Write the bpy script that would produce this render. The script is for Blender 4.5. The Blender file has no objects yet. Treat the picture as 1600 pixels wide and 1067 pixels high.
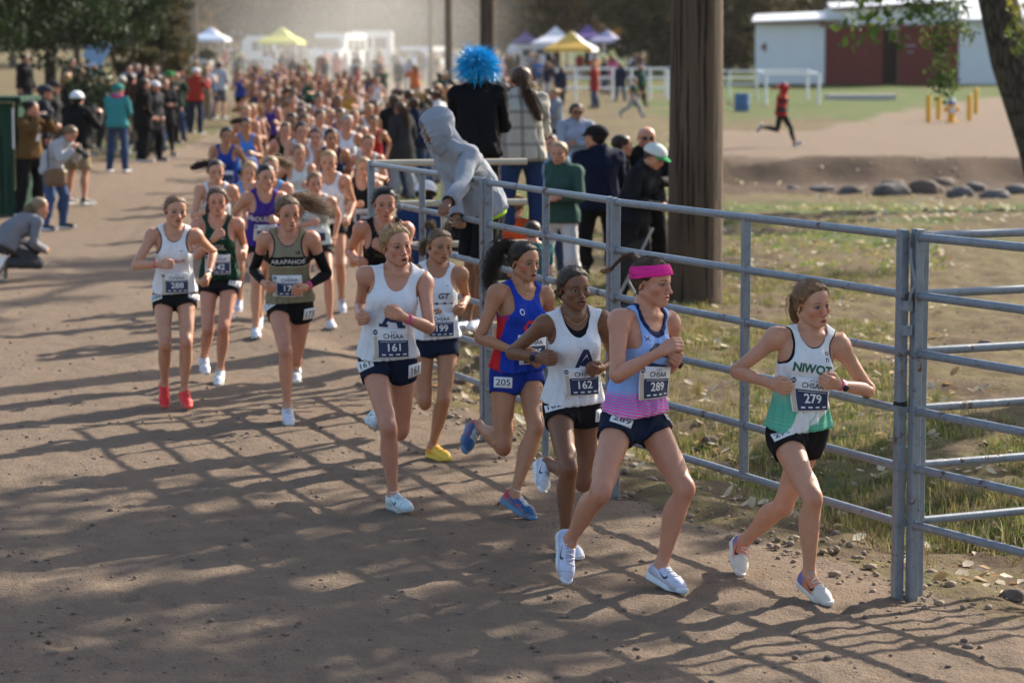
import bpy, bmesh, math, random, time
import numpy as np
import openvdb
from mathutils import Vector, Matrix, noise as mnoise
from mathutils.bvhtree import BVHTree

T0 = time.time()
R = math.radians
random.seed(7); RNG = np.random.default_rng(7)
scene = bpy.context.scene
COL = scene.collection

# ------------------------------------------------------------------ camera
FPX, CAM_H, HORIZON = 4000.0, 2.66, 85.0           # focal length in photo pixels, eye height, horizon row
PITCH = math.atan((533.5 - HORIZON) / FPX)
cam_data = bpy.data.cameras.new('camera'); cam = bpy.data.objects.new('camera', cam_data); COL.objects.link(cam)
cam.location = (0, 0, CAM_H); cam.rotation_euler = (math.pi / 2 - PITCH, 0, 0)
cam_data.sensor_width = 36.0; cam_data.lens = FPX / 1600 * 36.0
cam_data.clip_start = 0.1; cam_data.clip_end = 3000
cam_data.dof.use_dof = True; cam_data.dof.focus_distance = 13.4; cam_data.dof.aperture_fstop = 2.9
scene.camera = cam

# ------------------------------------------------------------------ sky and sun
SUN_EL, SUN_AZ = 32.0, 44.0                        # sun stands behind the runners, to the right
world = bpy.data.worlds.new('World'); scene.world = world; world.use_nodes = True
wn = world.node_tree; bg = wn.nodes['Background']
sky = wn.nodes.new('ShaderNodeTexSky'); sky.sky_type = 'NISHITA'; sky.sun_disc = False
sky.sun_elevation = R(SUN_EL); sky.sun_rotation = R(SUN_AZ); sky.air_density = 1.0; sky.dust_density = 2.0; sky.ozone_density = 1.0
wn.links.new(sky.outputs['Color'], bg.inputs['Color']); bg.inputs['Strength'].default_value = 0.13
sun_data = bpy.data.lights.new('sun', 'SUN'); sun_data.energy = 5.0; sun_data.angle = R(0.55); sun_data.color = (1.0, 0.91, 0.77)
sun = bpy.data.objects.new('sun', sun_data); COL.objects.link(sun)
SUN_DIR = Vector((math.sin(R(SUN_AZ)) * math.cos(R(SUN_EL)), math.cos(R(SUN_AZ)) * math.cos(R(SUN_EL)), math.sin(R(SUN_EL))))
sun.rotation_euler = SUN_DIR.to_track_quat('Z', 'Y').to_euler()
vs = scene.view_settings; vs.view_transform = 'Standard'; vs.look = 'None'; vs.gamma = 1.0; vs.use_curve_mapping = False
vs.exposure = 1.0
scene.cycles.use_denoising = True
scene.cycles.volume_bounces = 0
scene.cycles.max_bounces = 6

# ------------------------------------------------------------------ pixel <-> place
CP, SP = math.cos(PITCH), math.sin(PITCH)
def ray(px, py):
    """direction through a photo pixel, scaled so that its y (depth) component is 1"""
    u, v = (px - 800.0) / FPX, (533.5 - py) / FPX
    d = np.array([u, CP + v * SP, -SP + v * CP]); return d / d[1]
CAMP = np.array([0.0, 0.0, CAM_H])
def at_depth(px, py, y): return CAMP + ray(px, py) * y
def sstep(a, b, x):
    t = np.clip((x - a) / (b - a), 0, 1); return t * t * (3 - 2 * t)
def ground_z(x, y):
    """gentle rise towards the back, a shallow ditch behind the rail fence"""
    x = np.asarray(x, float); y = np.asarray(y, float)
    z = np.where(y > 25, (np.sqrt((y - 25) ** 2 + 64) - 8) * 0.0086, 0.0)
    fx = 1.913 - (y - 12.44) * 0.389                       # line of the rail fence
    off = (x - fx) * 0.93
    dit = np.exp(-((off - 1.15) / 0.55) ** 2) * sstep(10, 13, y) * (1 - sstep(24, 34, y))
    rise = sstep(1.2, 4.5, off) * sstep(9, 14, y) * (1 - sstep(40, 70, y))
    z = z - 0.13 * dit + 0.12 * rise + 0.04 * np.exp(-((off - 0.25) / 0.3) ** 2) * sstep(13, 16, y) * (1 - sstep(24, 30, y))
    yb = y + .35 * np.sin(x * .9) + .18 * np.sin(x * 3.1 + 1)                  # earth bank under the far track, facing the camera
    z = z - 0.55 * sstep(60.2, 58.0, yb) * sstep(38, 52, y) * sstep(2.5, 4.5, x)
    z = z + sstep(-4.5, -9, x) * 0.25 * sstep(34, 44, y)
    return z
def at_ground(px, py):
    d = ray(px, py); y = CAM_H / max(-d[2], 1e-4)
    for _ in range(40):
        p = CAMP + d * y; g = float(ground_z(p[0], p[1])); y = y + 0.6 * ((CAM_H - g) / max(-d[2], 1e-4) - y)
    p = CAMP + d * y; p[2] = float(ground_z(p[0], p[1])); return p

# ------------------------------------------------------------------ object helpers
def link(name, me, mat=None, parent=None):
    o = bpy.data.objects.new(name, me); COL.objects.link(o)
    if mat is not None and me is not None:
        if len(me.materials) == 0: me.materials.append(None)
        if me.materials[0] is None: me.materials[0] = mat
        elif me.materials[0] != mat:
            o.material_slots[0].link = 'OBJECT'; o.material_slots[0].material = mat
    if parent is not None: o.parent = parent
    return o
def tag(o, label=None, cat=None, group=None, kind=None):
    if label: o['label'] = label
    if cat: o['category'] = cat
    if group: o['group'] = group
    if kind: o['kind'] = kind
    return o
def empty(name, loc=(0, 0, 0), rz=0.0):
    o = bpy.data.objects.new(name, None); COL.objects.link(o); o.location = loc; o.rotation_euler = (0, 0, rz); o.empty_display_size = 0.1; return o
def mesh_np(name, V, F, smooth=True, rest=None):
    """mesh from a vertex array and either one (n,3|4) face array or a list of faces"""
    me = bpy.data.meshes.new(name)
    V = np.ascontiguousarray(V, dtype=np.float32)
    if isinstance(F, np.ndarray):
        n, k = F.shape
        me.vertices.add(len(V)); me.vertices.foreach_set('co', V.ravel())
        me.loops.add(n * k); me.loops.foreach_set('vertex_index', np.ascontiguousarray(F, dtype=np.int32).ravel())
        me.polygons.add(n); me.polygons.foreach_set('loop_start', np.arange(0, n * k, k, dtype=np.int32))
        me.update(calc_edges=True)
    else:
        me.from_pydata([tuple(map(float, v)) for v in V], [], [tuple(map(int, f)) for f in F]); me.update()
    if smooth: me.polygons.foreach_set('use_smooth', np.ones(len(me.polygons), dtype=bool))
    if rest is not None:
        a = me.attributes.new('rest', 'FLOAT_VECTOR', 'POINT'); a.data.foreach_set('vector', np.ascontiguousarray(rest, dtype=np.float32).ravel())
    return me
class MB:
    """collects boxes, tubes and loose faces into one mesh"""
    def __init__(s): s.v = []; s.f = []
    def add(s, V, F):
        b = len(s.v); s.v += [tuple(map(float, p)) for p in V]; s.f += [tuple(int(i) + b for i in f) for f in F]; return s
    def box(s, c, size, rz=0.0, M=None, bevel=0.0):
        hx, hy, hz = size[0] / 2, size[1] / 2, size[2] / 2
        b = min(bevel, hx * .9, hy * .9, hz * .9)
        if b > 0:
            vs, fs = [], []
            bm = bmesh.new(); bmesh.ops.create_cube(bm, size=1.0)
            for v in bm.verts: v.co = Vector((v.co.x * size[0], v.co.y * size[1], v.co.z * size[2]))
            bmesh.ops.bevel(bm, geom=list(bm.edges), offset=b, segments=1, affect='EDGES')
            bm.verts.index_update(); vs = [v.co.copy() for v in bm.verts]; fs = [[v.index for v in f.verts] for f in bm.faces]; bm.free()
        else:
            vs = [Vector((x, y, z)) for x in (-hx, hx) for y in (-hy, hy) for z in (-hz, hz)]
            fs = [(0, 1, 3, 2), (4, 6, 7, 5), (0, 4, 5, 1), (2, 3, 7, 6), (0, 2, 6, 4), (1, 5, 7, 3)]
        Rm = (M.to_3x3() if M is not None else Matrix.Rotation(rz, 3, 'Z')); c = Vector(c)
        return s.add([Rm @ v + c for v in vs], fs)
    def tube(s, pts, r, n=8, cap=True):
        """tube along points, r a number or one radius per point"""
        pts = [Vector(p) for p in pts]; m = len(pts); rr = r if hasattr(r, '__len__') else [r] * m
        t0 = (pts[1] - pts[0]).normalized(); up = Vector((0, 0, 1)) if abs(t0.z) < 0.9 else Vector((0, 1, 0))
        a = t0.cross(up).normalized(); V = []
        for i, p in enumerate(pts):
            t = (pts[min(i + 1, m - 1)] - pts[max(i - 1, 0)]).normalized()
            a = (a - t * a.dot(t)).normalized(); b = t.cross(a)
            for k in range(n):
                an = 2 * math.pi * k / n; V.append(p + (a * math.cos(an) + b * math.sin(an)) * rr[i])
        F = [(i * n + k, i * n + (k + 1) % n, (i + 1) * n + (k + 1) % n, (i + 1) * n + k) for i in range(m - 1) for k in range(n)]
        if cap: F += [tuple(range(n - 1, -1, -1)), tuple(range((m - 1) * n, m * n))]
        return s.add(V, F)
    def lathe(s, prof, n=16, c=(0, 0, 0)):
        V = [(c[0] + r * math.cos(2 * math.pi * k / n), c[1] + r * math.sin(2 * math.pi * k / n), c[2] + z) for r, z in prof for k in range(n)]
        F = [(i * n + k, i * n + (k + 1) % n, (i + 1) * n + (k + 1) % n, (i + 1) * n + k) for i in range(len(prof) - 1) for k in range(n)]
        F += [tuple(range(n - 1, -1, -1)), tuple(range((len(prof) - 1) * n, len(prof) * n))]
        return s.add(V, F)
    def mesh(s, name, smooth=False): 
        me = mesh_np(name, np.array(s.v), s.f, smooth)
        if smooth: me.set_sharp_from_angle(angle=R(40))
        return me
    def build(s, name, mat, parent=None, smooth=False): return link(name, s.mesh(name, smooth), mat, parent)

# ------------------------------------------------------------------ material helpers
class NT:
    """tiny builder for node materials"""
    def __init__(s, name):
        s.m = bpy.data.materials.new(name); s.m.use_nodes = True; s.t = s.m.node_tree; s.b = s.t.nodes['Principled BSDF']
        s.b.inputs['Specular IOR Level'].default_value = 0.35
    def n(s, kind, **kw):
        nd = s.t.nodes.new('ShaderNode' + kind)
        for k, v in kw.items(): setattr(nd, k, v)
        return nd
    def put(s, sock, v):
        if isinstance(v, bpy.types.NodeSocket): s.t.links.new(v, sock)
        elif hasattr(v, '__len__'): sock.default_value = tuple(v) + ((1.0,) if len(v) == 3 and sock.type == 'RGBA' else ())
        else: sock.default_value = v
    def math(s, op, a, b=0.0, c=None, clamp=False):
        nd = s.n('Math', operation=op, use_clamp=clamp); s.put(nd.inputs[0], a); s.put(nd.inputs[1], b)
        if c is not None: s.put(nd.inputs[2], c)
        return nd.outputs[0]
    def mix(s, f, a, b, blend='MIX'):
        nd = s.n('Mix', data_type='RGBA', blend_type=blend); s.put(nd.inputs['Factor'], f); s.put(nd.inputs[6], a); s.put(nd.inputs[7], b); return nd.outputs[2]
    def step(s, lo, hi, v):
        nd = s.n('MapRange', interpolation_type='SMOOTHSTEP'); s.put(nd.inputs['Value'], v); s.put(nd.inputs['From Min'], lo); s.put(nd.inputs['From Max'], hi); return nd.outputs[0]
    def noise(s, vec, scale, detail=3.0, rough=0.55, dist=0.0):
        nd = s.n('TexNoise'); s.put(nd.inputs['Vector'], vec); s.put(nd.inputs['Scale'], scale); s.put(nd.inputs['Detail'], detail); s.put(nd.inputs['Roughness'], rough); s.put(nd.inputs['Distortion'], dist); return nd.outputs[0]
    def attr(s, name='rest'):
        nd = s.n('Attribute', attribute_name=name); return nd.outputs['Vector']
    def obj(s): return s.n('TexCoord').outputs['Object']
    def pos(s): return s.n('NewGeometry').outputs['Position']
    def xyz(s, v):
        nd = s.n('SeparateXYZ'); s.put(nd.inputs[0], v); return nd.outputs[0], nd.outputs[1], nd.outputs[2]
    def comb(s, x, y, z):
        nd = s.n('CombineXYZ'); s.put(nd.inputs[0], x); s.put(nd.inputs[1], y); s.put(nd.inputs[2], z); return nd.outputs[0]
    def scale(s, v, k):
        nd = s.n('Mapping'); s.put(nd.inputs['Vector'], v); s.put(nd.inputs['Scale'], k); return nd.outputs[0]
    def bump(s, h, strength=0.3, dist=0.01):
        nd = s.n('Bump'); s.put(nd.inputs['Height'], h); nd.inputs['Strength'].default_value = strength; nd.inputs['Distance'].default_value = dist; s.t.links.new(nd.outputs[0], s.b.inputs['Normal'])
    def out(s, col=None, rough=None, **kw):
        if col is not None: s.put(s.b.inputs['Base Color'], col)
        if rough is not None: s.put(s.b.inputs['Roughness'], rough)
        for k, v in kw.items(): s.put(s.b.inputs[k.replace('_', ' ')], v)
        return s.m
_MC = {}
def plain(name, col, rough=0.6, var=0.12, scale=6.0, bump=0.0, metallic=0.0):
    """painted or plain surface with slight tonal variation"""
    key = (name, tuple(col), rough, metallic)
    if key in _MC: return _MC[key]
    n = NT(name); o = n.obj(); f = n.noise(o, scale, 4)
    c = n.mix(f, [v * (1 - var) for v in col], [min(1, v * (1 + var)) for v in col])
    if bump: n.bump(n.noise(o, scale * 6, 3), bump, 0.005)
    _MC[key] = n.out(c, rough, Metallic=metallic); return _MC[key]
# ================================================================== the human figure (rest pose, facing -Y, left = +X)
f32 = np.float32
S45 = math.sqrt(0.5)
SH = np.array([.163, .012, 1.362]); ARM_D = np.array([S45, 0.0, -S45]); ARM_N = np.array([-S45, 0.0, -S45]); ARM_T = np.array([0.0, -1.0, 0.0])
UA, FA = .280, .245
EL = SH + ARM_D * UA; WR = EL + ARM_D * FA
HIP = np.array([.085, 0., .90]); KN = np.array([.090, -.012, .475]); AN = np.array([.089, .018, .082]); TOE = np.array([.094, -.145, .022])
WAIST = np.array([0, .005, 1.08]); NECK = np.array([0, .014, 1.425])
ARM_TAB = np.array([(-.03, .046, .048), (0, .047, .050), (.05, .044, .049), (.12, .0375, .042), (.20, .034, .0375), (.26, .0315, .033), (.28, .032, .0325), (.32, .034, .0355), (.36, .0325, .036), (.42, .0275, .030), (.48, .0225, .0245), (.525, .020, .0255), (.56, .021, .027)])
LEG_TAB = np.array([(.98, .070, .0, .062, .075), (.93, .080, .004, .078, .088), (.88, .085, .004, .077, .085), (.84, .087, .003, .076, .083), (.78, .089, .0, .071, .078), (.70, .091, -.006, .063, .070), (.62, .092, -.010, .055, .061), (.54, .091, -.012, .049, .054), (.50, .091, -.015, .0505, .056), (.475, .090, -.016, .050, .056), (.44, .090, -.010, .046, .051), (.40, .091, .000, .047, .051), (.35, .092, .009, .050, .055), (.31, .092, .012, .049, .054), (.26, .091, .012, .043, .048), (.20, .090, .012, .034, .039), (.14, .089, .014, .0285, .034), (.10, .089, .016, .0285, .035), (.06, .089, .018, .030, .036)])[::-1]
TOR_TAB = np.array([(.80, .0, .120, .070), (.84, .004, .150, .090), (.88, .006, .157, .096), (.92, .006, .156, .098), (.97, .005, .146, .095), (1.02, .004, .130, .086), (1.07, .004, .121, .081), (1.11, .003, .121, .082), (1.16, .002, .126, .086), (1.22, .001, .134, .091), (1.28, .002, .139, .092), (1.32, .005, .138, .086), (1.355, .010, .128, .074), (1.385, .013, .098, .060), (1.41, .014, .066, .052), (1.43, .014, .05, .048)])
def _dot(P, a): return P[0] * f32(a[0]) + P[1] * f32(a[1]) + P[2] * f32(a[2])
def d_seg(P, a, b, ra, rb):
    a = np.asarray(a, float); b = np.asarray(b, float); ab = b - a; L2 = float(ab @ ab) + 1e-12
    t = np.clip((_dot(P, ab) - f32(a @ ab)) / f32(L2), 0, 1)
    q = (P[0] - (f32(a[0]) + t * f32(ab[0]))) ** 2 + (P[1] - (f32(a[1]) + t * f32(ab[1]))) ** 2 + (P[2] - (f32(a[2]) + t * f32(ab[2]))) ** 2
    return np.sqrt(q) - (f32(ra) + t * f32(rb - ra))
def d_ell(P, c, r):
    x, y, z = (P[0] - f32(c[0])) / f32(r[0]), (P[1] - f32(c[1])) / f32(r[1]), (P[2] - f32(c[2])) / f32(r[2])
    k0 = np.sqrt(x * x + y * y + z * z); k1 = np.sqrt((x / f32(r[0])) ** 2 + (y / f32(r[1])) ** 2 + (z / f32(r[2])) ** 2)
    return k0 * (k0 - 1) / np.maximum(k1, f32(1e-4))
def _loft(sx, sy, t, rx, ry, t0, t1, n=2.0):
    if n == 2.0: q = np.sqrt((sx / rx) ** 2 + (sy / ry) ** 2)
    else: q = (np.abs(sx / rx) ** n + np.abs(sy / ry) ** n) ** f32(1 / n)
    g = np.sqrt((sx / rx ** 2) ** 2 + (sy / ry ** 2) ** 2) / np.maximum(q, f32(.05)); g = np.clip(g, 1 / np.maximum(rx, ry), 1 / np.minimum(rx, ry))
    d = (q - 1) / g; e = np.maximum(t0 - t, t - t1)
    return np.where(e > 0, np.sqrt(np.maximum(d, 0) ** 2 + e * e), d)
_ip = lambda t, T, k: np.interp(t, T[:, 0], T[:, k]).astype(f32)
def _smtab(T, n=60):
    """resample a profile table smoothly"""
    t = np.linspace(T[0, 0], T[-1, 0], n); o = [t]
    for k in range(1, T.shape[1]):
        v = np.interp(t, T[:, 0], T[:, k])
        for _ in range(3): v[1:-1] = (v[:-2] + 2 * v[1:-1] + v[2:]) / 4
        o.append(v)
    return np.stack(o, 1)
ARM_S, LEG_S, TOR_S = _smtab(ARM_TAB), _smtab(LEG_TAB), _smtab(TOR_TAB)
def d_torso(P):
    z = P[2]; return _loft(P[0], P[1] - _ip(z, TOR_S, 1), z, _ip(z, TOR_S, 2), _ip(z, TOR_S, 3), f32(.80), f32(1.43), 2.25)
def d_arm(P, s):
    o = SH * [s, 1, 1]; a = ARM_D * [s, 1, 1]; b = ARM_N * [s, 1, 1]
    Q = [P[0] - f32(o[0]), P[1] - f32(o[1]), P[2] - f32(o[2])]; t = _dot(Q, a)
    return _loft(_dot(Q, b), Q[1], t, _ip(t, ARM_S, 1), _ip(t, ARM_S, 2), f32(-.03), f32(.56))
def d_leg(P, s):
    z = P[2]; return _loft(P[0] - f32(s) * _ip(z, LEG_S, 1), P[1] - _ip(z, LEG_S, 2), z, _ip(z, LEG_S, 3), _ip(z, LEG_S, 4), f32(.06), f32(.98))
def smin(a, b, k):
    h = np.maximum(f32(k) - np.abs(a - b), 0) / f32(k); return np.minimum(a, b) - h * h * f32(k / 4)
class Grid:
    def __init__(s, lo, hi, vox):
        s.lo = np.array(lo, float); s.vox = vox; s.n = np.ceil((np.array(hi) - s.lo) / vox).astype(int) + 1
        s.ax = [(s.lo[i] + vox * np.arange(s.n[i])).astype(f32) for i in range(3)]; s.F = np.full(s.n, f32(.08))
    def sub(s, lo, hi):
        i0 = [max(0, int((lo[i] - s.lo[i]) / s.vox) - 1) for i in range(3)]; i1 = [min(s.n[i], int((hi[i] - s.lo[i]) / s.vox) + 3) for i in range(3)]
        return tuple(slice(a, b) for a, b in zip(i0, i1))
    def P(s, sl=None):
        ax = s.ax if sl is None else [s.ax[i][sl[i]] for i in range(3)]
        return [ax[0][:, None, None], ax[1][None, :, None], ax[2][None, None, :]]
    def add(s, fn, lo, hi, k, sub=False):
        sl = s.sub([v - .05 for v in lo], [v + .05 for v in hi])
        if any(x.stop <= x.start for x in sl): return
        d = fn(s.P(sl)); A = s.F[sl]
        s.F[sl] = -smin(-A, d, k) if sub else smin(A, d, k)
    def seg(s, a, b, ra, rb, k, sub=False):
        r = max(ra, rb); s.add(lambda P: d_seg(P, a, b, ra, rb), np.minimum(a, b) - r, np.maximum(a, b) + r, k, sub)
    def ell(s, c, r, k, sub=False): s.add(lambda P: d_ell(P, c, r), np.array(c) - r, np.array(c) + r, k, sub)
    def torso(s):
        s.add(d_torso, (-.2, -.15, .76), (.2, .15, 1.45), .001)
        for q in (-1, 1):
            s.ell((q * .062, -.072, 1.235), (.058, .048, .056), .035)          # chest
            s.ell((q * .070, .056, .885), (.070, .058, .072), .03)            # seat
            s.ell((q * .07, .065, 1.29), (.055, .03, .075), .03)              # shoulder blades
            s.seg((q * .02, .022, 1.445), (q * .150, .014, 1.385), .026, .024, .03)
            s.seg((q * .015, -.035, 1.395), (q * .14, -.01, 1.395), .012, .013, .03)   # collar bone
    def arms(s):
        for q in (-1, 1):
            s.add(lambda P: d_arm(P, q), (min(q * .1, q * .58), -.06, .94), (max(q * .1, q * .58), .08, 1.43), .03)
            s.ell((q * .172, .012, 1.352), (.048, .052, .055), .03); m = np.array([q, 1, 1]); A = lambda t, y, n=0.0: (SH + ARM_D * t + ARM_N * n + np.array([0, y, 0])) * m
            s.seg(A(.10, -.016), A(.21, -.012), .026, .021, .012); s.seg(A(.08, .018), A(.19, .014), .027, .020, .014); s.seg(A(.01, 0, -.024), A(.10, 0, -.012), .028, .016, .014)
            s.seg(A(.27, -.010, -.012), A(.38, -.006, -.010), .019, .017, .012); s.seg(A(.29, .014, .004), A(.38, .010, .002), .020, .016, .012)
    def legs(s):
        for q in (-1, 1): s.add(lambda P: d_leg(P, q), (min(0, q * .19), -.12, .05), (max(0, q * .19), .12, 1.0), .014)
        for q in (-1, 1): s.ell((q * .090, -.052, .478), (.026, .022, .030), .02)   # knee caps
        for q in (-1, 1):
            s.ell((q * .066, -.036, .560), (.021, .026, .046), .022); s.ell((q * .119, -.028, .610), (.020, .030, .080), .022)      # thigh muscle above the knee
            s.ell((q * .073, .036, .350), (.024, .024, .062), .018); s.ell((q * .110, .034, .365), (.021, .021, .052), .018)         # calf heads
            s.ell((q * .092, .040, .65), (.036, .022, .10), .03)                                                                       # hamstrings
            s.seg((q * .086, -.040, .42), (q * .087, -.012, .16), .010, .008, .018)                                                    # shin bone
    def hands(s):
        for q in (-1, 1):
            m = np.array([q, 1, 1]); X = lambda u, n, t: WR * m + (ARM_D * u + ARM_N * n + ARM_T * t) * m * [1, 1, 1]
            s.seg(X(-.01, 0, 0), X(.03, 0, 0), .021, .022, .01)
            for t in (-.026, -.009, .009, .026): s.seg(X(.02, 0, t * .6), X(.084, .002, t), .0145, .0125, .008)
            for i, (t, L) in enumerate(((.028, .9), (.0095, 1.0), (-.0095, .95), (-.027, .78))):
                p = np.array([.086 + .004 * (1.5 - abs(i - 1.5)), .0, t])
                for a, l, r0, r1 in ((62, .040, .0105, .0095), (138, .026, .0095, .0088), (195, .020, .0088, .0078)):
                    a = R(a + (i - 1.5) * 4); e = p + np.array([math.cos(a) * l * L, math.sin(a) * l * L, -t * .06])
                    s.seg(X(*p), X(*e), r0, r1, .0035); p = e
            s.seg(X(.022, .006, .022), X(.052, .016, .041), .014, .0115, .01)
            s.seg(X(.052, .016, .041), X(.078, .030, .038), .0115, .0095, .004); s.seg(X(.078, .030, .038), X(.090, .040, .022), .0095, .008, .004)
    def feet(s):
        for q in (-1, 1):
            s.seg((q * .089, .02, .08), (q * .089, .035, .04), .034, .032, .02); s.seg((q * .089, -.01, .055), (q * .096, -.12, .028), .035, .025, .02); s.seg((q * .089, .035, .035), (q * .096, -.10, .03), .028, .032, .02)
    def head(s):
        s.seg((0, .026, 1.39), (0, .016, 1.50), .055, .050, .03)
        for q in (-1, 1): s.seg((q * .044, .010, 1.50), (q * .013, -.044, 1.398), .012, .010, .016)
        s.ell((0, .012, 1.590), (.0745, .092, .078), .02)
        s.ell((0, -.034, 1.588), (.062, .056, .060), .03)
        s.ell((0, -.036, 1.528), (.058, .052, .062), .02)
        for q in (-1, 1):
            s.seg((q * .050, .004, 1.505), (q * .012, -.066, 1.465), .020, .019, .02)
            s.ell((q * .041, -.060, 1.530), (.024, .026, .022), .02)
            s.seg((q * .010, -.088, 1.574), (q * .044, -.070, 1.573), .009, .009, .012)
            s.ell((q * .0745, .016, 1.545), (.008, .015, .026), .008)
        s.ell((0, -.076, 1.463), (.021, .018, .017), .016)
        s.ell((0, -.070, 1.490), (.035, .027, .026), .018)
        for q in (-1, 1): s.ell((q * .031, -.105, 1.5545), (.018, .020, .014), .014, True)
        for q in (-1, 1):
            s.ell((q * .031, -.0745, 1.5540), (.0155, .0135, .0125), .004)
            s.ell((q * .031, -.0805, 1.5605), (.0165, .0085, .0045), .004)                      # upper lid
        s.seg((0, -.088, 1.563), (0, -.106, 1.522), .0085, .0105, .012)
        s.ell((0, -.110, 1.519), (.0115, .011, .0095), .008)
        for q in (-1, 1): s.ell((q * .0125, -.101, 1.515), (.0075, .010, .0075), .006)
        s.ell((0, -.0905, 1.4945), (.0250, .0100, .0055), .006)
        s.ell((0, -.0890, 1.4808), (.0220, .0098, .0062), .006)
        s.ell((0, -.101, 1.4880), (.0150, .014, .0032), .003, True)
def iso(F, lo, vox, level=0.0):
    g = openvdb.FloatGrid(background=float(F.max())); g.copyFromArray(np.ascontiguousarray(F, dtype=f32))
    pts, tri, quad = g.convertToPolygons(isovalue=float(level))
    V = pts * vox + lo; T = np.asarray(tri, dtype=np.int64).reshape(-1, 3); Q = np.asarray(quad, dtype=np.int64).reshape(-1, 4)
    T = np.concatenate([T, Q[:, [0, 1, 2]], Q[:, [0, 2, 3]]]) if len(Q) else T
    # outward winding
    a, b, c = V[T[:, 0]], V[T[:, 1]], V[T[:, 2]]
    if np.einsum('ij,ij->i', a, np.cross(b, c)).sum() < 0: T = T[:, ::-1]
    return V.astype(np.float64), np.ascontiguousarray(T)
def decimate(V, T, n_tri):
    if len(T) <= n_tri: return V, T
    me = mesh_np('tmp', V, T.astype(np.int32)); o = bpy.data.objects.new('tmp', me); COL.objects.link(o)
    m = o.modifiers.new('d', 'DECIMATE'); m.ratio = n_tri / len(T); m.use_collapse_triangulate = True
    e = o.evaluated_get(bpy.context.evaluated_depsgraph_get()); mm = e.to_mesh()
    V2 = np.empty(len(mm.vertices) * 3); mm.vertices.foreach_get('co', V2); mm.calc_loop_triangles()
    T2 = np.empty(len(mm.loop_triangles) * 3, dtype=np.int32); mm.loop_triangles.foreach_get('vertices', T2)
    e.to_mesh_clear(); bpy.data.objects.remove(o); bpy.data.meshes.remove(me)
    return V2.reshape(-1, 3), T2.reshape(-1, 3).astype(np.int64)
def normals(V, T):
    n = np.cross(V[T[:, 1]] - V[T[:, 0]], V[T[:, 2]] - V[T[:, 0]]); N = np.zeros_like(V)
    for k in range(3): np.add.at(N, T[:, k], n)
    return N / np.maximum(np.linalg.norm(N, axis=1, keepdims=True), 1e-12)
def relax(V, T, it=2, lam=.5):
    E = np.concatenate([T[:, [0, 1]], T[:, [1, 2]], T[:, [2, 0]]]); E = np.concatenate([E, E[:, ::-1]])
    cnt = np.maximum(np.bincount(E[:, 0], minlength=len(V)), 1)[:, None]
    for _ in range(it):
        A = np.stack([np.bincount(E[:, 0], weights=V[E[:, 1], k], minlength=len(V)) for k in range(3)], 1) / cnt
        V = V + lam * (A - V)
    return V
def clip(V, T, f):
    """keep the part of a triangle mesh where f >= 0, cut exactly on f = 0"""
    ins = f >= 0; k = ins[T].sum(1); keep = [T[k == 3]]; nv = [V]; base = len(V); new = {}; out = []; extra = []
    def cut(a, b):
        nonlocal base
        key = (a, b) if a < b else (b, a)
        if key not in new:
            t = f[key[0]] / (f[key[0]] - f[key[1]]); t = min(max(t, .03), .97); extra.append(V[key[0]] + t * (V[key[1]] - V[key[0]])); new[key] = base; base += 1
        return new[key]
    for tr in T[(k == 1) | (k == 2)].tolist():
        i = [bool(ins[v]) for v in tr]
        if sum(i) == 1:
            j = i.index(True); a, b, c = tr[j], tr[(j + 1) % 3], tr[(j + 2) % 3]; out.append((a, cut(a, b), cut(a, c)))
        else:
            j = i.index(False); a, b, c = tr[j], tr[(j + 1) % 3], tr[(j + 2) % 3]; x, y = cut(a, b), cut(a, c); out += [(x, b, c), (x, c, y)]
    V2 = np.concatenate([V, np.array(extra).reshape(-1, 3)]); T2 = np.concatenate(keep + ([np.array(out)] if out else []))
    u, inv = np.unique(T2, return_inverse=True); return V2[u], inv.reshape(-1, 3)
def hem(V, T, th=.006):
    """fold the open edges inwards so that the cloth shows a thickness"""
    E = np.concatenate([T[:, [0, 1]], T[:, [1, 2]], T[:, [2, 0]]]); key = np.sort(E, 1); _, inv, cnt = np.unique(key, axis=0, return_inverse=True, return_counts=True)
    B = E[cnt[inv.ravel()] == 1]; N = normals(V, T); u = np.unique(B); m = -np.ones(len(V), int); m[u] = len(V) + np.arange(len(u))
    V2 = np.concatenate([V, V[u] - N[u] * th]); q = [(b, a, m[a]) for a, b in B] + [(b, m[a], m[b]) for a, b in B]
    return V2, np.concatenate([T, np.array(q, dtype=np.int64)]) if len(q) else (V, T)

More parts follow.
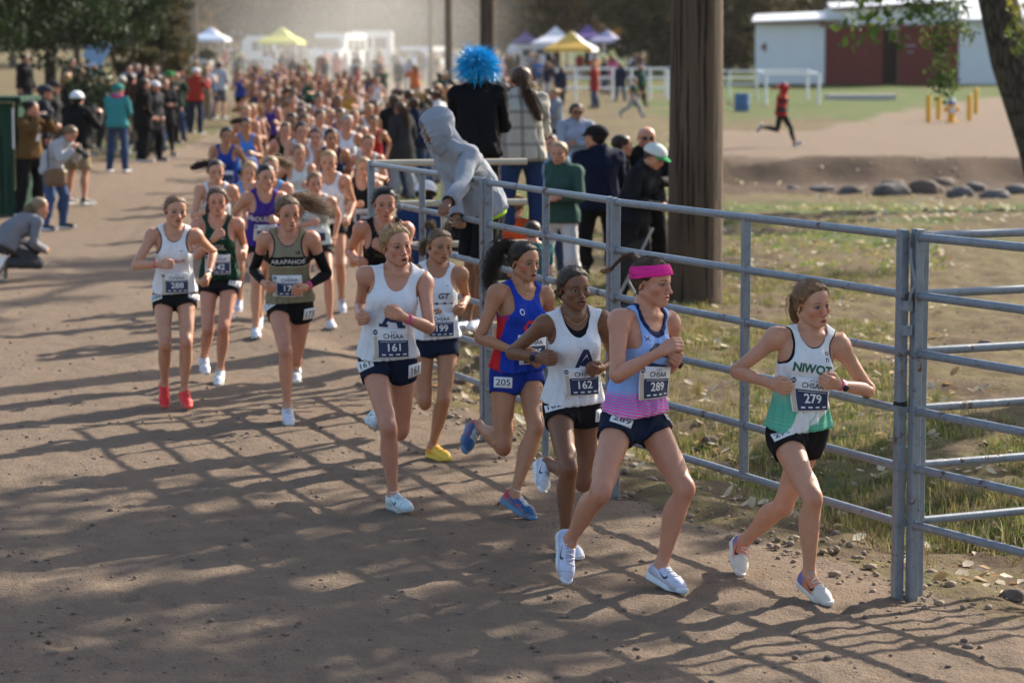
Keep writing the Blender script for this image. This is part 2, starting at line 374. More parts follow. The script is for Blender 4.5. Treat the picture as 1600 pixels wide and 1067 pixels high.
# ------------------------------------------------------------------ skinning
BONES = ['pelvis', 'chest', 'head', 'uaL', 'faL', 'haL', 'uaR', 'faR', 'haR', 'thL', 'shL', 'ftL', 'thR', 'shR', 'ftR']
BI = {b: i for i, b in enumerate(BONES)}
def weights(V, mode='body'):
    P = [V[:, 0].astype(f32), V[:, 1].astype(f32), V[:, 2].astype(f32)]; n = len(V); W = np.zeros((n, 15))
    x, y, z = V[:, 0], V[:, 1], V[:, 2]
    rem = np.ones(n)
    if mode == 'head': W[:, 2] = 1; return W
    dt = d_torso(P)
    for s, u in ((1, 3), (-1, 6)):
        da = d_arm(P, s); m = np.array([s, 1, 1]); t = (V - SH * m) @ (ARM_D * m)
        wa = sstep(-.035, .03, dt - da) * sstep(-.035, .05, t) * (x * s > 0.02) * (z > .75)
        wa = np.where((t > .16) & (dt - da > 0), 1.0, wa); wa = np.where(z > 1.45, 0, wa)
        e = sstep(UA - .045, UA + .045, t); h = sstep(UA + FA - .03, UA + FA + .025, t)
        W[:, u] += wa * (1 - e); W[:, u + 1] += wa * e * (1 - h); W[:, u + 2] += wa * e * h; rem = rem - wa
    lo, hi = (.82, .97) if mode != 'shirt' else (.55, .80)
    wl = (1 - sstep(lo, hi, z)) * rem
    L = sstep(-.025, .025, x)
    for sd, u, q in ((L, 9, 1), (1 - L, 12, -1)):
        w = wl * sd; k = 1 - sstep(KN[2] - .06, KN[2] + .06, z + .25 * np.clip(y + .012, -.05, .05) * 0); a = 1 - sstep(.055, .125, z + .15 * np.clip(y, -.06, .06))
        if mode == 'coat': k = k * 0; a = a * 0
        W[:, u] += w * (1 - k); W[:, u + 1] += w * k * (1 - a); W[:, u + 2] += w * k * a
    rem = np.clip(rem - wl, 0, 1)
    hd = sstep(1.40, 1.475, z) * rem; c = sstep(.98, 1.18, z) * (rem - hd)
    W[:, 2] += hd; W[:, 1] += c; W[:, 0] += rem - hd - c
    return W / W.sum(1, keepdims=True)
def q_mul(a, b):
    w, x, y, z = a[..., 0], a[..., 1], a[..., 2], a[..., 3]; W, X, Y, Z = b[..., 0], b[..., 1], b[..., 2], b[..., 3]
    return np.stack([w * W - x * X - y * Y - z * Z, w * X + x * W + y * Z - z * Y, w * Y - x * Z + y * W + z * X, w * Z + x * Y - y * X + z * W], -1)
class Pose:
    """one rotation matrix and one posed joint per bone"""
    def __init__(s): s.R = [np.eye(3) for _ in BONES]; s.J = [np.zeros(3) for _ in BONES]; s.scale = 1.0
REST_J = [np.array([0, 0, .93]), WAIST, NECK, SH, EL, WR, SH * [-1, 1, 1], EL * [-1, 1, 1], WR * [-1, 1, 1], HIP, KN, AN, HIP * [-1, 1, 1], KN * [-1, 1, 1], AN * [-1, 1, 1]]
def skin(V, W, pose):
    """dual quaternion skinning of rest points"""
    q = np.array([tuple(Matrix(r.tolist()).to_quaternion()) for r in pose.R])
    for i in range(1, 15):
        par = [0, 0, 1, 1, 3, 4, 1, 6, 7, 0, 9, 10, 0, 12, 13][i]
        if q[i] @ q[par] < 0: q[i] = -q[i]
    s = pose.scale
    t = np.array([pose.J[i] - pose.R[i] @ (REST_J[i] * s) for i in range(15)])
    d = .5 * q_mul(np.concatenate([np.zeros((15, 1)), t], 1), q)
    Q = W @ q; D = W @ d; n = np.linalg.norm(Q, axis=1, keepdims=True); Q /= n; D /= n
    P = V * s; w, v = Q[:, :1], Q[:, 1:]
    r = P + 2 * np.cross(v, np.cross(v, P) + w * P)
    tr = 2 * (w * D[:, 1:] - D[:, :1] * v + np.cross(v, D[:, 1:]))
    return r + tr

# ------------------------------------------------------------------ templates
class Tmpl:
    def __init__(s, V, T, mode='body', fold=None):
        s.V, s.T, s.mode = V, T, mode; s.W = weights(V, mode); s._b = None
    def bvh(s):
        if s._b is None: s._b = BVHTree.FromPolygons([tuple(v) for v in s.V], s.T.tolist())
        return s._b
    def lod(s, n): V, T = decimate(s.V, s.T, n); return Tmpl(V, T, s.mode)
def folds(V, N, amp):
    """soft drape creases"""
    x, y, z = V[:, 0], V[:, 1], V[:, 2]
    a = np.arctan2(x, -y) ; w = np.sin(9 * a + 11 * z + 1.7 * np.sin(14 * z + 3 * a)) + .7 * np.sin(17 * a - 23 * z + 2 * np.sin(19 * x + 8 * z)) + .5 * np.sin(70 * (x * .5 + z * .8) + 3 * np.sin(22 * x))
    return V + N * (w * amp)[:, None]
VOX = .0043
G_all = Grid((-.70, -.15, -.01), (.70, .145, 1.69), VOX)
G_all.torso(); G_all.arms(); G_all.legs(); G_all.feet(); G_all.hands(); G_all.head()
Vb, Tb = iso(G_all.F, G_all.lo, VOX); Vb = relax(Vb, Tb, 1, .4)
BODY = {}
V_, T_ = decimate(Vb, Tb, 40000); BODY['hi'] = Tmpl(V_, T_)
V_, T_ = decimate(V_, T_, 7000); BODY['mid'] = Tmpl(V_, T_)
V_, T_ = decimate(V_, T_, 3200); BODY['far'] = Tmpl(V_, T_)
del Vb, Tb
HEADF = Grid((-.13, -.17, 1.38), (.13, .17, 1.72), .005); HEADF.head()
G_all = None
GV = .0062
G_top = Grid((-.64, -.21, .60), (.64, .21, 1.54), GV); G_top.torso(); G_top.arms(); G_top.legs(); G_top.seg((0, .026, 1.39), (0, .016, 1.52), .052, .050, .03)
G_bot = Grid((-.24, -.2, .0), (.24, .2, 1.06), GV); G_bot.torso(); G_bot.legs()
def garment(G, off, f_keep, mode, n_tri, fold=0.0, inflate=None, th=.006, smooth=2):
    P = G.P(); F = G.F - off(P)
    if inflate is not None: F = inflate(F, P)
    V, T = iso(F, G.lo, G.vox); V = relax(V, T, smooth, .5)
    if fold: V = folds(V, normals(V, T), fold(V) if callable(fold) else fold)
    V, T = clip(V, T, f_keep(V[:, 0], V[:, 1], V[:, 2])); V, T = decimate(V, T, n_tri)
    V, T = hem(V, T, th); return Tmpl(V, T, mode)
ss = lambda a, b, x: sstep(a, b, x)
def armhole(x, y, z, dx=0.0, r=1.0):
    """positive on the trunk side of the arm opening of a sleeveless vest"""
    ax = np.abs(x); return np.sqrt(((ax - (.215 + dx)) / .098) ** 2 + ((z - 1.335) / .118) ** 2) - r - .25 * np.maximum(0, .26 - 0 - ax) * 0
def vest_keep(neck_f, neck_b, strap, hem_z):
    def f(x, y, z):
        ax = np.abs(x)
        nk = np.where(y < .012, np.sqrt((ax / .082) ** 2 + (np.maximum(1.46 - z, 0) / (1.46 - neck_f)) ** 2), np.sqrt((ax / .082) ** 2 + (np.maximum(1.46 - z, 0) / (1.46 - neck_b)) ** 2)) - 1
        ah = np.minimum(armhole(x, y, z, strap), (.185 + strap * .3 - ax) * 12)
        hz = z - (hem_z + .006 * np.sin(2 * np.arctan2(x, -y) + .7) - .010 * np.cos(np.arctan2(x, -y)))
        return np.minimum(np.minimum(nk * .08, ah * .09), hz)
    return f
vest_off = lambda P: (.007 + .012 * sstep(1.16, .90, P[2]) + .004 * sstep(1.2, 1.3, P[2]) * 0).astype(f32)
def vest_inf(F, P):
    # the cloth hangs straight from the chest instead of hugging the waist
    z = P[2]; k = sstep(1.20, 1.05, z)
    d = _loft(P[0], P[1] - f32(.0), z, (.134 + .026 * sstep(1.15, .86, z)).astype(f32), (.098 + .020 * sstep(1.15, .86, z)).astype(f32), f32(.84), f32(1.22), 2.2)
    return np.where((z < 1.26) & (z > .82), smin(F, d, .03), F)
FW = lambda V: .0018 + .0042 * sstep(1.14, .92, V[:, 2])
GAR = {}
GAR['tank'] = garment(G_top, vest_off, vest_keep(1.300, 1.36, .000, .928), 'shirt', 8000, FW, vest_inf)
GAR['racer'] = garment(G_top, vest_off, vest_keep(1.330, 1.37, -.028, .934), 'shirt', 8000, FW, vest_inf)
GAR['bra'] = garment(G_top, lambda P: f32(.0035), lambda x, y, z: np.minimum(vest_keep(1.335, 1.37, -.019, 1.1)(x, y, z), 1), 'shirt', 5000, 0.0)
GAR['shorts'] = garment(G_bot, lambda P: (.006 + .005 * sstep(.90, .80, P[2])).astype(f32), lambda x, y, z: np.minimum(1.0 - z, z - (.770 + .022 * sstep(.03, .16, np.abs(x)) - .01 * sstep(0, .08, y))), 'body', 4500, .0012)
def sleeve_keep(t_end, neck_z, hem_z):
    def f(x, y, z):
        t = (np.abs(x) - SH[0]) * S45 - (z - SH[2]) * S45
        return np.minimum(np.minimum(t_end - t, neck_z - z + .25 * (y - .014)), z - hem_z)
    return f
coat_off = lambda k: (lambda P: (.014 * k + .008 * k * sstep(1.2, .9, P[2])).astype(f32))
def coat_inf(w, bulk=0.0):
    def f(F, P):
        z = P[2]
        d = _loft(P[0], P[1] - f32(.005), z, (.158 + w * sstep(1.2, .85, z) + 0 * z).astype(f32), (.118 + bulk + .6 * w * sstep(1.2, .85, z)).astype(f32), f32(.62), f32(1.30), 2.4)
        return np.where(z < 1.34, smin(F, d, .05), F)
    return f
GAR['jacket'] = garment(G_top, coat_off(1.35), sleeve_keep(.530, 1.475, .84), 'shirt', 9000, .0045, coat_inf(.02), .008)
GAR['tee'] = garment(G_top, coat_off(.8), sleeve_keep(.17, 1.415, .86), 'shirt', 4000, .003, coat_inf(.005), .006)
GAR['long_coat'] = garment(G_top, coat_off(1.6), sleeve_keep(.535, 1.485, .64), 'coat', 7000, .005, coat_inf(.035), .008)
GAR['pants'] = garment(G_bot, lambda P: (.010 + .016 * sstep(.75, .3, P[2])).astype(f32), lambda x, y, z: np.minimum(1.03 - z, z - .045), 'body', 6000, .0035)
GAR['leggings'] = garment(G_bot, lambda P: f32(.005) + 0 * P[2], lambda x, y, z: np.minimum(1.03 - z, z - .10), 'body', 3500, .001)
GAR['knee_shorts'] = garment(G_bot, lambda P: (.012 + .018 * sstep(.85, .5, P[2])).astype(f32), lambda x, y, z: np.minimum(1.03 - z, z - .52), 'body', 4500, .003)
def arm_sleeve(q):
    m = np.array([q, 1, 1])
    return garment(G_top, lambda P: f32(.003), lambda x, y, z: (lambda t: np.where((x * q > .2) & (z > .97), np.minimum(t - .11, .50 - t), -1))((np.abs(x) - SH[0]) * S45 - (z - SH[2]) * S45), 'body', 1800, 0.0, None, .003)
# hair close to the skull, and head coverings
def hair_line(x, y, z):
    """positive above the hair line: brow, temples, behind the ears, nape"""
    a = np.arctan2(np.abs(x), -y)                            # 0 at the face, pi at the back
    zl = np.interp(a, [0, .35, .7, 1.0, 1.25, 1.55, 1.8, 2.2, 3.15], [1.634, 1.633, 1.618, 1.588, 1.563, 1.568, 1.520, 1.492, 1.480])
    return z - zl
def hair_cap(off, n, keep=hair_line, amp=.0007, nf=30):
    P = HEADF.P(); o0 = off if keep is not hair_line else .0015; F = HEADF.F - f32(o0); V, T = iso(F, HEADF.lo, HEADF.vox); V = relax(V, T, 5, .5)
    N = normals(V, T)
    if keep is hair_line: V = V + N * ((off - o0) * sstep(-.002, .034, hair_line(V[:, 0], V[:, 1], V[:, 2])))[:, None]
    pole = np.array([0, .085, 1.60]); dd = V - pole; az = np.arctan2(dd[:, 0], dd[:, 2] + .3 * dd[:, 1])
    V = V + N * (amp * (np.sin(nf * az) + .6 * np.sin(nf * 2.3 * az + 2)))[:, None]
    V, T = clip(V, T, keep(V[:, 0], V[:, 1], V[:, 2])); V, T = decimate(V, T, n); V, T = hem(V, T, off * 1.1); return Tmpl(V, T, 'head')
HAIR = {'hi': hair_cap(.0085, 4200), 'far': hair_cap(.010, 700)}
def long_keep(x, y, z):
    a = np.arctan2(np.abs(x), -y); zl = np.interp(a, [0, .35, .75, 1.05, 1.2, 3.15], [1.627, 1.622, 1.60, 1.53, 1.44, 1.42]); return z - zl
HAIR['long'] = hair_cap(.016, 2500, long_keep, .003, 30)
CAPS = {}
CAPS['beanie'] = hair_cap(.016, 1500, lambda x, y, z: z - np.interp(np.arctan2(np.abs(x), -y), [0, 1.2, 1.8, 3.15], [1.607, 1.565, 1.535, 1.525]), .001, 40)
CAPS['crown'] = hair_cap(.017, 1500, lambda x, y, z: z - np.interp(np.arctan2(np.abs(x), -y), [0, 1.2, 3.15], [1.612, 1.585, 1.565]), .0, 10)
CAPS['band'] = hair_cap(.0125, 1800, lambda x, y, z: np.minimum(z - (1.598 - .50 * (y + .09) * .42), (1.652 - .42 * (y + .09) * .42) - z), .0006, 30)
CAPS['hood'] = hair_cap(.028, 2500, lambda x, y, z: np.where(z > 1.44, np.sqrt((x / .075) ** 2 + ((z - 1.55) / .115) ** 2) - 1 + 30 * np.maximum(0, y + .035), np.minimum(1, z - 1.40)), .002, 9)
def cap_brim():
    u = np.linspace(-1, 1, 15); v = np.linspace(0, 1, 6); U, Q = np.meshgrid(u, v, indexing='ij')
    a = U * 1.15; r = .094 + Q * .075 * np.cos(U * 1.2) ** .5
    x = np.sin(a) * (.083 + Q * .012); y = -np.cos(a) * .094 - Q * .072 * np.cos(U * 1.35); z = 1.612 - .030 * (1 - np.cos(a)) * .4 - Q * .022 - .012 * U ** 2
    V = np.stack([x, y, z], -1).reshape(-1, 3); n = len(v); F = [(i * n + j, (i + 1) * n + j, (i + 1) * n + j + 1, i * n + j + 1) for i in range(len(u) - 1) for j in range(n - 1)]
    T = np.array([t for a, b, c, d in F for t in ((a, b, c), (a, c, d))]); V2 = V - [0, 0, .004]; T2 = T[:, ::-1] + len(V)
    return Tmpl(np.concatenate([V, V2]), np.concatenate([T, T2]), 'head')
BRIM = cap_brim()
# shoes
def shoe(q):
    G = Grid((-.02 + min(0, q * .16), -.22, -.01), (.02 + max(0, q * .16), .10, .16), .0045); c = q
    G.seg((c * .090, .040, .045), (c * .090, .03, .085), .034, .031, .02); G.seg((c * .090, .0, .062), (c * .096, -.13, .036), .036, .024, .03); G.seg((c * .089, .04, .040), (c * .097, -.13, .034), .036, .038, .02)
    G.seg((c * .097, -.12, .034), (c * .0965, -.165, .030), .037, .026, .02)
    G.seg((c * .089, .014, .125), (c * .089, .014, .075), .027, .026, .006, True)
    V, T = iso(G.F, G.lo, G.vox); V, T = clip(V, T, V[:, 2] - .018); V, T = decimate(V, T, 1800); U = Tmpl(V, T)
    U.W[:] = 0; U.W[:, BI['ftL' if q > 0 else 'ftR']] = 1
    def foot(P):
        x, y, z = P; ym = y; cx = c * (.089 + .008 * sstep(.05, -.15, ym)); hw = (.033 + .013 * sstep(.02, -.09, ym) - .001 * ym).astype(f32)
        e = d_seg([x - cx + 0 * z, y + 0 * z, 0 * z + 0 * y + 0 * x], (0, .046, 0), (0, -.165, 0), .032, .022) - .010 * np.exp(-((y + .09) / .05) ** 2) - .004
        zz = np.maximum(np.abs(z - (.014 + .022 * sstep(-.09, -.20, y))) - .009 - .006 * sstep(-.07, .06, y), 0)
        return (np.sqrt(np.maximum(e, 0) ** 2 + zz ** 2) + np.minimum(e, 0) * (zz <= 0) - .004).astype(f32)
    G2 = Grid((-.02 + min(0, q * .16), -.22, -.02), (.02 + max(0, q * .16), .11, .07), .005); G2.F = foot(G2.P())
    V, T = iso(G2.F, G2.lo, G2.vox); V, T = decimate(V, T, 900); S = Tmpl(V, T); S.W[:] = 0; S.W[:, BI['ftL' if q > 0 else 'ftR']] = 1
    return U, S
SHOE = {1: shoe(1), -1: shoe(-1)}
SOCK = {}
for q_ in (1, -1):
    SOCK[q_] = garment(Grid((-.2, -.2, .0), (.2, .2, .3), .006) if False else G_bot, lambda P: f32(.0022), lambda x, y, z, q=q_: np.where(x * q > 0, np.minimum(.106 - z, z - .04), -1), 'body', 700, 0, None, .003)
print('templates %.1fs' % (time.time() - T0))
# ================================================================== poses
def rot(ax, a):
    return np.array(Matrix.Rotation(a, 3, Vector(ax)))
RX, RY, RZ = (lambda a: rot((1, 0, 0), R(a))), (lambda a: rot((0, 1, 0), R(a))), (lambda a: rot((0, 0, 1), R(a)))
def minrot(a, b):
    return np.array(Vector(a).rotation_difference(Vector(b)).to_matrix())
unit = lambda v: v / np.linalg.norm(v)
MIR = np.array([-1.0, 1, 1])
def reach(par, px, py, L, sign):
    """point at distance L from par, seen through a pixel; sign -1 nearer to the camera, +1 farther"""
    r = ray(px, py); m = CAMP - par; a = r @ r; b = 2 * (r @ m); c = m @ m - L * L; D = b * b - 4 * a * c
    if D <= 0: return par + unit(CAMP + r * (-b / (2 * a)) - par) * L
    q = CAMP + r * ((-b + sign * math.sqrt(D)) / (2 * a)); return q if abs(sign) == 1 else par + unit(q - par) * L
def pose_px(d, hips, neck, yaw, armL, armR, legL, legR, head, scale=1.0, yaw_c=None, lean=-1, tilt=6, roll=0.0, ground=None):
    """pose read off the photograph: (elbow, wrist), (knee, ankle, toe) as (px, py, sign); head = (yaw, pitch down, roll)"""
    p = Pose(); s = p.scale = scale; yaw_c = yaw if yaw_c is None else yaw_c
    p.R[0] = RZ(yaw) @ RX(tilt) @ RY(roll); mid = at_depth(hips[0], hips[1], d); p.J[0] = mid + p.R[0] @ np.array([0, 0, .03]) * s
    p.J[1] = p.J[0] + p.R[0] @ (WAIST - REST_J[0]) * s
    nk = reach(p.J[1], neck[0], neck[1], np.linalg.norm(NECK - WAIST) * s, lean)
    B = RZ(yaw_c); p.R[1] = minrot(B @ unit(NECK - WAIST), unit(nk - p.J[1])) @ B; p.J[2] = nk
    p.R[2] = RZ(head[0]) @ RX(head[1]) @ RY(head[2])
    for m, (e, w), i in ((1, armL, 3), (-1, armR, 6)):
        f = np.array([m, 1, 1]); S = nk + p.R[1] @ (SH * f - NECK) * s; E = reach(S, e[0], e[1], UA * s, e[2]); Wp = reach(E, w[0], w[1], FA * s, w[2])
        p.J[i], p.J[i + 1], p.J[i + 2] = S, E, Wp
        p.R[i] = minrot(p.R[1] @ (ARM_D * f), unit(E - S)) @ p.R[1]; p.R[i + 1] = minrot(p.R[i] @ (ARM_D * f), unit(Wp - E)) @ p.R[i]
        p.R[i + 2] = p.R[i + 1]
        if len(w) > 3:
            p.R[i + 1] = rot(tuple(unit(Wp - E)), R(w[3])) @ p.R[i + 1]; p.R[i + 2] = p.R[i + 1]
    for m, (k, a, t), i in ((1, legL, 9), (-1, legR, 12)):
        f = np.array([m, 1, 1]); H = p.J[0] + p.R[0] @ (HIP * f - REST_J[0]) * s
        K = reach(H, k[0], k[1], np.linalg.norm(KN - HIP) * s, k[2]); A = reach(K, a[0], a[1], np.linalg.norm(AN - KN) * s, a[2]); Tp = reach(A, t[0], t[1], np.linalg.norm(TOE - AN) * s, t[2])
        p.J[i], p.J[i + 1], p.J[i + 2] = H, K, A
        p.R[i] = minrot(p.R[0] @ unit((KN - HIP) * f), unit(K - H)) @ p.R[0]; p.R[i + 1] = minrot(p.R[i] @ unit((AN - KN) * f), unit(A - K)) @ p.R[i]
        p.R[i + 2] = minrot(p.R[i + 1] @ unit((TOE - AN) * f), unit(Tp - A)) @ p.R[i + 1]
    if ground is not False:
        lo = min(float(skin(SHOE[m][1].V, SHOE[m][1].W, p)[:, 2].min()) for m in (1, -1))
        g = float(ground_z(p.J[0][0], p.J[0][1])); dz = g - .006 - lo
        if abs(dz) > .03: print('  pose shift', hips, round(dz, 3))
        for j in range(15): p.J[j] = p.J[j] + [0, 0, dz]
    return p
def pose_fk(yaw=0, lean=0, twist=0, head=(0, 0, 0), aL=(0, 6, 10, 0), aR=(0, 6, 10, 0), lL=(0, 3, 3, 0), lR=(0, 3, 3, 0), scale=1.0, plant=True, pelvis_lean=0):
    """a* = (forward swing, away from the body, elbow bend, inward twist), l* = (forward swing, outward, knee bend, toe down); stands at the origin"""
    p = Pose(); s = p.scale = scale
    p.R[0] = RZ(yaw) @ RX(pelvis_lean); p.J[0] = REST_J[0] * s; p.J[1] = p.J[0] + p.R[0] @ (WAIST - REST_J[0]) * s
    p.R[1] = p.R[0] @ RZ(twist) @ RX(lean); p.J[2] = p.J[1] + p.R[1] @ (NECK - WAIST) * s; p.R[2] = RZ(yaw) @ RZ(head[0]) @ RX(head[1]) @ RY(head[2])
    for m, a, i in ((1, aL, 3), (-1, aR, 6)):
        f = np.array([m, 1, 1]); D = ARM_D * f
        p.J[i] = p.J[1] + p.R[1] @ (SH * f - WAIST) * s; p.R[i] = p.R[1] @ RX(-a[0]) @ RY(m * (45 - a[1])) @ rot(tuple(D), R(m * a[3]))
        ax = np.cross(D, (0, -1, 0)); p.R[i + 1] = p.R[i] @ rot(tuple(ax), R(a[2])); p.R[i + 2] = p.R[i + 1]
        p.J[i + 1] = p.J[i] + p.R[i] @ (EL - SH) * [1, 1, 1] * s if m == 1 else p.J[i] + p.R[i] @ ((EL - SH) * f) * s
        p.J[i + 2] = p.J[i + 1] + p.R[i + 1] @ ((WR - EL) * f) * s
    for m, a, i in ((1, lL, 9), (-1, lR, 12)):
        f = np.array([m, 1, 1]); p.J[i] = p.J[0] + p.R[0] @ (HIP * f - REST_J[0]) * s
        p.R[i] = p.R[0] @ RY(-m * a[1]) @ RX(-a[0]); p.R[i + 1] = p.R[i] @ RX(a[2]); p.R[i + 2] = p.R[i + 1] @ RX(-a[3] * -1)
        p.J[i + 1] = p.J[i] + p.R[i] @ ((KN - HIP) * f) * s; p.J[i + 2] = p.J[i + 1] + p.R[i + 1] @ ((AN - KN) * f) * s
    if plant:
        lo = min(float(skin(SHOE[m][1].V, SHOE[m][1].W, p)[:, 2].min()) for m in (1, -1))
        for j in range(15): p.J[j] = p.J[j] - [0, 0, lo + .005]
    return p
def run_pose(phase, yaw=0, scale=1.0, head=(0, 4, 0), amp=1.0):
    """one instant of a running stride, phase 0..1; left leg leads at phase 0"""
    c = math.cos(2 * math.pi * phase); sgn = 1 if c >= 0 else -1; k = abs(c)
    fwd = (18 + 26 * k, 2, 30 + 18 * (1 - k), 10); bak = (-6 - 16 * k, 2, 62 + 30 * k, 35)
    a_f, a_b = (18 + 12 * k, 12, 98, 38), (-38 * k - 8, 16, 88, 10)
    L, Rr = (fwd, bak) if sgn > 0 else (bak, fwd); aL, aR = (a_b, a_f) if sgn > 0 else (a_f, a_b)
    return pose_fk(yaw, 7, -6 * c, head, aL, aR, L, Rr, scale, True, 5)

# ================================================================== person materials
def skin_mat(tone, brow=(.10, .06, .03), lip=None, open_mouth=True, flush=.35):
    key = ('skin', tone, brow, lip, flush)
    if key in _MC: return _MC[key]
    n = NT('skin'); v = n.attr(); x, y, z = n.xyz(v); ax = n.math('ABSOLUTE', x)
    lip = lip or (min(1, tone[0] * .82), tone[1] * .46, tone[2] * .50)
    f = n.noise(v, 24, 5, .65); c = n.mix(f, [tone[0] * .84, tone[1] * .76, tone[2] * .74], [min(1, tone[0] * 1.12), min(1, tone[1] * 1.16), min(1, tone[2] * 1.15)]); c = n.mix(n.math('MULTIPLY', n.step(.52, .75, n.noise(v, 7, 3)), .30 * (.4 + flush)), c, (tone[0] * .98, tone[1] * .74, tone[2] * .70))
    def blob(cx, cz, rx, rz, soft=.35, use=ax):
        a = n.math('DIVIDE', n.math('SUBTRACT', use, cx), rx); b = n.math('DIVIDE', n.math('SUBTRACT', z, cz), rz)
        q = n.math('SQRT', n.math('ADD', n.math('MULTIPLY', a, a), n.math('MULTIPLY', b, b))); return n.step(1 + soft, 1 - soft, q)
    front = n.step(-.045, -.060, y); top = n.step(1.44, 1.45, z); fr = n.math('MULTIPLY', front, top)
    m = lambda k: n.math('MULTIPLY', k, fr)
    c = n.mix(n.math('MULTIPLY', m(blob(.040, 1.525, .030, .026, .9)), flush), c, (tone[0] * .96, tone[1] * .62, tone[2] * .60))     # cheeks
    c = n.mix(n.math('MULTIPLY', blob(0, 1.518, .014, .012, .9, x), n.math('MULTIPLY', fr, flush * .8)), c, (tone[0] * .95, tone[1] * .66, tone[2] * .64))
    c = n.mix(n.math('MULTIPLY', m(blob(.031, 1.5545, .023, .0145, .6)), .33), c, [t * .55 for t in tone])     # darker oval round the eyes
    c = n.mix(n.math('MULTIPLY', m(blob(0, 1.4875, .0260, .0110, .25, x)), .55), c, lip)
    # brow: an arch
    bz = n.math('SUBTRACT', z, n.math('SUBTRACT', 1.5765, n.math('MULTIPLY', n.math('POWER', n.math('ABSOLUTE', n.math('SUBTRACT', ax, .028)), 2.0), 14.0)))
    bm = n.math('MULTIPLY', n.step(.0048, .0020, n.math('ABSOLUTE', bz)), n.math('MULTIPLY', n.step(.011, .016, ax), n.step(.051, .043, ax)))
    c = n.mix(n.math('MULTIPLY', m(bm), .80), c, brow)
    # eyes: lash line, white, iris
    c = n.mix(m(blob(.0315, 1.5548, .0172, .0078, .16)), c, (.035, .022, .018))
    c = n.mix(m(blob(.0315, 1.5535, .0138, .0044, .2)), c, (.42, .39, .37))
    c = n.mix(n.math('MULTIPLY', m(blob(.0315, 1.5540, .0062, .0075, .15)), m(blob(.0315, 1.5535, .0142, .0055, .2))), c, (.022, .016, .014))
    c = n.mix(m(blob(0, 1.4880, .0165, .0028, .35, x)), c, (.05, .015, .014))
    c = n.mix(n.math('MULTIPLY', m(blob(.0065, 1.5105, .0042, .0024, .3)), .8), c, [t * .25 for t in tone])    # nostrils
    kn = n.math('MULTIPLY', n.math('MULTIPLY', n.step(.545, .50, z), n.step(.42, .455, z)), n.step(-.04, -.06, y))
    c = n.mix(n.math('MULTIPLY', kn, .35), c, (tone[0] * .80, tone[1] * .58, tone[2] * .56))
    n.bump(n.noise(v, 320, 2), .05, .002)
    n.b.inputs['Subsurface Weight'].default_value = .06; n.b.inputs['Subsurface Radius'].default_value = (.012, .005, .003); n.b.inputs['Subsurface Scale'].default_value = 1.0
    _MC[key] = n.out(c, n.math('ADD', .34, n.math('MULTIPLY', n.noise(v, 40, 3), .22))); return _MC[key]
def hair_mat(col, col2=None):
    key = ('hair', col, col2)
    if key in _MC: return _MC[key]
    n = NT('hair'); v = n.attr(); x, y, z = n.xyz(v)
    az = n.math('ARCTAN2', x, n.math('ADD', n.math('SUBTRACT', z, 1.60), n.math('MULTIPLY', n.math('SUBTRACT', y, .085), .4)))
    s = n.noise(n.comb(n.math('MULTIPLY', az, 9.0), n.math('MULTIPLY', y, 10.0), n.math('MULTIPLY', z, 4.0)), 5.0, 4, .7)
    s2 = n.noise(v, 55, 2); c = n.mix(n.step(.3, .75, n.math('ADD', n.math('MULTIPLY', s, .6), n.math('MULTIPLY', s2, .4))), [t * .40 for t in col], col2 or [min(1, t * 1.25) for t in col]); n.bump(s, .5, .004)
    _MC[key] = n.out(c, .42, Specular_IOR_Level=.30); return _MC[key]
def cloth_mat(name, col, rough=.75, weave=.25, fn=None, spec=.10):
    """fabric; fn(n, rest x, y, z, base colour socket) may add panels and stripes that belong to the cloth"""
    key = (name, tuple(col), rough, fn)
    if key in _MC: return _MC[key]
    n = NT(name); v = n.attr(); x, y, z = n.xyz(v)
    c = n.mix(n.noise(v, 9, 4), [t * .86 for t in col], [min(1, t * 1.06) for t in col])
    if fn: c = fn(n, x, y, z, c)
    n.bump(n.math('ADD', n.math('MULTIPLY', n.noise(v, 26, 4, .6, .8), 1.0), n.math('MULTIPLY', n.noise(v, 700, 1), .10)), weave, .012)
    _MC[key] = n.out(c, rough, Specular_IOR_Level=spec); return _MC[key]
def shoe_mat(name, col, tongue=None, heel=None, rough=.6):
    """mesh upper with a darker tongue and lacing zone, own heel colour and road dust at the rim"""
    key = ('shoe', name)
    if key in _MC: return _MC[key]
    n = NT(name); v = n.attr(); x, y, z = n.xyz(v); c = n.mix(n.noise(v, 60, 3), [t * .8 for t in col], [min(1, t * 1.1) for t in col])
    if heel: c = n.mix(n.step(-.005, .035, y), c, heel)
    tg = n.math('MULTIPLY', n.step(.024, .019, n.math('ABSOLUTE', n.math('SUBTRACT', n.math('ABSOLUTE', x), .094))), n.math('MULTIPLY', n.step(-.115, -.10, y), n.step(.02, .0, y)))
    c = n.mix(n.math('MULTIPLY', n.math('MULTIPLY', tg, n.step(.050, .058, z)), .75), c, tongue or [t * .35 for t in col]); seam = n.step(.0025, .001, n.math('ABSOLUTE', n.math('ADD', n.math('ADD', y, .118), n.math('MULTIPLY', z, .35)))); c = n.mix(n.math('MULTIPLY', seam, .6), c, [t * .4 for t in col])
    c = n.mix(n.math('MULTIPLY', n.step(.060, .022, n.math('ADD', z, n.math('MULTIPLY', n.math('SUBTRACT', n.noise(v, 30, 4), .5), .05))), .55), c, (.33, .25, .18)); n.bump(n.noise(v, 420, 2), .4, .003); _MC[key] = n.out(c, rough); return _MC[key]
def ink(name, col, rough=.6): return plain(name, col, rough, .05, 30)

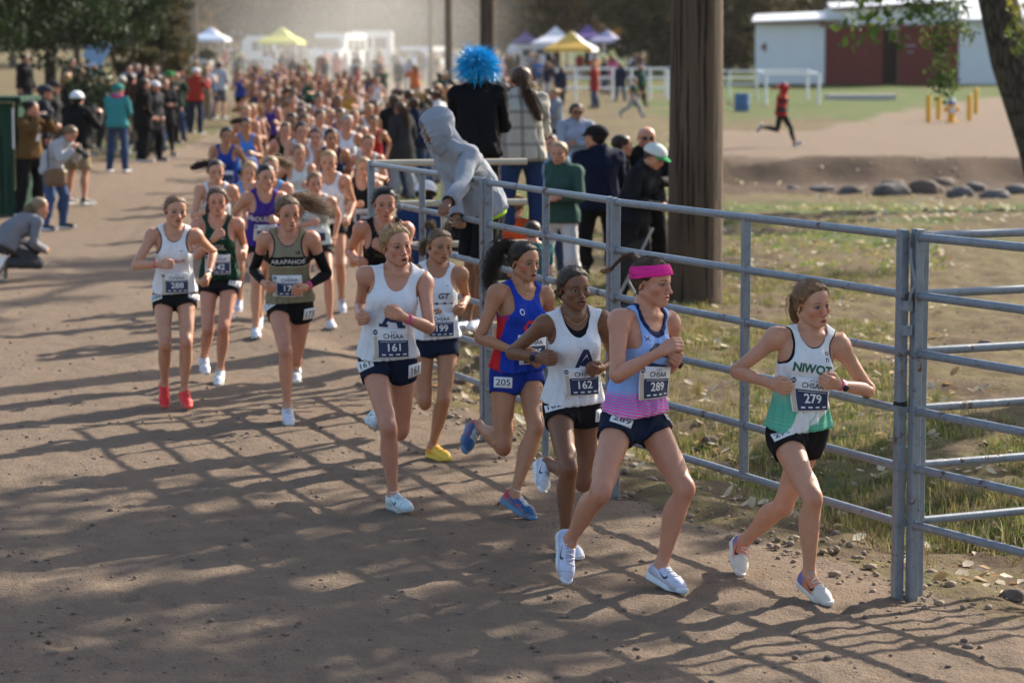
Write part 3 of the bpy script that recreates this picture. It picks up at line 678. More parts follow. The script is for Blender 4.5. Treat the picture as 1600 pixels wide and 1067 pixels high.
# ================================================================== print, bibs, hair
_FONT = {}
def glyphs(txt, bold=0.0, shear=0.0):
    """flat letters one unit high, centred: vertices (n,2) and triangles"""
    key = (txt, bold, shear)
    if key in _FONT: return _FONT[key]
    cu = bpy.data.curves.new('txt', 'FONT'); cu.body = txt; cu.offset = bold; cu.shear = shear; cu.resolution_u = 3; cu.align_x = 'LEFT'
    o = bpy.data.objects.new('txt', cu); COL.objects.link(o); e = o.evaluated_get(bpy.context.evaluated_depsgraph_get()); me = e.to_mesh(); me.calc_loop_triangles()
    V = np.array([v.co[:2] for v in me.vertices]); T = np.array([t.vertices[:] for t in me.loop_triangles]); e.to_mesh_clear(); bpy.data.objects.remove(o); bpy.data.curves.remove(cu)
    lo, hi = V.min(0), V.max(0); V = (V - (lo + hi) / 2) / (hi[1] - lo[1]); _FONT[key] = (V, T); return V, T
def split_long(V, T, L):
    V = [tuple(v) for v in V]; st = [tuple(t) for t in T]; out = []; mid = {}
    while st:
        t = st.pop(); e = [(math.dist(V[t[i]], V[t[(i + 1) % 3]]), i) for i in range(3)]; d, i = max(e)
        if d <= L: out.append(t); continue
        a, b, c = t[i], t[(i + 1) % 3], t[(i + 2) % 3]; k = (min(a, b), max(a, b))
        if k not in mid: mid[k] = len(V); V.append(tuple((V[a][j] + V[b][j]) / 2 for j in range(2)))
        st += [(a, mid[k], c), (mid[k], b, c)]
    return np.array(V), np.array(out)
def rect(w, h): return np.array([(-w / 2, -h / 2), (w / 2, -h / 2), (w / 2, h / 2), (-w / 2, h / 2)]), np.array([(0, 1, 2), (0, 2, 3)])
def disc(r, n=18): return np.array([(0, 0)] + [(r * math.cos(2 * math.pi * k / n), r * math.sin(2 * math.pi * k / n)) for k in range(n)]), np.array([(0, k + 1, (k + 1) % n + 1) for k in range(n)])
def poly(pts):
    from mathutils.geometry import tessellate_polygon
    return np.array(pts, float), np.array(tessellate_polygon([[Vector((p[0], p[1], 0)) for p in pts]]))
def stroke(pts, w):
    pts = [np.array(p, float) for p in pts]; V, T = [], []
    for i, p in enumerate(pts):
        t = unit(pts[min(i + 1, len(pts) - 1)] - pts[max(i - 1, 0)]); nn = np.array([-t[1], t[0]]); ww = w[i] if hasattr(w, '__len__') else w
        V += [p + nn * ww / 2, p - nn * ww / 2]
        if i: T += [(2 * i - 2, 2 * i - 1, 2 * i), (2 * i - 1, 2 * i + 1, 2 * i)]
    return np.array(V), np.array(T)
def swoosh(w): return poly([(w * x, w * y) for x, y in ((-.5, .05), (-.42, -.10), (-.30, -.16), (-.12, -.13), (.5, .2), (-.1, -.03), (-.26, -.02), (-.36, .06), (-.40, .2))])
class Print:
    """flat shapes laid on a rest-pose surface; skinned with it"""
    def __init__(s, tm, c, nrm, up=(0, 0, 1), lift=.0018):
        s.tm = tm; s.c = np.array(c, float); s.n = unit(np.array(nrm, float)); s.r = unit(np.cross(np.array(up, float), s.n)); s.u = np.cross(s.n, s.r); s.lift = lift; s.V = []; s.T = []; s.b = 0
    def put(s, VT, x=0.0, y=0.0, size=1.0, ang=0.0, mx=.02):
        V, T = VT; V = V * size; ca, sa = math.cos(R(ang)), math.sin(R(ang)); V = V @ np.array([[ca, sa], [-sa, ca]]); V, T = split_long(V, T, mx)
        bv = s.tm.bvh(); n = Vector(s.n); out = []
        for a, b in V:
            o = Vector(s.c + s.r * (x + a) + s.u * (y + b)); h = bv.ray_cast(o + n * .25, -n, .5)[0]; out.append(np.array(h if h else o) + s.n * s.lift)
        a, b, c = out[T[0][0]], out[T[0][1]], out[T[0][2]]
        sg = sum(np.dot(np.cross(out[t[1]] - out[t[0]], out[t[2]] - out[t[0]]), s.n) for t in T)
        if sg < 0: T = T[:, ::-1]
        s.V += out; s.T.append(T + s.b); s.b += len(out); return s
    def text(s, t, x=0, y=0, h=.04, bold=0.0, ang=0, stretch=1.0, shear=0.0):
        V, T = glyphs(t, bold, shear); return s.put((V * [stretch, 1.0], T), x, y, h, ang)
    def tmpl(s, mode): return Tmpl(np.array(s.V), np.concatenate(s.T), mode)
def plate(tm, c, nrm, w, h, lift, cut=0.0, nx=9, ny=7, flutter=.0):
    """a stiff paper number pinned on cloth: smoothed sheet with a rim, as rest-pose template"""
    n = unit(np.array(nrm, float)); r = unit(np.cross((0, 0, 1.0), n)); u = np.cross(n, r); bv = tm.bvh(); D = np.zeros((nx, ny)); Q = np.zeros((nx, ny, 3))
    for i in range(nx):
        for j in range(ny):
            o = np.array(c) + r * (i / (nx - 1) - .5) * w + u * (j / (ny - 1) - .5) * h; hit = bv.ray_cast(Vector(o + n * .25), Vector(-n), .5)[0]; D[i, j] = (np.array(hit) - o) @ n if hit else -.02; Q[i, j] = o
    D0 = D.copy()
    for _ in range(14):
        P = np.pad(D, 1, mode='edge'); D = (P[:-2, 1:-1] + P[2:, 1:-1] + P[1:-1, :-2] + P[1:-1, 2:] + 2 * D) / 6; D = np.maximum(D, D0)
    for _ in range(3):
        P = np.pad(D, 1, mode='edge'); D = (P[:-2, 1:-1] + P[2:, 1:-1] + P[1:-1, :-2] + P[1:-1, 2:] + 2 * D) / 6
    ii, jj = np.meshgrid(np.arange(nx), np.arange(ny), indexing='ij')
    V = Q + n * (D + lift + flutter * np.sin(ii * 1.3 + jj * .9))[..., None]; V = V.reshape(-1, 3)
    F = [(i * ny + j, (i + 1) * ny + j, (i + 1) * ny + j + 1, i * ny + j + 1) for i in range(nx - 1) for j in range(ny - 1)]
    T = np.array([t for a, b, c_, d in F for t in ((a, b, c_), (a, c_, d))]); V2 = V - n * .0025
    ring = [i * ny for i in range(nx)] + [(nx - 1) * ny + j for j in range(1, ny)] + [i * ny + ny - 1 for i in range(nx - 2, -1, -1)] + [j for j in range(ny - 2, 0, -1)]
    m = len(V); S = [t for a, b in zip(ring, ring[1:] + ring[:1]) for t in ((a, a + m, b), (b, a + m, b + m))]
    return Tmpl(np.concatenate([V, V2]), np.concatenate([T, T[:, ::-1] + m, np.array(S)]), 'shirt')
def strands(ctrl, rad, n=90, thick=.0022,  seed=1, wave=.006, seg=8, tipvar=.2, sides=3):
    """a lock of hair: many thin tapering tubes along one guide, in rest-pose head space"""
    g = np.random.default_rng(seed); ctrl = np.array(ctrl, float); k = len(ctrl)
    def cr(t):                                              # Catmull-Rom
        x = np.clip(t, 0, 1) * (k - 1); i = np.minimum(x.astype(int), k - 2); f = (x - i)[:, None]; P = lambda j: ctrl[np.clip(j, 0, k - 1)]
        a, b, c, d = P(i - 1), P(i), P(i + 1), P(i + 2); return .5 * (2 * b + (c - a) * f + (2 * a - 5 * b + 4 * c - d) * f ** 2 + (3 * b - a - 3 * c + d) * f ** 3)
    V, T, b = [], [], 0
    for q in range(n):
        L = 1 - tipvar * g.random() ** 1.5; stray = 1.0 if g.random() > .12 else 1.9; t = np.linspace(0, L, seg + 1); C = cr(t); rr = np.interp(t, np.linspace(0, 1, len(rad)), rad)
        a, rho = g.random() * 6.283, math.sqrt(g.random()); tg = np.gradient(C, axis=0); tg /= np.linalg.norm(tg, axis=1, keepdims=True) + 1e-9
        u = np.cross(tg, (0.3, 0.2, 1.0)); u /= np.linalg.norm(u, axis=1, keepdims=True) + 1e-9; v = np.cross(tg, u); ph = g.random(3) * 6.28
        w = wave * t[:, None] * (u * np.sin(6 * t + ph[0])[:, None] + v * np.sin(8 * t + ph[1])[:, None])
        C = C + (u * math.cos(a) + v * math.sin(a)) * (rho * rr * stray)[:, None] + w * stray; th = thick * (1 - .75 * (t / L) ** 2)
        for s_ in range(sides):
            an = 2 * math.pi * s_ / sides; V.append(C + (u * math.cos(an) + v * math.sin(an)) * th[:, None])
        m = seg + 1
        for s_ in range(sides):
            o, o2 = b + s_ * m, b + (s_ + 1) % sides * m
            T += [x for i in range(seg) for x in ((o + i, o2 + i, o + i + 1), (o2 + i, o2 + i + 1, o + i + 1))]
        b += sides * m
    return Tmpl(np.concatenate(V), np.array(T), 'head')
def braid(ctrl, r, n=14, seed=0):
    """plait of overlapping lobes"""
    ctrl = np.array(ctrl, float); G = []; V, T, b = [], [], 0; t = np.linspace(0, 1, n)
    P = np.stack([np.interp(t, np.linspace(0, 1, len(ctrl)), ctrl[:, k]) for k in range(3)], 1); tg = np.gradient(P, axis=0); tg /= np.linalg.norm(tg, axis=1, keepdims=True)
    me = bmesh.new(); bmesh.ops.create_icosphere(me, subdivisions=2, radius=1); S = np.array([v.co[:] for v in me.verts]); ST = np.array([[v.index for v in f.verts] for f in me.faces]); me.free()
    for i in range(n):
        u = unit(np.cross(tg[i], (0, .2, 1))); v = np.cross(tg[i], u); rr = r * (1 - .55 * t[i])
        for sd in (-1, 1):
            ax = unit(tg[i] + .8 * sd * u); bx = unit(np.cross(ax, v)); c = P[i] + u * sd * rr * .45 + tg[i] * sd * rr * .4
            V.append(c + S[:, :1] * ax * rr * 1.15 + S[:, 1:2] * bx * rr * .62 + S[:, 2:] * v * rr * .75); T.append(ST + b); b += len(S)
    return Tmpl(np.concatenate(V), np.concatenate(T), 'head')

def slick(n, seed, pole=(0, .098, 1.60), lift=.0095, thick=.0019, seg=6):
    """combed-back hair: fine strands lying on the skull from the hair line to a gathering point"""
    g = np.random.default_rng(seed); bv = HAIR['hi'].bvh(); pole = np.array(pole); C = np.array([0, .012, 1.575]); V, T, b = [], [], 0; t = np.linspace(0, 1, seg + 1)
    for q in range(n):
        a = (g.random() * 2 - 1) * 2.6; aa = abs(a); zl = np.interp(aa, [0, .35, .7, 1.0, 1.25, 1.55, 1.8, 2.2, 3.15], [1.634, 1.633, 1.618, 1.588, 1.563, 1.568, 1.520, 1.492, 1.480]) + g.normal() * .004
        st = C + np.array([math.sin(a) * .2, -math.cos(a) * .2, 0]); st[2] = zl
        k0 = g.random() * .55 if g.random() < .5 else 0; d0 = unit(np.array([st[0] * .4, st[1] * .45, zl - C[2]]) + 1e-6); d1 = unit(pole - C); pts = []
        for u in t:
            uu = k0 + (1 - k0) * u; d = unit(d0 * (1 - uu) + d1 * uu + np.array([0, 0, .25 * math.sin(math.pi * uu) * (1 - min(1, aa / 2.2))]))
            h = bv.ray_cast(Vector(C + d * .3), Vector(-d), .4)[0]; pts.append(np.array(h) + d * (.0012 + .0022 * g.random()) if h else C + d * .1)
        P = np.array(pts); P[1:-1] = (P[:-2] + 2 * P[1:-1] + P[2:]) / 4; P += g.normal(size=3) * .0006
        tg = np.gradient(P, axis=0); tg /= np.linalg.norm(tg, axis=1, keepdims=True) + 1e-9; u_ = np.cross(tg, P - C); u_ /= np.linalg.norm(u_, axis=1, keepdims=True) + 1e-9; v_ = np.cross(u_, tg)
        th = (thick * (.6 + .8 * g.random()) * np.sin(np.pi * np.clip(t * .9 + .08, 0, 1)) ** .5)[:, None]; m = seg + 1
        for k in range(3):
            an = 2 * math.pi * k / 3; V.append(P + (u_ * math.cos(an) * 1.5 + v_ * math.sin(an)) * th)
        for k in range(3):
            o, o2 = b + k * m, b + (k + 1) % 3 * m; T += [x for i in range(seg) for x in ((o + i, o2 + i, o + i + 1), (o2 + i, o2 + i + 1, o + i + 1))]
        b += 3 * m
    return Tmpl(np.concatenate(V), np.array(T), 'head')
SLICK = slick(420, 5, thick=.0015)
def wisps(n, seed):
    g = np.random.default_rng(seed); out = []; bv = HAIR['hi'].bvh(); C = np.array([0, .012, 1.575])
    V, T, b = [], [], 0
    for q in range(n):
        a = (g.random() * 2 - 1) * 3.1; e = g.random() * 1.3 - .25; d = np.array([math.sin(a) * math.cos(e), -math.cos(a) * math.cos(e), math.sin(e)]); h = bv.ray_cast(Vector(C + d * .3), Vector(-d), .25)[0]
        if not h: continue
        p = np.array(h); tdir = unit(np.array([g.normal() * .5, .7 + g.normal() * .4, g.normal() * .4]) + d * (.25 + .5 * g.random())); L = .02 + .05 * g.random(); cv = g.normal(size=3) * .35; P = np.array([p + tdir * L * t + cv * L * t * t * .5 - np.array([0, 0, .3 * L * t * t]) for t in np.linspace(0, 1, 6)]); u = unit(np.cross(tdir, d)); w = np.cross(tdir, u); th = np.linspace(.0008, .0004, 6)[:, None]
        for k in range(3): V.append(P + (u * math.cos(k * 2.094) + w * math.sin(k * 2.094)) * th)
        for k in range(3): o, o2 = b + k * 6, b + (k + 1) % 3 * 6; T += [x for i in range(5) for x in ((o + i, o2 + i, o + i + 1), (o2 + i, o2 + i + 1, o + i + 1))]
        b += 18
    return Tmpl(np.concatenate(V), np.array(T), 'head')
WISPS = wisps(130, 9)
# ================================================================== assembling a person
_FV = [0]
def face_var(V):
    """every head a little different: width, jaw, nose, open mouth"""
    _FV[0] += 1; g = np.random.default_rng(900 + _FV[0]); V = V.copy(); n_ = g.normal; g = type('G', (), {'normal': staticmethod(lambda: 1.5 * float(n_()))}); k = sstep(1.44, 1.47, V[:, 2]); low = sstep(1.545, 1.47, V[:, 2]) * k; fr = sstep(-.03, -.08, V[:, 1]) * k
    V[:, 0] *= 1 + (g.normal() * .030) * k + g.normal() * .05 * low; nose = np.exp(-(V[:, 0] / .016) ** 2 - ((V[:, 2] - 1.528) / .022) ** 2) * fr
    V[:, 1] -= nose * (g.normal() * .0035 - .001); V[:, 0] *= 1 + nose * (g.normal() * .12 - .08); V[:, 1] -= np.exp(-(V[:, 0] / .03) ** 2 - ((V[:, 2] - 1.463) / .02) ** 2) * fr * g.normal() * .004
    V[:, 2] -= low * (g.normal() * .003 + .001); V[:, 1] -= np.exp(-((np.abs(V[:, 0]) - .042) / .02) ** 2 - ((V[:, 2] - 1.53) / .02) ** 2) * fr * g.normal() * .003
    op = max(0.0, g.normal() * .003 + .0035); V[:, 2] -= op * sstep(1.4895, 1.4855, V[:, 2]) * fr * sstep(1.45, 1.465, V[:, 2]) * np.exp(-(V[:, 0] / .03) ** 2); return V
def put_on(tm, pose, base, name, mat, parent, push=0.0):
    V = skin(tm.V, tm.W, pose)
    o = link(name, mesh_np(name, V - base, tm.T.astype(np.int32), True, tm.V), mat, parent); return o
def person(pose, label, skin_m, lod='hi', group=None, cat='person', base=None):
    bt = BODY[lod]; V = skin(face_var(bt.V) if lod != 'far' else bt.V, bt.W, pose)
    if base is None: base = np.array([pose.J[0][0], pose.J[0][1], float(ground_z(pose.J[0][0], pose.J[0][1]))])
    o = link('person', mesh_np('person', V - base, bt.T.astype(np.int32), True, bt.V), skin_m); o.location = base; tag(o, label, cat, group)
    o_pose = (pose, base); return o, o_pose
class Who:
    """a person with parts"""
    def __init__(s, pose, label, skin_m, lod='hi', group=None, base=None):
        s.pose = pose; s.o, (_, s.base) = person(pose, label, skin_m, lod, group, 'person', base); s.lod = lod
    def wear(s, name, tm, mat, parent=None): return put_on(tm, s.pose, s.base, name, mat, parent or s.o)
    def show(s, name, pr, mat, parent=None, mode='shirt'): return s.wear(name, pr.tmpl(mode) if isinstance(pr, Print) else pr, mat, parent)
    def shoes(s, up, sole, sock=None, lace=None, logo=None):
        for q in (1, -1):
            u = s.wear('shoe', SHOE[q][0], up); s.wear('sole', SHOE[q][1], sole, u)
            if lace is not None: s.wear('laces', LACE[q], lace, u)
            if logo is not None: [s.wear('shoe_mark', mk_, logo, u) for mk_ in MARK[q]]
            if sock is not None: s.wear('sock', SOCK[q], sock)
def _lace(q):
    V, T, b = [], [], 0; bv = SHOE[q][0].bvh(); mb = MB()
    for i in range(5):
        y = -.105 + i * .022; sg = 1 if i % 2 else -1; pts = []
        for k in range(6):
            u = (k / 5 - .5) * .046; o = Vector((q * .094 + u, y + sg * u * .25, .3)); h = bv.ray_cast(o, Vector((0, 0, -1)), .5)[0]
            if h: pts.append(Vector(h) + Vector((0, 0, .002)))
        if len(pts) > 2: mb.tube(pts, .003, 4)
    V = np.array(mb.v); T = np.array([t for f in mb.f for t in ([(f[0], f[i], f[i + 1]) for i in range(1, len(f) - 1)])]); t = Tmpl(V, T); t.W[:] = 0; t.W[:, BI['ftL' if q > 0 else 'ftR']] = 1; return t
LACE = {q: _lace(q) for q in (1, -1)}
def _mark(q):
    out = []
    for side in (1, -1):
        p = Print(SHOE[q][0], (q * .093, -.045, .048), (side, 0, .25), (0, 0, 1), .0015); V, T = swoosh(.075)
        # the thick end lies towards the toe
        V = V * [-1 if side > 0 else 1, 1]; p.put((V * [-1, 1], T), 0, 0, 1, 0, .012); t = p.tmpl('body'); t.W[:] = 0; t.W[:, BI['ftL' if q > 0 else 'ftR']] = 1; out.append(t)
    return out
MARK = {q: _mark(q) for q in (1, -1)}
WHITE = ink('white_print', (.80, .80, .80)); NAVY = ink('navy_print', (.018, .030, .085)); BLACKP = ink('black_print', (.012, .012, .014))
PAPER = plain('bib_paper', (.78, .78, .78), .55, .04, 30); BIBNAVY = plain('bib_navy', (.020, .035, .095), .5, .06, 20); TAN = plain('bib_strip', (.55, .47, .36), .6)
_BIB = {}
def race_bib(w, shirt, number, z=1.035, x=.0, tilt=0.0, detail=True):
    """pinned paper number: white sheet, navy field, figures, heading, tear-off strip"""
    k = (id(shirt), z, x)
    if k not in _BIB: _BIB[k] = plate(shirt, (x, 0, z), (0, -1, .03), .205, .155, .009, flutter=.0008)
    P = _BIB[k]; o = w.wear('race_bib', P, PAPER)
    f = Print(P, (x, 0, z), (0, -1, .03), lift=.0012)
    f.put(rect(.170, .092), .012, -.026); w.show('navy_field', f, BIBNAVY, o)
    f = Print(P, (x, 0, z), (0, -1, .03), lift=.0026); f.text(number, .016, -.018, .043, .018, stretch=1.12)
    if detail:
        for i in range(4): f.text(('W', 'Trials', 'sport', 'MARCO')[i][:0] or '-', .0, 0, .001) if False else None
        f.put(rect(.150, .002), .014, .012)
        for i in range(4): f.put(rect(.022, .007), -.044 + i * .040, -.058)
    w.show('bib_number', f, WHITE, o)
    f = Print(P, (x, 0, z), (0, -1, .03), lift=.0018); f.text('CHSAA', .016, .041, .026, .012)
    for i in (-1, 0, 1): f.put(disc(.0035, 8), .016 + i * .013, .063 + (.003 if i == 0 else 0))
    w.show('bib_heading', f, NAVY, o)
    f = Print(P, (x, 0, z), (0, -1, .03), lift=.0018); f.put(disc(.0135), -.086, .058); w.show('bib_badge', f, NAVY, o)
    if detail:
        f = Print(P, (x, 0, z), (0, -1, .03), lift=.0026); f.text('5A', -.086, .058, .012, .01); w.show('bib_class', f, WHITE, o)
    f = Print(P, (x, 0, z), (0, -1, .03), lift=.0016); f.put(rect(.020, .115), -.086, -.018); w.show('tear_off_strip', f, TAN, o)
def hip_tag(w, q, number, z=.850, ang=24):
    """small white number on the side of the shorts"""
    n = (q * math.sin(R(ang)), -math.cos(R(ang)), 0); c = (q * .135, -.05, z)
    P = plate(GAR['shorts'], c, n, .105, .070, .006, nx=6, ny=4, flutter=.001); P = Tmpl(P.V, P.T, 'body')
    o = w.wear('hip_number', P, PAPER); f = Print(P, c, n, lift=.0018); f.text(number, 0, 0, .042, .008); w.show('figures', f, BLACKP, o, 'body')
def tie(r, c, mat, w, ax=(0, 1, .4)):
    mb = MB(); a = unit(np.array(ax)); u = unit(np.cross(a, (1, .1, 0))); v = np.cross(a, u); pts = [np.array(c) + (u * math.cos(t) + v * math.sin(t)) * r for t in np.linspace(0, 6.283, 13)]
    mb.tube(pts, .006, 6, False); T = np.array([t for f in mb.f for t in ((f[0], f[1], f[2]), (f[0], f[2], f[3]))]); return w.wear('hair_tie', Tmpl(np.array(mb.v), T, 'head'), mat)
def band_on(w, name, bone, t0, t1, r, mat, n=14, off=(0, 0)):
    """wrist band, watch strap or anklet: ring about a limb; t along the arm"""
    q = 1 if bone == 'L' else -1; m = np.array([q, 1, 1]); V = []
    for t, k in ((t0, .96), (t0, 1.0), (t1, 1.0), (t1, .96)):
        rp, rf = np.interp(t, ARM_S[:, 0], ARM_S[:, 1]) * r, np.interp(t, ARM_S[:, 0], ARM_S[:, 2]) * r
        for i in range(n):
            a = 2 * math.pi * i / n; V.append((SH + ARM_D * t + ARM_N * math.cos(a) * rp * k + np.array([0, 1, 0]) * math.sin(a) * rf * k) * m)
    T = [x for j in range(3) for i in range(n) for x in ((j * n + i, j * n + (i + 1) % n, (j + 1) * n + i), (j * n + (i + 1) % n, (j + 1) * n + (i + 1) % n, (j + 1) * n + i))]
    T = np.array(T); return w.wear(name, Tmpl(np.array(V), T if q > 0 else T[:, ::-1]), mat)
def watch(w, bone, strap, face=None):
    s = band_on(w, 'wrist_watch', bone, .492, .514, 1.16, strap); q = 1 if bone == 'L' else -1; m = np.array([q, 1, 1]); mb = MB()
    c = SH + ARM_D * .503 - ARM_N * .030; a = unit(-ARM_N)
    V = []; n = 14
    for h, r in ((-.004, .017), (.006, .018), (.009, .015)):
        for i in range(n): t = 2 * math.pi * i / n; V.append((c + a * h + (ARM_D * math.cos(t) + np.array([0, 1, 0]) * math.sin(t)) * r) * m)
    T = [x for j in range(2) for i in range(n) for x in ((j * n + i, j * n + (i + 1) % n, (j + 1) * n + i), (j * n + (i + 1) % n, (j + 1) * n + (i + 1) % n, (j + 1) * n + i))] + [(2 * n, 2 * n + i, 2 * n + i + 1) for i in range(1, n - 1)]
    w.wear('watch_face', Tmpl(np.array(V), np.array(T)), face or BLACKP, s)
# ================================================================== ground and road
def fbm(x, y, seed=0, oct=4, lac=2.03):
    """cheap value noise on arrays"""
    out = np.zeros_like(x); a = 1.0; tot = 0
    for o in range(oct):
        xi, yi = np.floor(x), np.floor(y); fx, fy = x - xi, y - yi; fx = fx * fx * (3 - 2 * fx); fy = fy * fy * (3 - 2 * fy)
        h = lambda i, j: (np.sin((i * 127.1 + j * 311.7 + seed * 74.7 + o * 19.3)) * 43758.5453) % 1.0
        out += a * ((h(xi, yi) * (1 - fx) + h(xi + 1, yi) * fx) * (1 - fy) + (h(xi, yi + 1) * (1 - fx) + h(xi + 1, yi + 1) * fx) * fy); tot += a; a *= .5; x, y = x * lac + 5.2, y * lac + 1.3
    return out / tot
def fence_x(y): return np.interp(y, [2, 11.0, 12.44, 15.31, 17.5, 20.2, 30, 50, 90, 140], [6.5, 2.6, 1.913, .605, -.162, -1.11, -1.6, -2.3, -3.0, -2.0])
def road_in(x, y):
    """1 on the dirt road, 0 beside it, noisy soft edge"""
    n = (fbm(x * .9, y * .9, 3) - .5) * 1.0
    rgt = fence_x(y) + .25 + n * .7 - x; lft = x - np.interp(y, [0, 36, 44, 60, 140], [-60, -40, -8.6, -8.0, -9]) + n * .9
    m = sstep(-.2, .35, np.minimum(rgt, lft)) * (1 - sstep(120, 160, y))
    cross = sstep(0, 3, x - 3) * sstep(-2, 2, 8.5 - np.abs(y - (69 - .02 * x)) + n * 4)                       # track crossing on the right
    br = sstep(-2, 2, 4.5 - np.abs((x - 12 - (y - 72) * .30)) + n * 4) * sstep(70, 78, y) * (1 - sstep(108, 125, y))  # branch to the barn
    return np.clip(np.maximum(m, np.maximum(cross, br)), 0, 1)
ys = np.concatenate([np.linspace(-25, 8.2, 12)[:-1], np.geomspace(8.2, 70, 400), np.geomspace(70, 320, 60)[1:], np.geomspace(320, 2200, 8)[1:]])
us = np.linspace(-1, 1, 264); us_out = np.array([1.15, 1.6, 3, 8, 25]); us = np.concatenate([-us_out[::-1], us, us_out])
U, Y = np.meshgrid(us, ys, indexing='xy'); X = U * (.235 * np.maximum(Y, 10) + 1.6)
Zg = ground_z(X, Y); RD = road_in(X, Y)
near = 1 - sstep(45, 80, Y)
Zg = Zg + near * ((fbm(X * 3.0, Y * 3.0, 1) - .5) * (.016 * RD + .12 * (1 - RD)) + (fbm(X * 11, Y * 11, 5) - .5) * (.016 * RD + .040 * (1 - RD)))
Zg = Zg + (fbm(X * .25, Y * .25, 9) - .5) * .25 * (1 - RD) * sstep(22, 40, Y)
ruts = np.abs(((X - fence_x(Y) + 4.2) % 1.9) - .5); Zg = Zg - .012 * RD * near * np.exp(-(ruts / .10) ** 2)
g = np.random.default_rng(55)                                     # scuffs and foot marks in the dirt
for q in range(1500):
    yy = 9 + 17 * g.random() ** 1.3; xx = (g.random() * 2 - 1) * (.21 * yy + .3); i0, i1 = np.searchsorted(ys, (yy - .3, yy + .3)); c_ = int(np.argmin(np.abs(X[i0] - xx))); sl = (slice(i0, i1), slice(max(0, c_ - 9), c_ + 10)); an = R(24 + 25 * g.normal()); dx, dy = X[sl] - xx, Y[sl] - yy
    u_, v_ = dx * math.sin(an) - dy * math.cos(an), dx * math.cos(an) + dy * math.sin(an); e_ = (u_ / (.12 + .05 * g.random())) ** 2 + (v_ / (.05 + .02 * g.random())) ** 2; Zg[sl] += (-.007 * np.exp(-e_) + .0045 * np.exp(-((np.sqrt(e_) - 1.35) / .35) ** 2)) * (.5 + .8 * g.random()) * RD[sl]
nx, ny = len(us), len(ys); idx = np.arange(nx * ny).reshape(ny, nx)
Fq = np.stack([idx[:-1, :-1], idx[:-1, 1:], idx[1:, 1:], idx[1:, :-1]], -1).reshape(-1, 4); Vg = np.stack([X, Y, Zg], -1).reshape(-1, 3)
rd_f = RD.ravel()[Fq].mean(1) > .5
def ground_mat():
    n = NT('ground_surface'); p = n.pos(); a = n.n('Attribute', attribute_name='dirt').outputs['Fac']; g = n.n('Attribute', attribute_name='green').outputs['Fac']
    big = n.noise(p, .55, 4, .6); mid_ = n.noise(p, 4.5, 5, .65); fine = n.noise(p, 38, 4, .7); grit = n.noise(p, 150, 2, .6)
    d = n.mix(mid_, (.140, .099, .070), (.248, .184, .133)); d = n.mix(n.math('MULTIPLY', n.step(.45, .70, big), .45), d, (.210, .156, .112)); d = n.mix(n.math('MULTIPLY', n.step(.55, .80, fine), .6), d, (.080, .054, .036)); d = n.mix(n.math('MULTIPLY', n.step(.60, .70, grit), .7), d, (.37, .30, .23))
    so = n.mix(mid_, (.070, .044, .028), (.175, .120, .078)); dry = n.mix(fine, (.100, .082, .034), (.215, .175, .078)); gr = n.mix(fine, (.045, .075, .016), (.115, .145, .040))
    e = n.mix(n.step(.40, .60, n.math('ADD', n.math('MULTIPLY', mid_, .6), n.math('MULTIPLY', big, .4))), so, dry); e = n.mix(n.step(-.2, -.6, g), e, n.mix(mid_, (.050, .031, .021), (.125, .083, .056))); e = n.mix(n.step(.35, .75, n.math('ADD', g, n.math('MULTIPLY', n.math('SUBTRACT', fine, .5), .5))), e, gr)  # strongly negative green: bank soil coloured darker to deepen its shaded face
    c = n.mix(n.step(.35, .65, n.math('ADD', a, n.math('MULTIPLY', n.math('SUBTRACT', mid_, .5), .5))), e, d)
    n.bump(n.math('ADD', n.math('ADD', n.math('MULTIPLY', mid_, .9), n.math('MULTIPLY', fine, .55)), n.math('MULTIPLY', grit, .22)), 1.0, .042)
    return n.out(c, .92, Specular_IOR_Level=.12)
GM = ground_mat()
GREEN = fbm(X * .5, Y * .6, 21) * 1.3 - .34 - .22 * (1 - sstep(28, 40, Y)) + .55 * np.exp(-((Y - 44) / 4) ** 2) + .40 * sstep(75, 95, Y) * sstep(2, 9, X) + .30 * np.exp(-((Y - 49) / 3) ** 2) * sstep(3, 6, X) - 1.6 * np.exp(-((Y - 57.5) / 4.0) ** 2) * sstep(2, 5, X)  # last term picks out the bank soil whose shade is darkened in colour
for nm, sel in (('dirt_road', rd_f), ('ground', ~rd_f)):
    Fs = Fq[sel]; u, inv = np.unique(Fs, return_inverse=True); me = mesh_np(nm, Vg[u], inv.reshape(-1, 4).astype(np.int32))
    for an, arr in (('dirt', RD), ('green', GREEN)):
        at = me.attributes.new(an, 'FLOAT', 'POINT'); at.data.foreach_set('value', arr.ravel()[u].astype(np.float32))
    tag(link(nm, me, GM), kind='structure')
def gz(x, y): return float(ground_z(x, y))
# loose stones on the road, one heap of gravel
def stones(name, pts, sizes, mat, seed, flat=.6):
    g = np.random.default_rng(seed); bm = bmesh.new(); bmesh.ops.create_icosphere(bm, subdivisions=1, radius=1); S = np.array([v.co[:] for v in bm.verts]); T = np.array([[v.index for v in f.verts] for f in bm.faces]); bm.free()
    n = len(pts); sc = sizes[:, None] * np.stack([.7 + .6 * g.random(n), .7 + .6 * g.random(n), flat * (.7 + .5 * g.random(n))], 1); th = g.random(n) * 6.28
    V = S[None] * sc[:, None] * (1 + .25 * (g.random((n, len(S), 1)) - .5)); c, s_ = np.cos(th)[:, None], np.sin(th)[:, None]; V = np.stack([V[..., 0] * c - V[..., 1] * s_, V[..., 0] * s_ + V[..., 1] * c, V[..., 2]], -1) + pts[:, None]
    F = (T[None] + (np.arange(n) * len(S))[:, None, None]).reshape(-1, 3); return link(name, mesh_np(name, V.reshape(-1, 3), F.astype(np.int32), False), mat)
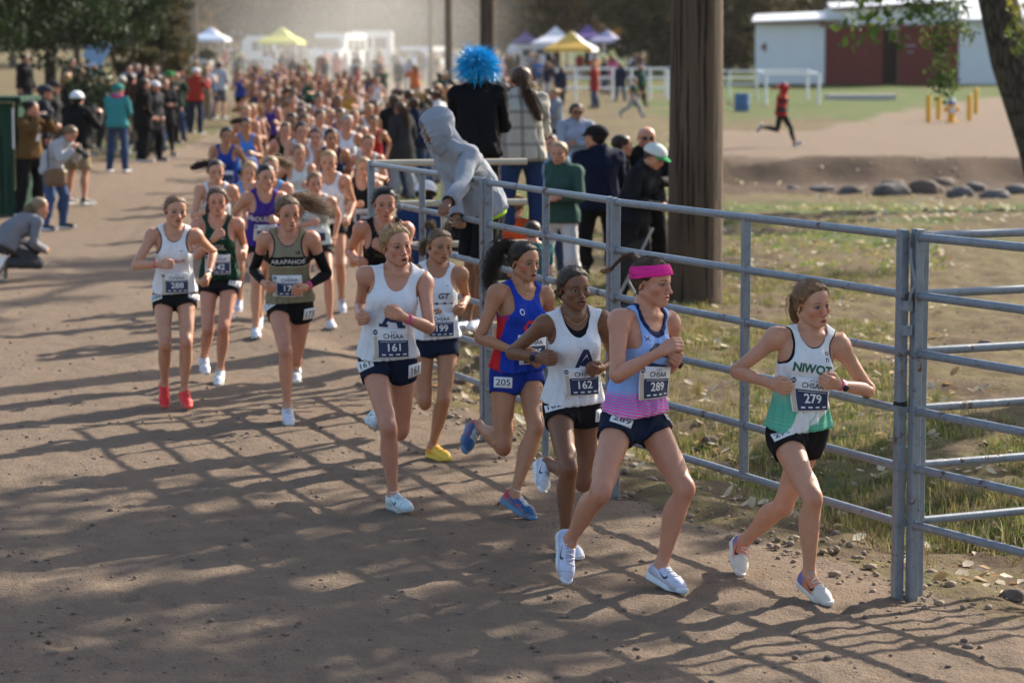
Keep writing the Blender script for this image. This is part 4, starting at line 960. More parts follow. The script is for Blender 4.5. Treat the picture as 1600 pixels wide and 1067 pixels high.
def stone_mat(name, a, b, rough=.85):
    n = NT(name); p = n.pos(); c = n.mix(n.noise(p, 3.5, 5, .7), a, b); c = n.mix(n.math('MULTIPLY', n.step(.5, .7, n.noise(p, 16, 4)), .5), c, [v * .55 for v in a]); n.bump(n.noise(p, 30, 5, .7), .5, .02); return n.out(c, rough, Specular_IOR_Level=.2)
PEB = stone_mat('pebble_stone', (.10, .075, .06), (.30, .22, .17))
g = np.random.default_rng(17); n_ = 5200; yy = 9.5 + 22 * g.random(n_) ** 1.6; xx = (g.random(n_) * 2 - 1) * (.21 * yy + .4); zz = ground_z(xx, yy)
tag(stones('pebbles', np.stack([xx, yy, zz + .002], 1), .003 + .015 * g.random(n_) ** 5 + .003 * g.random(n_), PEB, 3), 'small pebbles and grit strewn over the dirt road', 'gravel', kind='stuff')
n_ = 1600; yy = 12 + 13 * g.random(n_); xx = np.interp(yy, [12, 12.44, 15.31, 17.5, 20.2, 30], [2.1, 1.913, .605, -.162, -1.11, -1.6]) + g.gamma(2, .28, n_) - .15; zz = ground_z(xx, yy)
tag(stones('clods', np.stack([xx, yy, zz + .004], 1), .005 + .028 * g.random(n_) ** 4, stone_mat('clod_soil', (.20, .145, .10), (.37, .285, .21)), 4, .7), 'broken clods and small stones along the foot of the fence', 'gravel', kind='stuff')
def rock(px, py, size, mat, seed, label, grp, name='rock', d=None):
    p = at_ground(px, py); g = np.random.default_rng(seed); bm = bmesh.new(); bmesh.ops.create_icosphere(bm, subdivisions=3, radius=1)
    of = g.random(3) * 50; sx, sy, sz = size * (.9 + .5 * g.random()), size * (.8 + .4 * g.random()), size * (.55 + .25 * g.random())
    for v in bm.verts:
        c = v.co; k = 1 + .34 * mnoise.fractal(c * 1.1 + Vector(of), .8, 2.0, 5); q = c * k; q = Vector((max(-.95, min(1.0, q.x)), max(-1.0, min(.95, q.y)), max(-.6, min(.95, q.z)))); v.co = Vector((q.x * sx, q.y * sy, q.z * sz))
    me = bpy.data.meshes.new(name); bm.to_mesh(me); bm.free(); me.polygons.foreach_set('use_smooth', np.ones(len(me.polygons), bool)); o = link(name, me, mat); o.location = (p[0], p[1], p[2] + sz * .12); o.rotation_euler = (0, 0, g.random() * 6.28); return tag(o, label, 'rock', grp)
RKG = stone_mat('grey_boulder', (.070, .066, .064), (.17, .155, .145)); RKB = stone_mat('brown_boulder', (.085, .060, .047), (.19, .14, .11))
for i, (px, py, s) in enumerate(((1390, 306, .36), (1445, 303, .36), (1330, 304, .26), (1285, 300, .24), (1500, 309, .30), (1555, 311, .30), (1590, 300, .26), (1470, 292, .34), (1395, 292, .26), (1240, 298, .18), (1525, 298, .22))):
    rock(px, py, s, RKB if i in (1, 7, 8) else RKG, 100 + i, '%s boulder in the ditch row beyond the big pole, %s from the left' % ('brown' if i in (1, 7, 8) else 'grey', ('fifth', 'sixth', 'third', 'second', 'eighth', 'tenth', 'eleventh', 'seventh', 'fourth', 'first', 'ninth')[i]), 'boulders lining the ditch')
for i, (px, py, s) in enumerate(((748, 562, .055), (735, 585, .06), (716, 600, .075), (752, 612, .08), (728, 632, .06), (768, 640, .07), (1000, 664, .07), (1110, 690, .06), (1042, 712, .09), (1130, 735, .07), (742, 545, .05), (1583, 934, .055), (1075, 735, .05), (704, 572, .055), (1540, 540, .06), (780, 655, .055))):
    rock(px, py, s, RKB if i % 3 else PEB, 200 + i, 'small pale rock lying in the rubble at the foot of the fence', 'rocks at the foot of the fence')
for i, (px, py, s) in enumerate(((795, 998, .020), (362, 851, .017), (213, 943, .016), (950, 1064, .024), (1294, 1029, .020), (1511, 1012, .024), (82, 1021, .022), (426, 959, .018))):
    rock(px, py, s, PEB, 300 + i, 'dark little stone lying loose on the open dirt road', 'stones loose on the road', 'stone')
# grass and fallen leaves behind the fence
def grass(name, n, region, hmin, hmax, blades, seed, w=.006, pal=None):
    g = np.random.default_rng(seed); P = region(g, n); m = len(P); P = np.repeat(P, blades, 0); k = len(P); tuft = np.repeat(np.arange(m), blades)
    P = P + np.stack([g.normal(size=k) * .03, g.normal(size=k) * .03, 0 * P[:, 0]], 1); h = (hmin + (hmax - hmin) * g.random(m) ** 1.8)[tuft] * (.6 + .6 * g.random(k)); a = g.random(k) * 6.28; ln = h * (.25 + .6 * g.random(k)); d = np.stack([np.cos(a), np.sin(a)], 1)
    pr = np.stack([-d[:, 1], d[:, 0], 0 * a], 1) * (w * (.6 + .8 * g.random(k)))[:, None]; z0 = P - [0, 0, .01]
    mid_ = P + np.concatenate([d * (ln * .35)[:, None], (h * .6)[:, None]], 1); tip = P + np.concatenate([d * ln[:, None], h[:, None]], 1)
    V = np.stack([z0 - pr, z0 + pr, mid_ + pr * .7, mid_ - pr * .7, tip], 1).reshape(-1, 3); b = np.arange(k)[:, None] * 5
    T = np.concatenate([b + [0, 1, 2], b + [0, 2, 3], b + [3, 2, 4]]); me = mesh_np(name, V, T.astype(np.int32), False)
    col = pal[g.choice(len(pal), m, p=None)][tuft] * (.75 + .5 * g.random((k, 1))); ca = me.color_attributes.new('tint', 'FLOAT_COLOR', 'POINT'); ca.data.foreach_set('color', np.repeat(np.concatenate([col, np.ones((k, 1))], 1), 5, 0).astype(np.float32).ravel())
    return link(name, me, LEAFM)
n = NT('leaf_tint'); c_ = n.n('Attribute', attribute_name='tint').outputs['Color']
tr_ = n.n('BsdfTranslucent'); n.put(tr_.inputs[0], c_); mx = n.n('MixShader'); mx.inputs[0].default_value = .32; n.t.links.new(n.b.outputs[0], mx.inputs[1]); n.t.links.new(tr_.outputs[0], mx.inputs[2]); n.t.links.new(mx.outputs[0], n.t.nodes['Material Output'].inputs[0]); LEAFM = n.out(c_, .7, Specular_IOR_Level=.2)
PAL = np.array([(.095, .145, .030), (.125, .175, .040), (.30, .25, .085), (.38, .32, .14), (.22, .16, .07), (.20, .22, .06)])
def reg_bank(y0, y1, dx0, dx1, thr=.42, sd=0):
    def f(g, n):
        y = y0 + (y1 - y0) * g.random(n) ** 1.25; x = fence_x(np.minimum(y, 24)) + dx0 + (dx1 - dx0) * g.random(n) * np.clip(y / 20, .6, 3); k = (fbm(x * .8, y * .8, 41 + sd) > thr) & (x < .21 * y + 1.0) & (road_in(x, y) < .4); x, y = x[k], y[k]; return np.stack([x, y, ground_z(x, y)], 1)
    return f
tag(grass('grass', 14000, reg_bank(13.2, 30, .9, 4.2, .43), .02, .085, 6, 5, .0034, PAL), 'short half dry grass on the bank behind the fence', 'grass', kind='stuff')
tag(grass('dry_weeds', 700, reg_bank(13, 24, .7, 2.6, .53, 7), .05, .17, 5, 6, .004, PAL[[2, 3, 4, 4]]), 'brown dry weeds standing along the ditch behind the fence', 'weeds', kind='stuff')
tag(grass('far_grass', 4000, reg_bank(30, 60, 2.2, 5.0, .47, 3), .02, .06, 5, 8, .007, PAL[[0, 1, 1, 2, 5]] * 1.5), 'green grass strip along the ditch further back', 'grass', kind='stuff')
def litter(name, n, reg, s0, s1, seed, pal):
    g = np.random.default_rng(seed); P = reg(g, n); m = len(P); s = s0 + (s1 - s0) * g.random(m); a = g.random(m) * 6.28; ti = g.normal(size=(m, 2)) * .35
    sh = np.array([(-1, 0, 0), (-.35, -.62, .12), (.45, -.5, .1), (1, 0, .05), (.45, .5, .1), (-.35, .62, .12), (0, 0, -.12)]); V = sh[None] * s[:, None, None]; c, q = np.cos(a)[:, None], np.sin(a)[:, None]
    x, y, z = V[..., 0], V[..., 1], V[..., 2]; z = z + x * ti[:, :1] + y * ti[:, 1:]; V = np.stack([x * c - y * q, x * q + y * c, z + s[:, None] * .35], -1) + P[:, None]
    T = np.array([(6, i, (i + 1) % 6) for i in range(6)]); F = (T[None] + (np.arange(m) * 7)[:, None, None]).reshape(-1, 3); me = mesh_np(name, V.reshape(-1, 3), F.astype(np.int32), False)
    col = pal[g.choice(len(pal), m)] * (.8 + .4 * g.random((m, 1))); ca = me.color_attributes.new('tint', 'FLOAT_COLOR', 'POINT'); ca.data.foreach_set('color', np.repeat(np.concatenate([col, np.ones((m, 1))], 1), 7, 0).astype(np.float32).ravel()); return link(name, me, LEAFM)
LPAL = np.array([(.55, .46, .33), (.62, .55, .42), (.42, .27, .12), (.60, .52, .36), (.30, .19, .09)])
tag(litter('fallen_leaves', 2200, reg_bank(12.6, 40, .5, 4.6, .30, 2), .02, .052, 9, LPAL), 'pale fallen leaves scattered over the grass behind the fence', 'leaves', kind='stuff')
tag(litter('far_fallen_leaves', 900, reg_bank(38, 72, 3.5, 6.5, .35, 4), .04, .075, 19, LPAL), 'pale fallen leaves around the ditch and the hydrant', 'leaves', kind='stuff')

# ================================================================== rail fence
def pipe_mat():
    n = NT('galvanised_pipe'); o = n.pos(); a = n.noise(o, 7, 5, .7); c = n.mix(a, (.135, .155, .18), (.26, .29, .32)); c = n.mix(n.math('MULTIPLY', n.step(.50, .62, n.noise(o, 26, 4, .6)), .35), c, (.10, .115, .13))
    r = n.math('MULTIPLY', n.step(.585, .64, n.noise(o, 9, 6, .75, .4)), n.step(.40, .50, n.noise(o, 1.3, 2))); c = n.mix(r, c, n.mix(n.noise(o, 60, 3), (.055, .024, .012), (.17, .075, .034))); n.bump(n.math('ADD', a, n.math('MULTIPLY', r, -1.0)), .25, .006); return n.out(c, n.math('ADD', .42, n.math('MULTIPLY', r, .4)), Metallic=.15, Specular_IOR_Level=.5)
PIPE = pipe_mat(); RUST = stone_mat('rusty_iron', (.05, .022, .012), (.15, .07, .035)); WORN = plain('worn_tan_pipe', (.42, .37, .29), .6, .25, 9)
RZS = (1.78, 1.494, 1.211, .928, .645, .365)
def panel(label, A, B, posts, rails=RZS, r=.0215, mat=None, base=None, square=True, sag=0.0, group='rail fence panels'):
    """pipe panel from A to B (x, y): rails, posts at fractions (f, top, bottom)"""
    mat = mat or PIPE; A, B = np.array(A, float), np.array(B, float); L = np.linalg.norm(B - A); ang = math.atan2(B[1] - A[1], B[0] - A[0]); root = empty('fence_panel', (A[0], A[1], gz(*A)), ang); tag(root, label, 'fence', group)
    for k, z in enumerate(rails):
        mb = MB(); sg = sag if k == len(rails) - 1 else 0; mb.tube([(L * t, .004 * math.sin(t * 9 + k), z - sg * math.exp(-((t - .62) / .16) ** 2)) for t in np.linspace(0, 1, 13)], r, 12); mb.build('rail', mat, root, True)
    for f, top, bot, w_ in posts:
        mb = MB()
        if square: mb.box((L * f, 0, (top + bot) / 2), (w_, w_, top - bot), bevel=.004); ob = mb.build('post', mat, root)
        else: mb.tube([(L * f, 0, bot), (L * f, 0, (top + bot) / 2), (L * f, 0, top)], w_ / 2, 14); ob = mb.build('post', mat, root, True)
        for z in rails:
            if bot < z < top: MB().tube([(L * f - w_ * .62, 0, z), (L * f + w_ * .62, 0, z)], r + .0035, 12).build('weld_collar', mat, ob, True)
    return root
P1, P2, P3, P4 = (1.903, 12.44), (.605, 15.31), (-.162, 17.5), (-1.11, 20.2)
off2 = lambda p, q, m: (p[0] + (q[0] - p[0]) * m / math.dist(p, q), p[1] + (q[1] - p[1]) * m / math.dist(p, q))
panel('grey pipe panel with the bent bottom rail, left of the gate posts', off2(P2, P1, .03), P1, ((0, 1.80, -.05, .05), (.506, 1.78, .37, .042), (1, 1.81, -.06, .048)), sag=.0)
panel('grey pipe panel behind the pink headband runner, ends at the double post', P3, off2(P2, P3, .03), ((.0, 1.80, -.05, .05), (.50, 1.78, -.02, .040), (1, 1.80, -.05, .05)))
panel('grey pipe panel the hooded man leans on, furthest along the road', P4, off2(P3, P4, .06), ((.0, 1.81, -.05, .05), (.48, 1.78, .2, .042), (1, 1.80, -.05, .07)))
panel('grey gate panel running off the right edge towards the camera', (1.972, 12.42), (3.55, 9.55), ((.0, 1.82, -.06, .048), (.52, 1.78, .3, .042), (1, 1.8, -.05, .05)))
panel('grey pipe panel running back from the gate posts to the right', (2.018, 12.53), (5.35, 14.1), ((.0, 1.80, -.06, .044), (.5, 1.78, .3, .042), (1, 1.8, -.05, .05)))
panel('worn tan rail panel behind the hooded man, level across', (-1.09, 20.35), (.12, 20.68), ((.45, 1.80, -.05, .045),), (1.775, 1.45, 1.12, .79, .46), .026, WORN)
latch = empty('gate_latch', (1.93, 12.425, 0)); tag(latch, 'rusty latch and clamps joining the two gate posts', 'latch')
for z in (1.42, 1.30): MB().tube([(-.006, -.02, z), (-.006, -.02, z + .05)], .030, 12).build('clamp', PIPE, latch, True)
MB().box((.018, -.012, 1.475), (.07, .035, .055), bevel=.008).build('hinge_block', RUST, latch)
MB().tube([(.004, -.028, 1.79), (.006, -.030, 1.66), (.020, -.032, 1.60), (.030, -.032, 1.55), (.008, -.030, 1.50), (.004, -.028, 1.42)], .009, 8).build('latch_rod', PIPE, latch, True)
tag(MB().tube([(1.903 + .030 * math.cos(t), 12.44 + .030 * math.sin(t), .955 + .004 * math.sin(2 * t)) for t in np.linspace(0, 6.28, 14)], .006, 6, False).tube([(1.903 + .031 * math.cos(t), 12.44 + .031 * math.sin(t), .965) for t in np.linspace(0, 6.28, 14)], .005, 6, False).build('black_cord', plain('black_rubber', (.012, .012, .012), .6), None, True), 'black cord wound round the left gate post', 'cord')
# ================================================================== poles
def wood_mat(name, a, b):
    n = NT(name); o = n.obj(); s = n.scale(o, (9.0, 9.0, .55)); f = n.noise(s, 2.6, 6, .7, .5); c = n.mix(f, a, b); cr = n.step(.54, .60, n.noise(n.scale(o, (14, 14, .35)), 1.6, 4, .6)); c = n.mix(n.math('MULTIPLY', cr, .85), c, [v * .25 for v in a]); n.bump(n.math('SUBTRACT', f, cr), .8, .025); return n.out(c, .85, Specular_IOR_Level=.2)
POLEM = wood_mat('weathered_pole_wood', (.055, .036, .024), (.155, .110, .076))
def pole(px, py_base, wpx, d, h, label, lean=0.0):
    p = at_depth(px, 200, d); z = gz(p[0], d); r = wpx * d / FPX / 2; root = empty('utility_pole', (p[0], d, z)); mb = MB(); n = 28; V = []; prof = [(-.3, r * 1.06), (.3, r * 1.03), (1.5, r), (h * .5, r * .92), (h, r * .78)]
    for zz, rr in prof:
        for k in range(n):
            a = 2 * math.pi * k / n; q = rr * (1 + .025 * math.sin(5 * a + 1.3) + .012 * math.sin(11 * a)); V.append((q * math.cos(a) + lean * zz, q * math.sin(a), zz))
    mb.add(V, [(i * n + k, i * n + (k + 1) % n, (i + 1) * n + (k + 1) % n, (i + 1) * n + k) for i in range(len(prof) - 1) for k in range(n)] + [tuple(range((len(prof) - 1) * n, len(prof) * n))]); mb.build('pole_shaft', POLEM, root, True); tag(root, label, 'pole', 'wooden utility poles')
    return root, r
pr_, r_ = pole(1087, 485, 84, 26.3, 9, 'thick weathered wooden pole standing behind the fence')
for z in (2.4,): MB().box((-r_ * .93, -.05, z + 2.0), (.02, .03, .5)).box((-r_ * .99, -.04, z), (.02, .05, .05)).build('metal_tag', PIPE, pr_)
pole(762, 200, 25, 62, 10, 'dark wooden pole rising behind the blue pompom'); pole(701, 180, 12.5, 100, 11, 'slim wooden pole left of the blue pompom in the dust'); pole(673, 170, 7.5, 135, 12, 'thin grey pole left of the slim wooden pole'); pole(307, 120, 9, 140, 13, 'thin dark pole beside the blue and white tent'); pole(548, 130, 6, 170, 13, 'faint thin pole in the dust before the white bus')
# ================================================================== barn, hydrant, posts
def gp(px, d): p = at_depth(px, 100, d); return np.array([p[0], d, gz(p[0], d)])
SIDING = plain('white_metal_siding', (.72, .72, .73), .5, .06, 2); REDD = plain('dark_red_boards', (.150, .014, .014), .6, .15, 3); ROOFM = plain('pale_tin_roof', (.60, .62, .64), .4, .08, 2); TRIM = plain('red_brown_trim', (.17, .05, .04), .6); SHADE_IN = plain('inside_shade', (.012, .012, .014), .9)
D = 143.0; b0 = gp(1181, D); ZB = 2.66 - (131 - 85) * D / FPX; m_px = D / FPX
barn = empty('barn', (b0[0], D, ZB), R(-6)); tag(barn, 'long white metal barn with dark red sliding doors', 'barn')
X_ = lambda px: (px - 1181) * m_px
def wall_strip(x0, x1, y, z0, z1, seam=.45):
    k = 0; x = x0
    while x < x1 - .01:
        w_ = min(seam, x1 - x); MB().box((x + w_ / 2, y + (.012 if k % 2 else 0), (z0 + z1) / 2), (w_, .08, z1 - z0)).build('wall_panel', SIDING, barn); x += w_; k += 1
H1, H2 = 93 * m_px, 88 * m_px
wall_strip(X_(1181), X_(1287), 0, 0, H1, .62); wall_strip(X_(1492), X_(1760), 0, 0, H1 + .1, .62)
MB().box((X_(1389), .03, H2 + .45), (X_(1492) - X_(1287), .1, 1.15)).build('gable_wall', SIDING, barn)
def door(p0, p1, label=None):
    o = MB().box((X_((p0 + p1) / 2), -.06, H2 / 2), (X_(p1) - X_(p0), .08, H2)).build('sliding_door', REDD, barn); w_ = X_(p1) - X_(p0)
    for k in range(int(w_ / .32)): MB().box((X_(p0) + .16 + k * .32, -.112, H2 / 2), (.20, .03, H2 - .1)).build('board', REDD, o)
    return o
door(1288, 1376); o = door(1400, 1491)
MB().box((X_(1418), -.135, 59 * m_px), (.55, .02, .07)).box((X_(1418), -.135, 49 * m_px), (.38, .02, .06)).build('notice', plain('pale_grey_notice', (.35, .34, .36), .6), o)
MB().box((X_(1388), .9, H2 / 2), (X_(1400) - X_(1376), .05, H2)).build('doorway_shade_sheet', SHADE_IN, barn)  # thin black sheet stands in for the shade inside the barn
MB().box((X_(1389), -.10, H2 + .07), (X_(1500) - X_(1280), .1, .12)).build('door_rail', TRIM, barn)
rw = 14.0
def slab(x0, x1, za, zb, zc, zd, name, m):
    t = .12; V = [(x0, -.5, za), (x1, -.5, zb), (x1, rw, zd), (x0, rw, zc)]; V += [(a, b, c + t) for a, b, c in V]; MB().add(V, [(3, 2, 1, 0), (4, 5, 6, 7), (0, 1, 5, 4), (1, 2, 6, 5), (2, 3, 7, 6), (3, 0, 4, 7)]).build(name, m, barn)
slab(X_(1174), X_(1312), H1 + .0, H1 + .22, H1 + .6, H1 + .8, 'roof', ROOFM); slab(X_(1296), X_(1500), H1 + .75, H1 + 1.15, H1 + 1.3, H1 + 1.6, 'roof', ROOFM); slab(X_(1480), X_(1780), H1 + .12, H1 + .12, H1 + 1.9, H1 + 1.9, 'roof', ROOFM)
MB().box((X_(1243), -.52, H1 + .06), (X_(1312) - X_(1174), .06, .10)).build('fascia', TRIM, barn); MB().box((X_(1398), -.53, H1 + .98), (X_(1500) - X_(1296), .06, .10), M=Matrix.Rotation(-.055, 3, 'Y')).build('fascia', TRIM, barn)
for a, b, zt in ((1181, 1760, H1),): MB().box((X_((a + b) / 2), rw - .5, zt / 2), (X_(b) - X_(a), .1, zt)).build('rear_wall', SIDING, barn)
MB().box((X_(1181), rw / 2 - .3, H1 / 2), (.1, rw - .5, H1)).build('end_wall', SIDING, barn)
V4, T4 = glyphs('4', .03); MB().add([(X_(1193) + a * .52, -.065, 57 * m_px + b * .52) for a, b in V4], T4[:, ::1]).build('barn_number', TRIM, barn)
YEL = plain('yellow_paint', (.72, .36, .015), .55, .15, 12); BLU = plain('blue_paint', (.05, .12, .28), .5)
hy = gp(1488, 84); hyd = empty('fire_hydrant', tuple(hy)); tag(hyd, 'yellow fire hydrant with blue top between the yellow posts', 'hydrant')
MB().lathe([(.20, 0), (.20, .05), (.13, .06), (.13, .12), (.12, .13), (.12, .52), (.16, .53), (.16, .58)], 16).build('barrel', YEL, hyd, True); MB().lathe([(.155, .58), (.15, .66), (.10, .74), (.05, .78), (.05, .84)], 16).build('bonnet', BLU, hyd, True)
for s_ in (-1, 1): MB().tube([(0, 0, .42), (s_ * .16, 0, .42), (s_ * .24, 0, .42)], [.07, .07, .085], 12).build('side_outlet', YEL, hyd, True)
MB().tube([(0, 0, .40), (0, -.18, .40), (0, -.25, .40)], [.09, .09, .11], 12).build('front_outlet', plain('white_cap', (.6, .6, .6), .5), hyd, True)
for px, pb, h, lb in ((1452, 190, .90, 'leftmost'), (1468, 187, .80, 'second from left'), (1516, 188, .86, 'third from left'), (1526, 180, .92, 'rightmost')):
    d = 84 + (190 - pb) * .9; p = gp(px, d); r_ = .085; o = MB().lathe([(r_, -.1), (r_, h - .05), (r_ * .8, h - .01), (r_ * .3, h + .015)], 14).build('bollard', YEL, None, True); o.location = tuple(p); tag(o, 'yellow guard post by the hydrant, %s of the four' % lb, 'post', 'yellow guard posts')
WHP = plain('white_rail_paint', (.74, .74, .74), .5, .06)
def rail_frame(label, pts, rails, r, hpost, name='white_rail', grp=None):
    root = empty(name, tuple(pts[0])); tag(root, label, 'fence', grp); P0 = np.array(pts[0])
    for p in pts: q = np.array(p) - P0; MB().tube([tuple(q + [0, 0, -.1]), tuple(q + [0, 0, hpost])], r, 8).build('post', WHP, root, True)
    for z in rails:
        for a, b in zip(pts, pts[1:]): MB().tube([tuple(np.array(a) - P0 + [0, 0, z]), tuple(np.array(b) - P0 + [0, 0, z])], r * .8, 8).build('rail', WHP, root, True)
    return root
rail_frame('white pipe hitching rail on the grass before the barn', [gp(1183, 112), gp(1262, 112), gp(1280, 103), gp(1197, 103), gp(1183, 112)], (1.25,), .06, 1.3)
rail_frame('low white rail fence running left from the barn front', [gp(px, 118) for px in (1040, 1090, 1140, 1183)], (.55, .85, 1.15), .045, 1.2)
for k, (a, b, d_) in enumerate(((870, 1045, 112), (330, 560, 190))):
    rail_frame('long white rail fence along the %s' % ('crowded field on the right' if k == 0 else 'far left field before the tents'), [gp(px, d_) for px in np.linspace(a, b, 7)], (.5, .95, 1.35), .055, 1.4)
br = gp(1160, 96); o = MB().lathe([(.27, 0), (.29, .04), (.29, .3), (.30, .31), (.30, .33), (.29, .34), (.29, .62), (.28, .66)], 18).build('barrel', plain('blue_plastic', (.05, .14, .30), .5), None, True); o.location = tuple(br); tag(o, 'blue plastic barrel on the grass left of the hitching rail', 'barrel')
slb = gp(1345, 113); o = MB().box((0, 0, .06), (3.0, 1.2, .3), bevel=.03).build('concrete_slab', plain('pale_concrete', (.42, .40, .37), .8), None); o.location = tuple(slb); tag(o, 'pale concrete slab in the grass before the red doors', 'slab')
# green stand at the left edge
GRN = wood_mat('green_boards', (.008, .034, .021), (.022, .075, .046)); gs = at_ground(26, 338); gst = empty('green_stand', (gs[0], gs[1], gs[2])); tag(gst, 'dark green board stand with a ledge at the left edge', 'stand')
for k in range(7): MB().box((-.14 - k * .26, 0, .88), (.245, .06, 1.72)).build('board', GRN, gst)
for k in range(6): MB().box((.02, .16 + k * .26, .88), (.06, .245, 1.72)).build('board', GRN, gst)
MB().box((-.85, .6, 1.79), (2.0, 1.7, .08), bevel=.01).build('ledge', GRN, gst); MB().box((-.012, -.045, 1.35), (.03, .02, .62)).build('white_sticker', WHP, gst)
# ================================================================== trees
def bark_mat(name, a, b):
    n = NT(name); o = n.obj(); v = n.n('TexVoronoi', feature='DISTANCE_TO_EDGE'); n.put(v.inputs['Vector'], n.scale(o, (7, 7, 1.6))); n.put(v.inputs['Scale'], 1.6); f = n.noise(n.scale(o, (5, 5, 1.2)), 2.5, 6, .7); k = n.math('ADD', n.math('MULTIPLY', n.step(0, .25, v.outputs['Distance']), .7), n.math('MULTIPLY', f, .5)); c = n.mix(k, [q * .35 for q in a], b); n.bump(k, .9, .05); return n.out(c, .9, Specular_IOR_Level=.15)
BARKD = bark_mat('dark_bark', (.045, .036, .030), (.105, .085, .070)); BARKG = bark_mat('grey_bark', (.09, .075, .06), (.20, .17, .14))
def leaf_cloud(name, centers, radii, per, size, pal, seed, parent, droop=0.0, mat=None):
    """leaf-sized faces spread through clumps"""
    g = np.random.default_rng(seed); C = np.repeat(np.array(centers), per, 0); m = len(C); Rr = np.repeat(np.array(radii), per, 0); d = g.normal(size=(m, 3)); d /= np.linalg.norm(d, axis=1, keepdims=True); P = C + d * (g.random((m, 1)) ** .45) * Rr
    P[:, 2] -= droop * g.random(m); s = size * (.6 + .8 * g.random(m)); a = g.normal(size=(m, 3)); a /= np.linalg.norm(a, axis=1, keepdims=True); b = np.cross(a, g.normal(size=(m, 3))); b /= np.linalg.norm(b, axis=1, keepdims=True)
    V = np.stack([P - a * s[:, None], P - b * (s * .55)[:, None], P + a * s[:, None], P + b * (s * .55)[:, None]], 1).reshape(-1, 3); F = (np.arange(m)[:, None] * 4 + [0, 1, 2, 3]); me = mesh_np(name, V, F.astype(np.int32), False)
    ci = np.repeat(g.choice(len(pal), len(centers)), per); col = pal[np.where(g.random(m) < .65, ci, g.choice(len(pal), m))] * (.7 + .6 * g.random((m, 1))); ca = me.color_attributes.new('tint', 'FLOAT_COLOR', 'POINT'); ca.data.foreach_set('color', np.repeat(np.concatenate([col, np.ones((m, 1))], 1), 4, 0).astype(np.float32).ravel()); return link(name, me, mat or LEAFM, parent)
def tree(base, h, r_trunk, crown_z, crown_r, seed, pal, label, grp, bark, per=90, clumps=26, leaf=.16, lean=(0, 0), limbs=7, conif=False, group_name='tree', low=None):
    g = np.random.default_rng(seed); root = empty(group_name, tuple(base)); tag(root, label, 'tree', grp); mb = MB(); top = np.array([lean[0] * h, lean[1] * h, h * .93])
    N = 7; pts = [top * t + np.array([math.sin(t * 4 + seed) * .12 * r_trunk * 4 * t, math.cos(t * 3 + seed) * .1 * r_trunk * 4 * t, 0]) for t in np.linspace(0, 1, N)]; pts[0][2] = -.2
    mb.tube(pts, [r_trunk * (1.25 if i == 0 else 1.05 - .95 * i / (N - 1) + .04) for i in range(N)], 12); tips = []
    for k in range(limbs):
        t = .30 + .6 * k / limbs; i = t * (N - 1); a_ = pts[int(i)] * (1 - i % 1) + pts[min(int(i) + 1, N - 1)] * (i % 1); an = k * 2.4 + g.random(); L = crown_r * (.6 + .5 * g.random()) * (1.1 - .5 * t if conif else 1); up = .1 if conif else .55 + .4 * g.random(); d = np.array([math.cos(an), math.sin(an), up]); e = a_ + unit(d) * L; m_ = (a_ + e) / 2 + [0, 0, -.05 * L if not conif else -.1 * L]; r0 = r_trunk * (.5 - .3 * t); mb.tube([a_, m_, e], [r0, r0 * .6, r0 * .2], 7); tips += [e, m_]
        for q in range(3):
            e2 = m_ + (e - m_) * g.random() + g.normal(size=3) * L * .3; mb.tube([m_, (m_ + e2) / 2 + g.normal(size=3) * .03 * L, e2], [r0 * .35, r0 * .25, r0 * .08], 5); tips.append(e2)
    mb.build('trunk', bark, root, True); cs, rs = [], []
    for k in range(clumps):
        if k < len(tips): c = np.array(tips[k])
        else:
            d = g.normal(size=3); d = unit(d); c = np.array([lean[0] * h, lean[1] * h, crown_z]) + d * np.array([crown_r, crown_r, (h - crown_z)]) * (.35 + .6 * g.random())
            if low is not None: c[2] = low + (h - low) * g.random() ** 1.8; c[:2] = d[:2] / (np.linalg.norm(d[:2]) + 1e-6) * crown_r * (.25 + .75 * g.random())
        if conif: zt = max(.12, 1 - (c[2] - crown_z * .4) / (h - crown_z * .4)); c[:2] = c[:2] * min(1.0, zt * 1.25)
        cs.append(c); rs.append(crown_r * (.20 + .16 * g.random()) * np.array([1, 1, .7]))
    leaf_cloud('crown', cs, rs, per, leaf, pal, seed + 1, root); return root
P_PINE = np.array([(.016, .030, .011), (.024, .042, .014), (.035, .055, .020), (.012, .022, .010)]); P_OLIVE = np.array([(.060, .058, .022), (.085, .075, .030), (.045, .050, .020), (.10, .07, .03)]); P_FALL = np.array([(.13, .085, .035), (.085, .070, .032), (.17, .10, .032), (.07, .058, .034), (.11, .08, .042)]); P_COT = np.array([(.045, .085, .016), (.07, .11, .022), (.11, .13, .03), (.03, .06, .014)])
tree(gp(80, 58), 10, .16, 4.2, 2.3, 11, P_PINE, 'dark pine with a bare lower trunk behind the left crowd', 'trees along the left', BARKD, 250, 80, .065, conif=True, limbs=10, low=2.7, group_name='pine_tree')
tree(gp(-30, 50), 9, .16, 3.2, 2.3, 12, P_PINE, 'dark pine cut off by the left edge', 'trees along the left', BARKD, 250, 70, .065, conif=True, limbs=10, low=2.7, group_name='pine_tree')
tree(gp(140, 74), 10, .15, 4.2, 1.7, 13, P_PINE, 'second dark pine beside the tall one on the left', 'trees along the left', BARKD, 250, 70, .08, conif=True, limbs=10, low=2.6, group_name='pine_tree')
tree(gp(222, 78), 7.5, .13, 3.0, 1.5, 14, P_OLIVE, 'olive brown leafy tree right of the dark pines', 'trees along the left', BARKG, 150, 64, .10, limbs=7, low=1.6, group_name='small_tree')
tree(gp(262, 92), 5.5, .10, 2.6, 1.1, 15, P_OLIVE, 'low olive brown bush tree near the blue tent', 'trees along the left', BARKG, 150, 50, .10, limbs=7, low=1.2, group_name='small_tree')
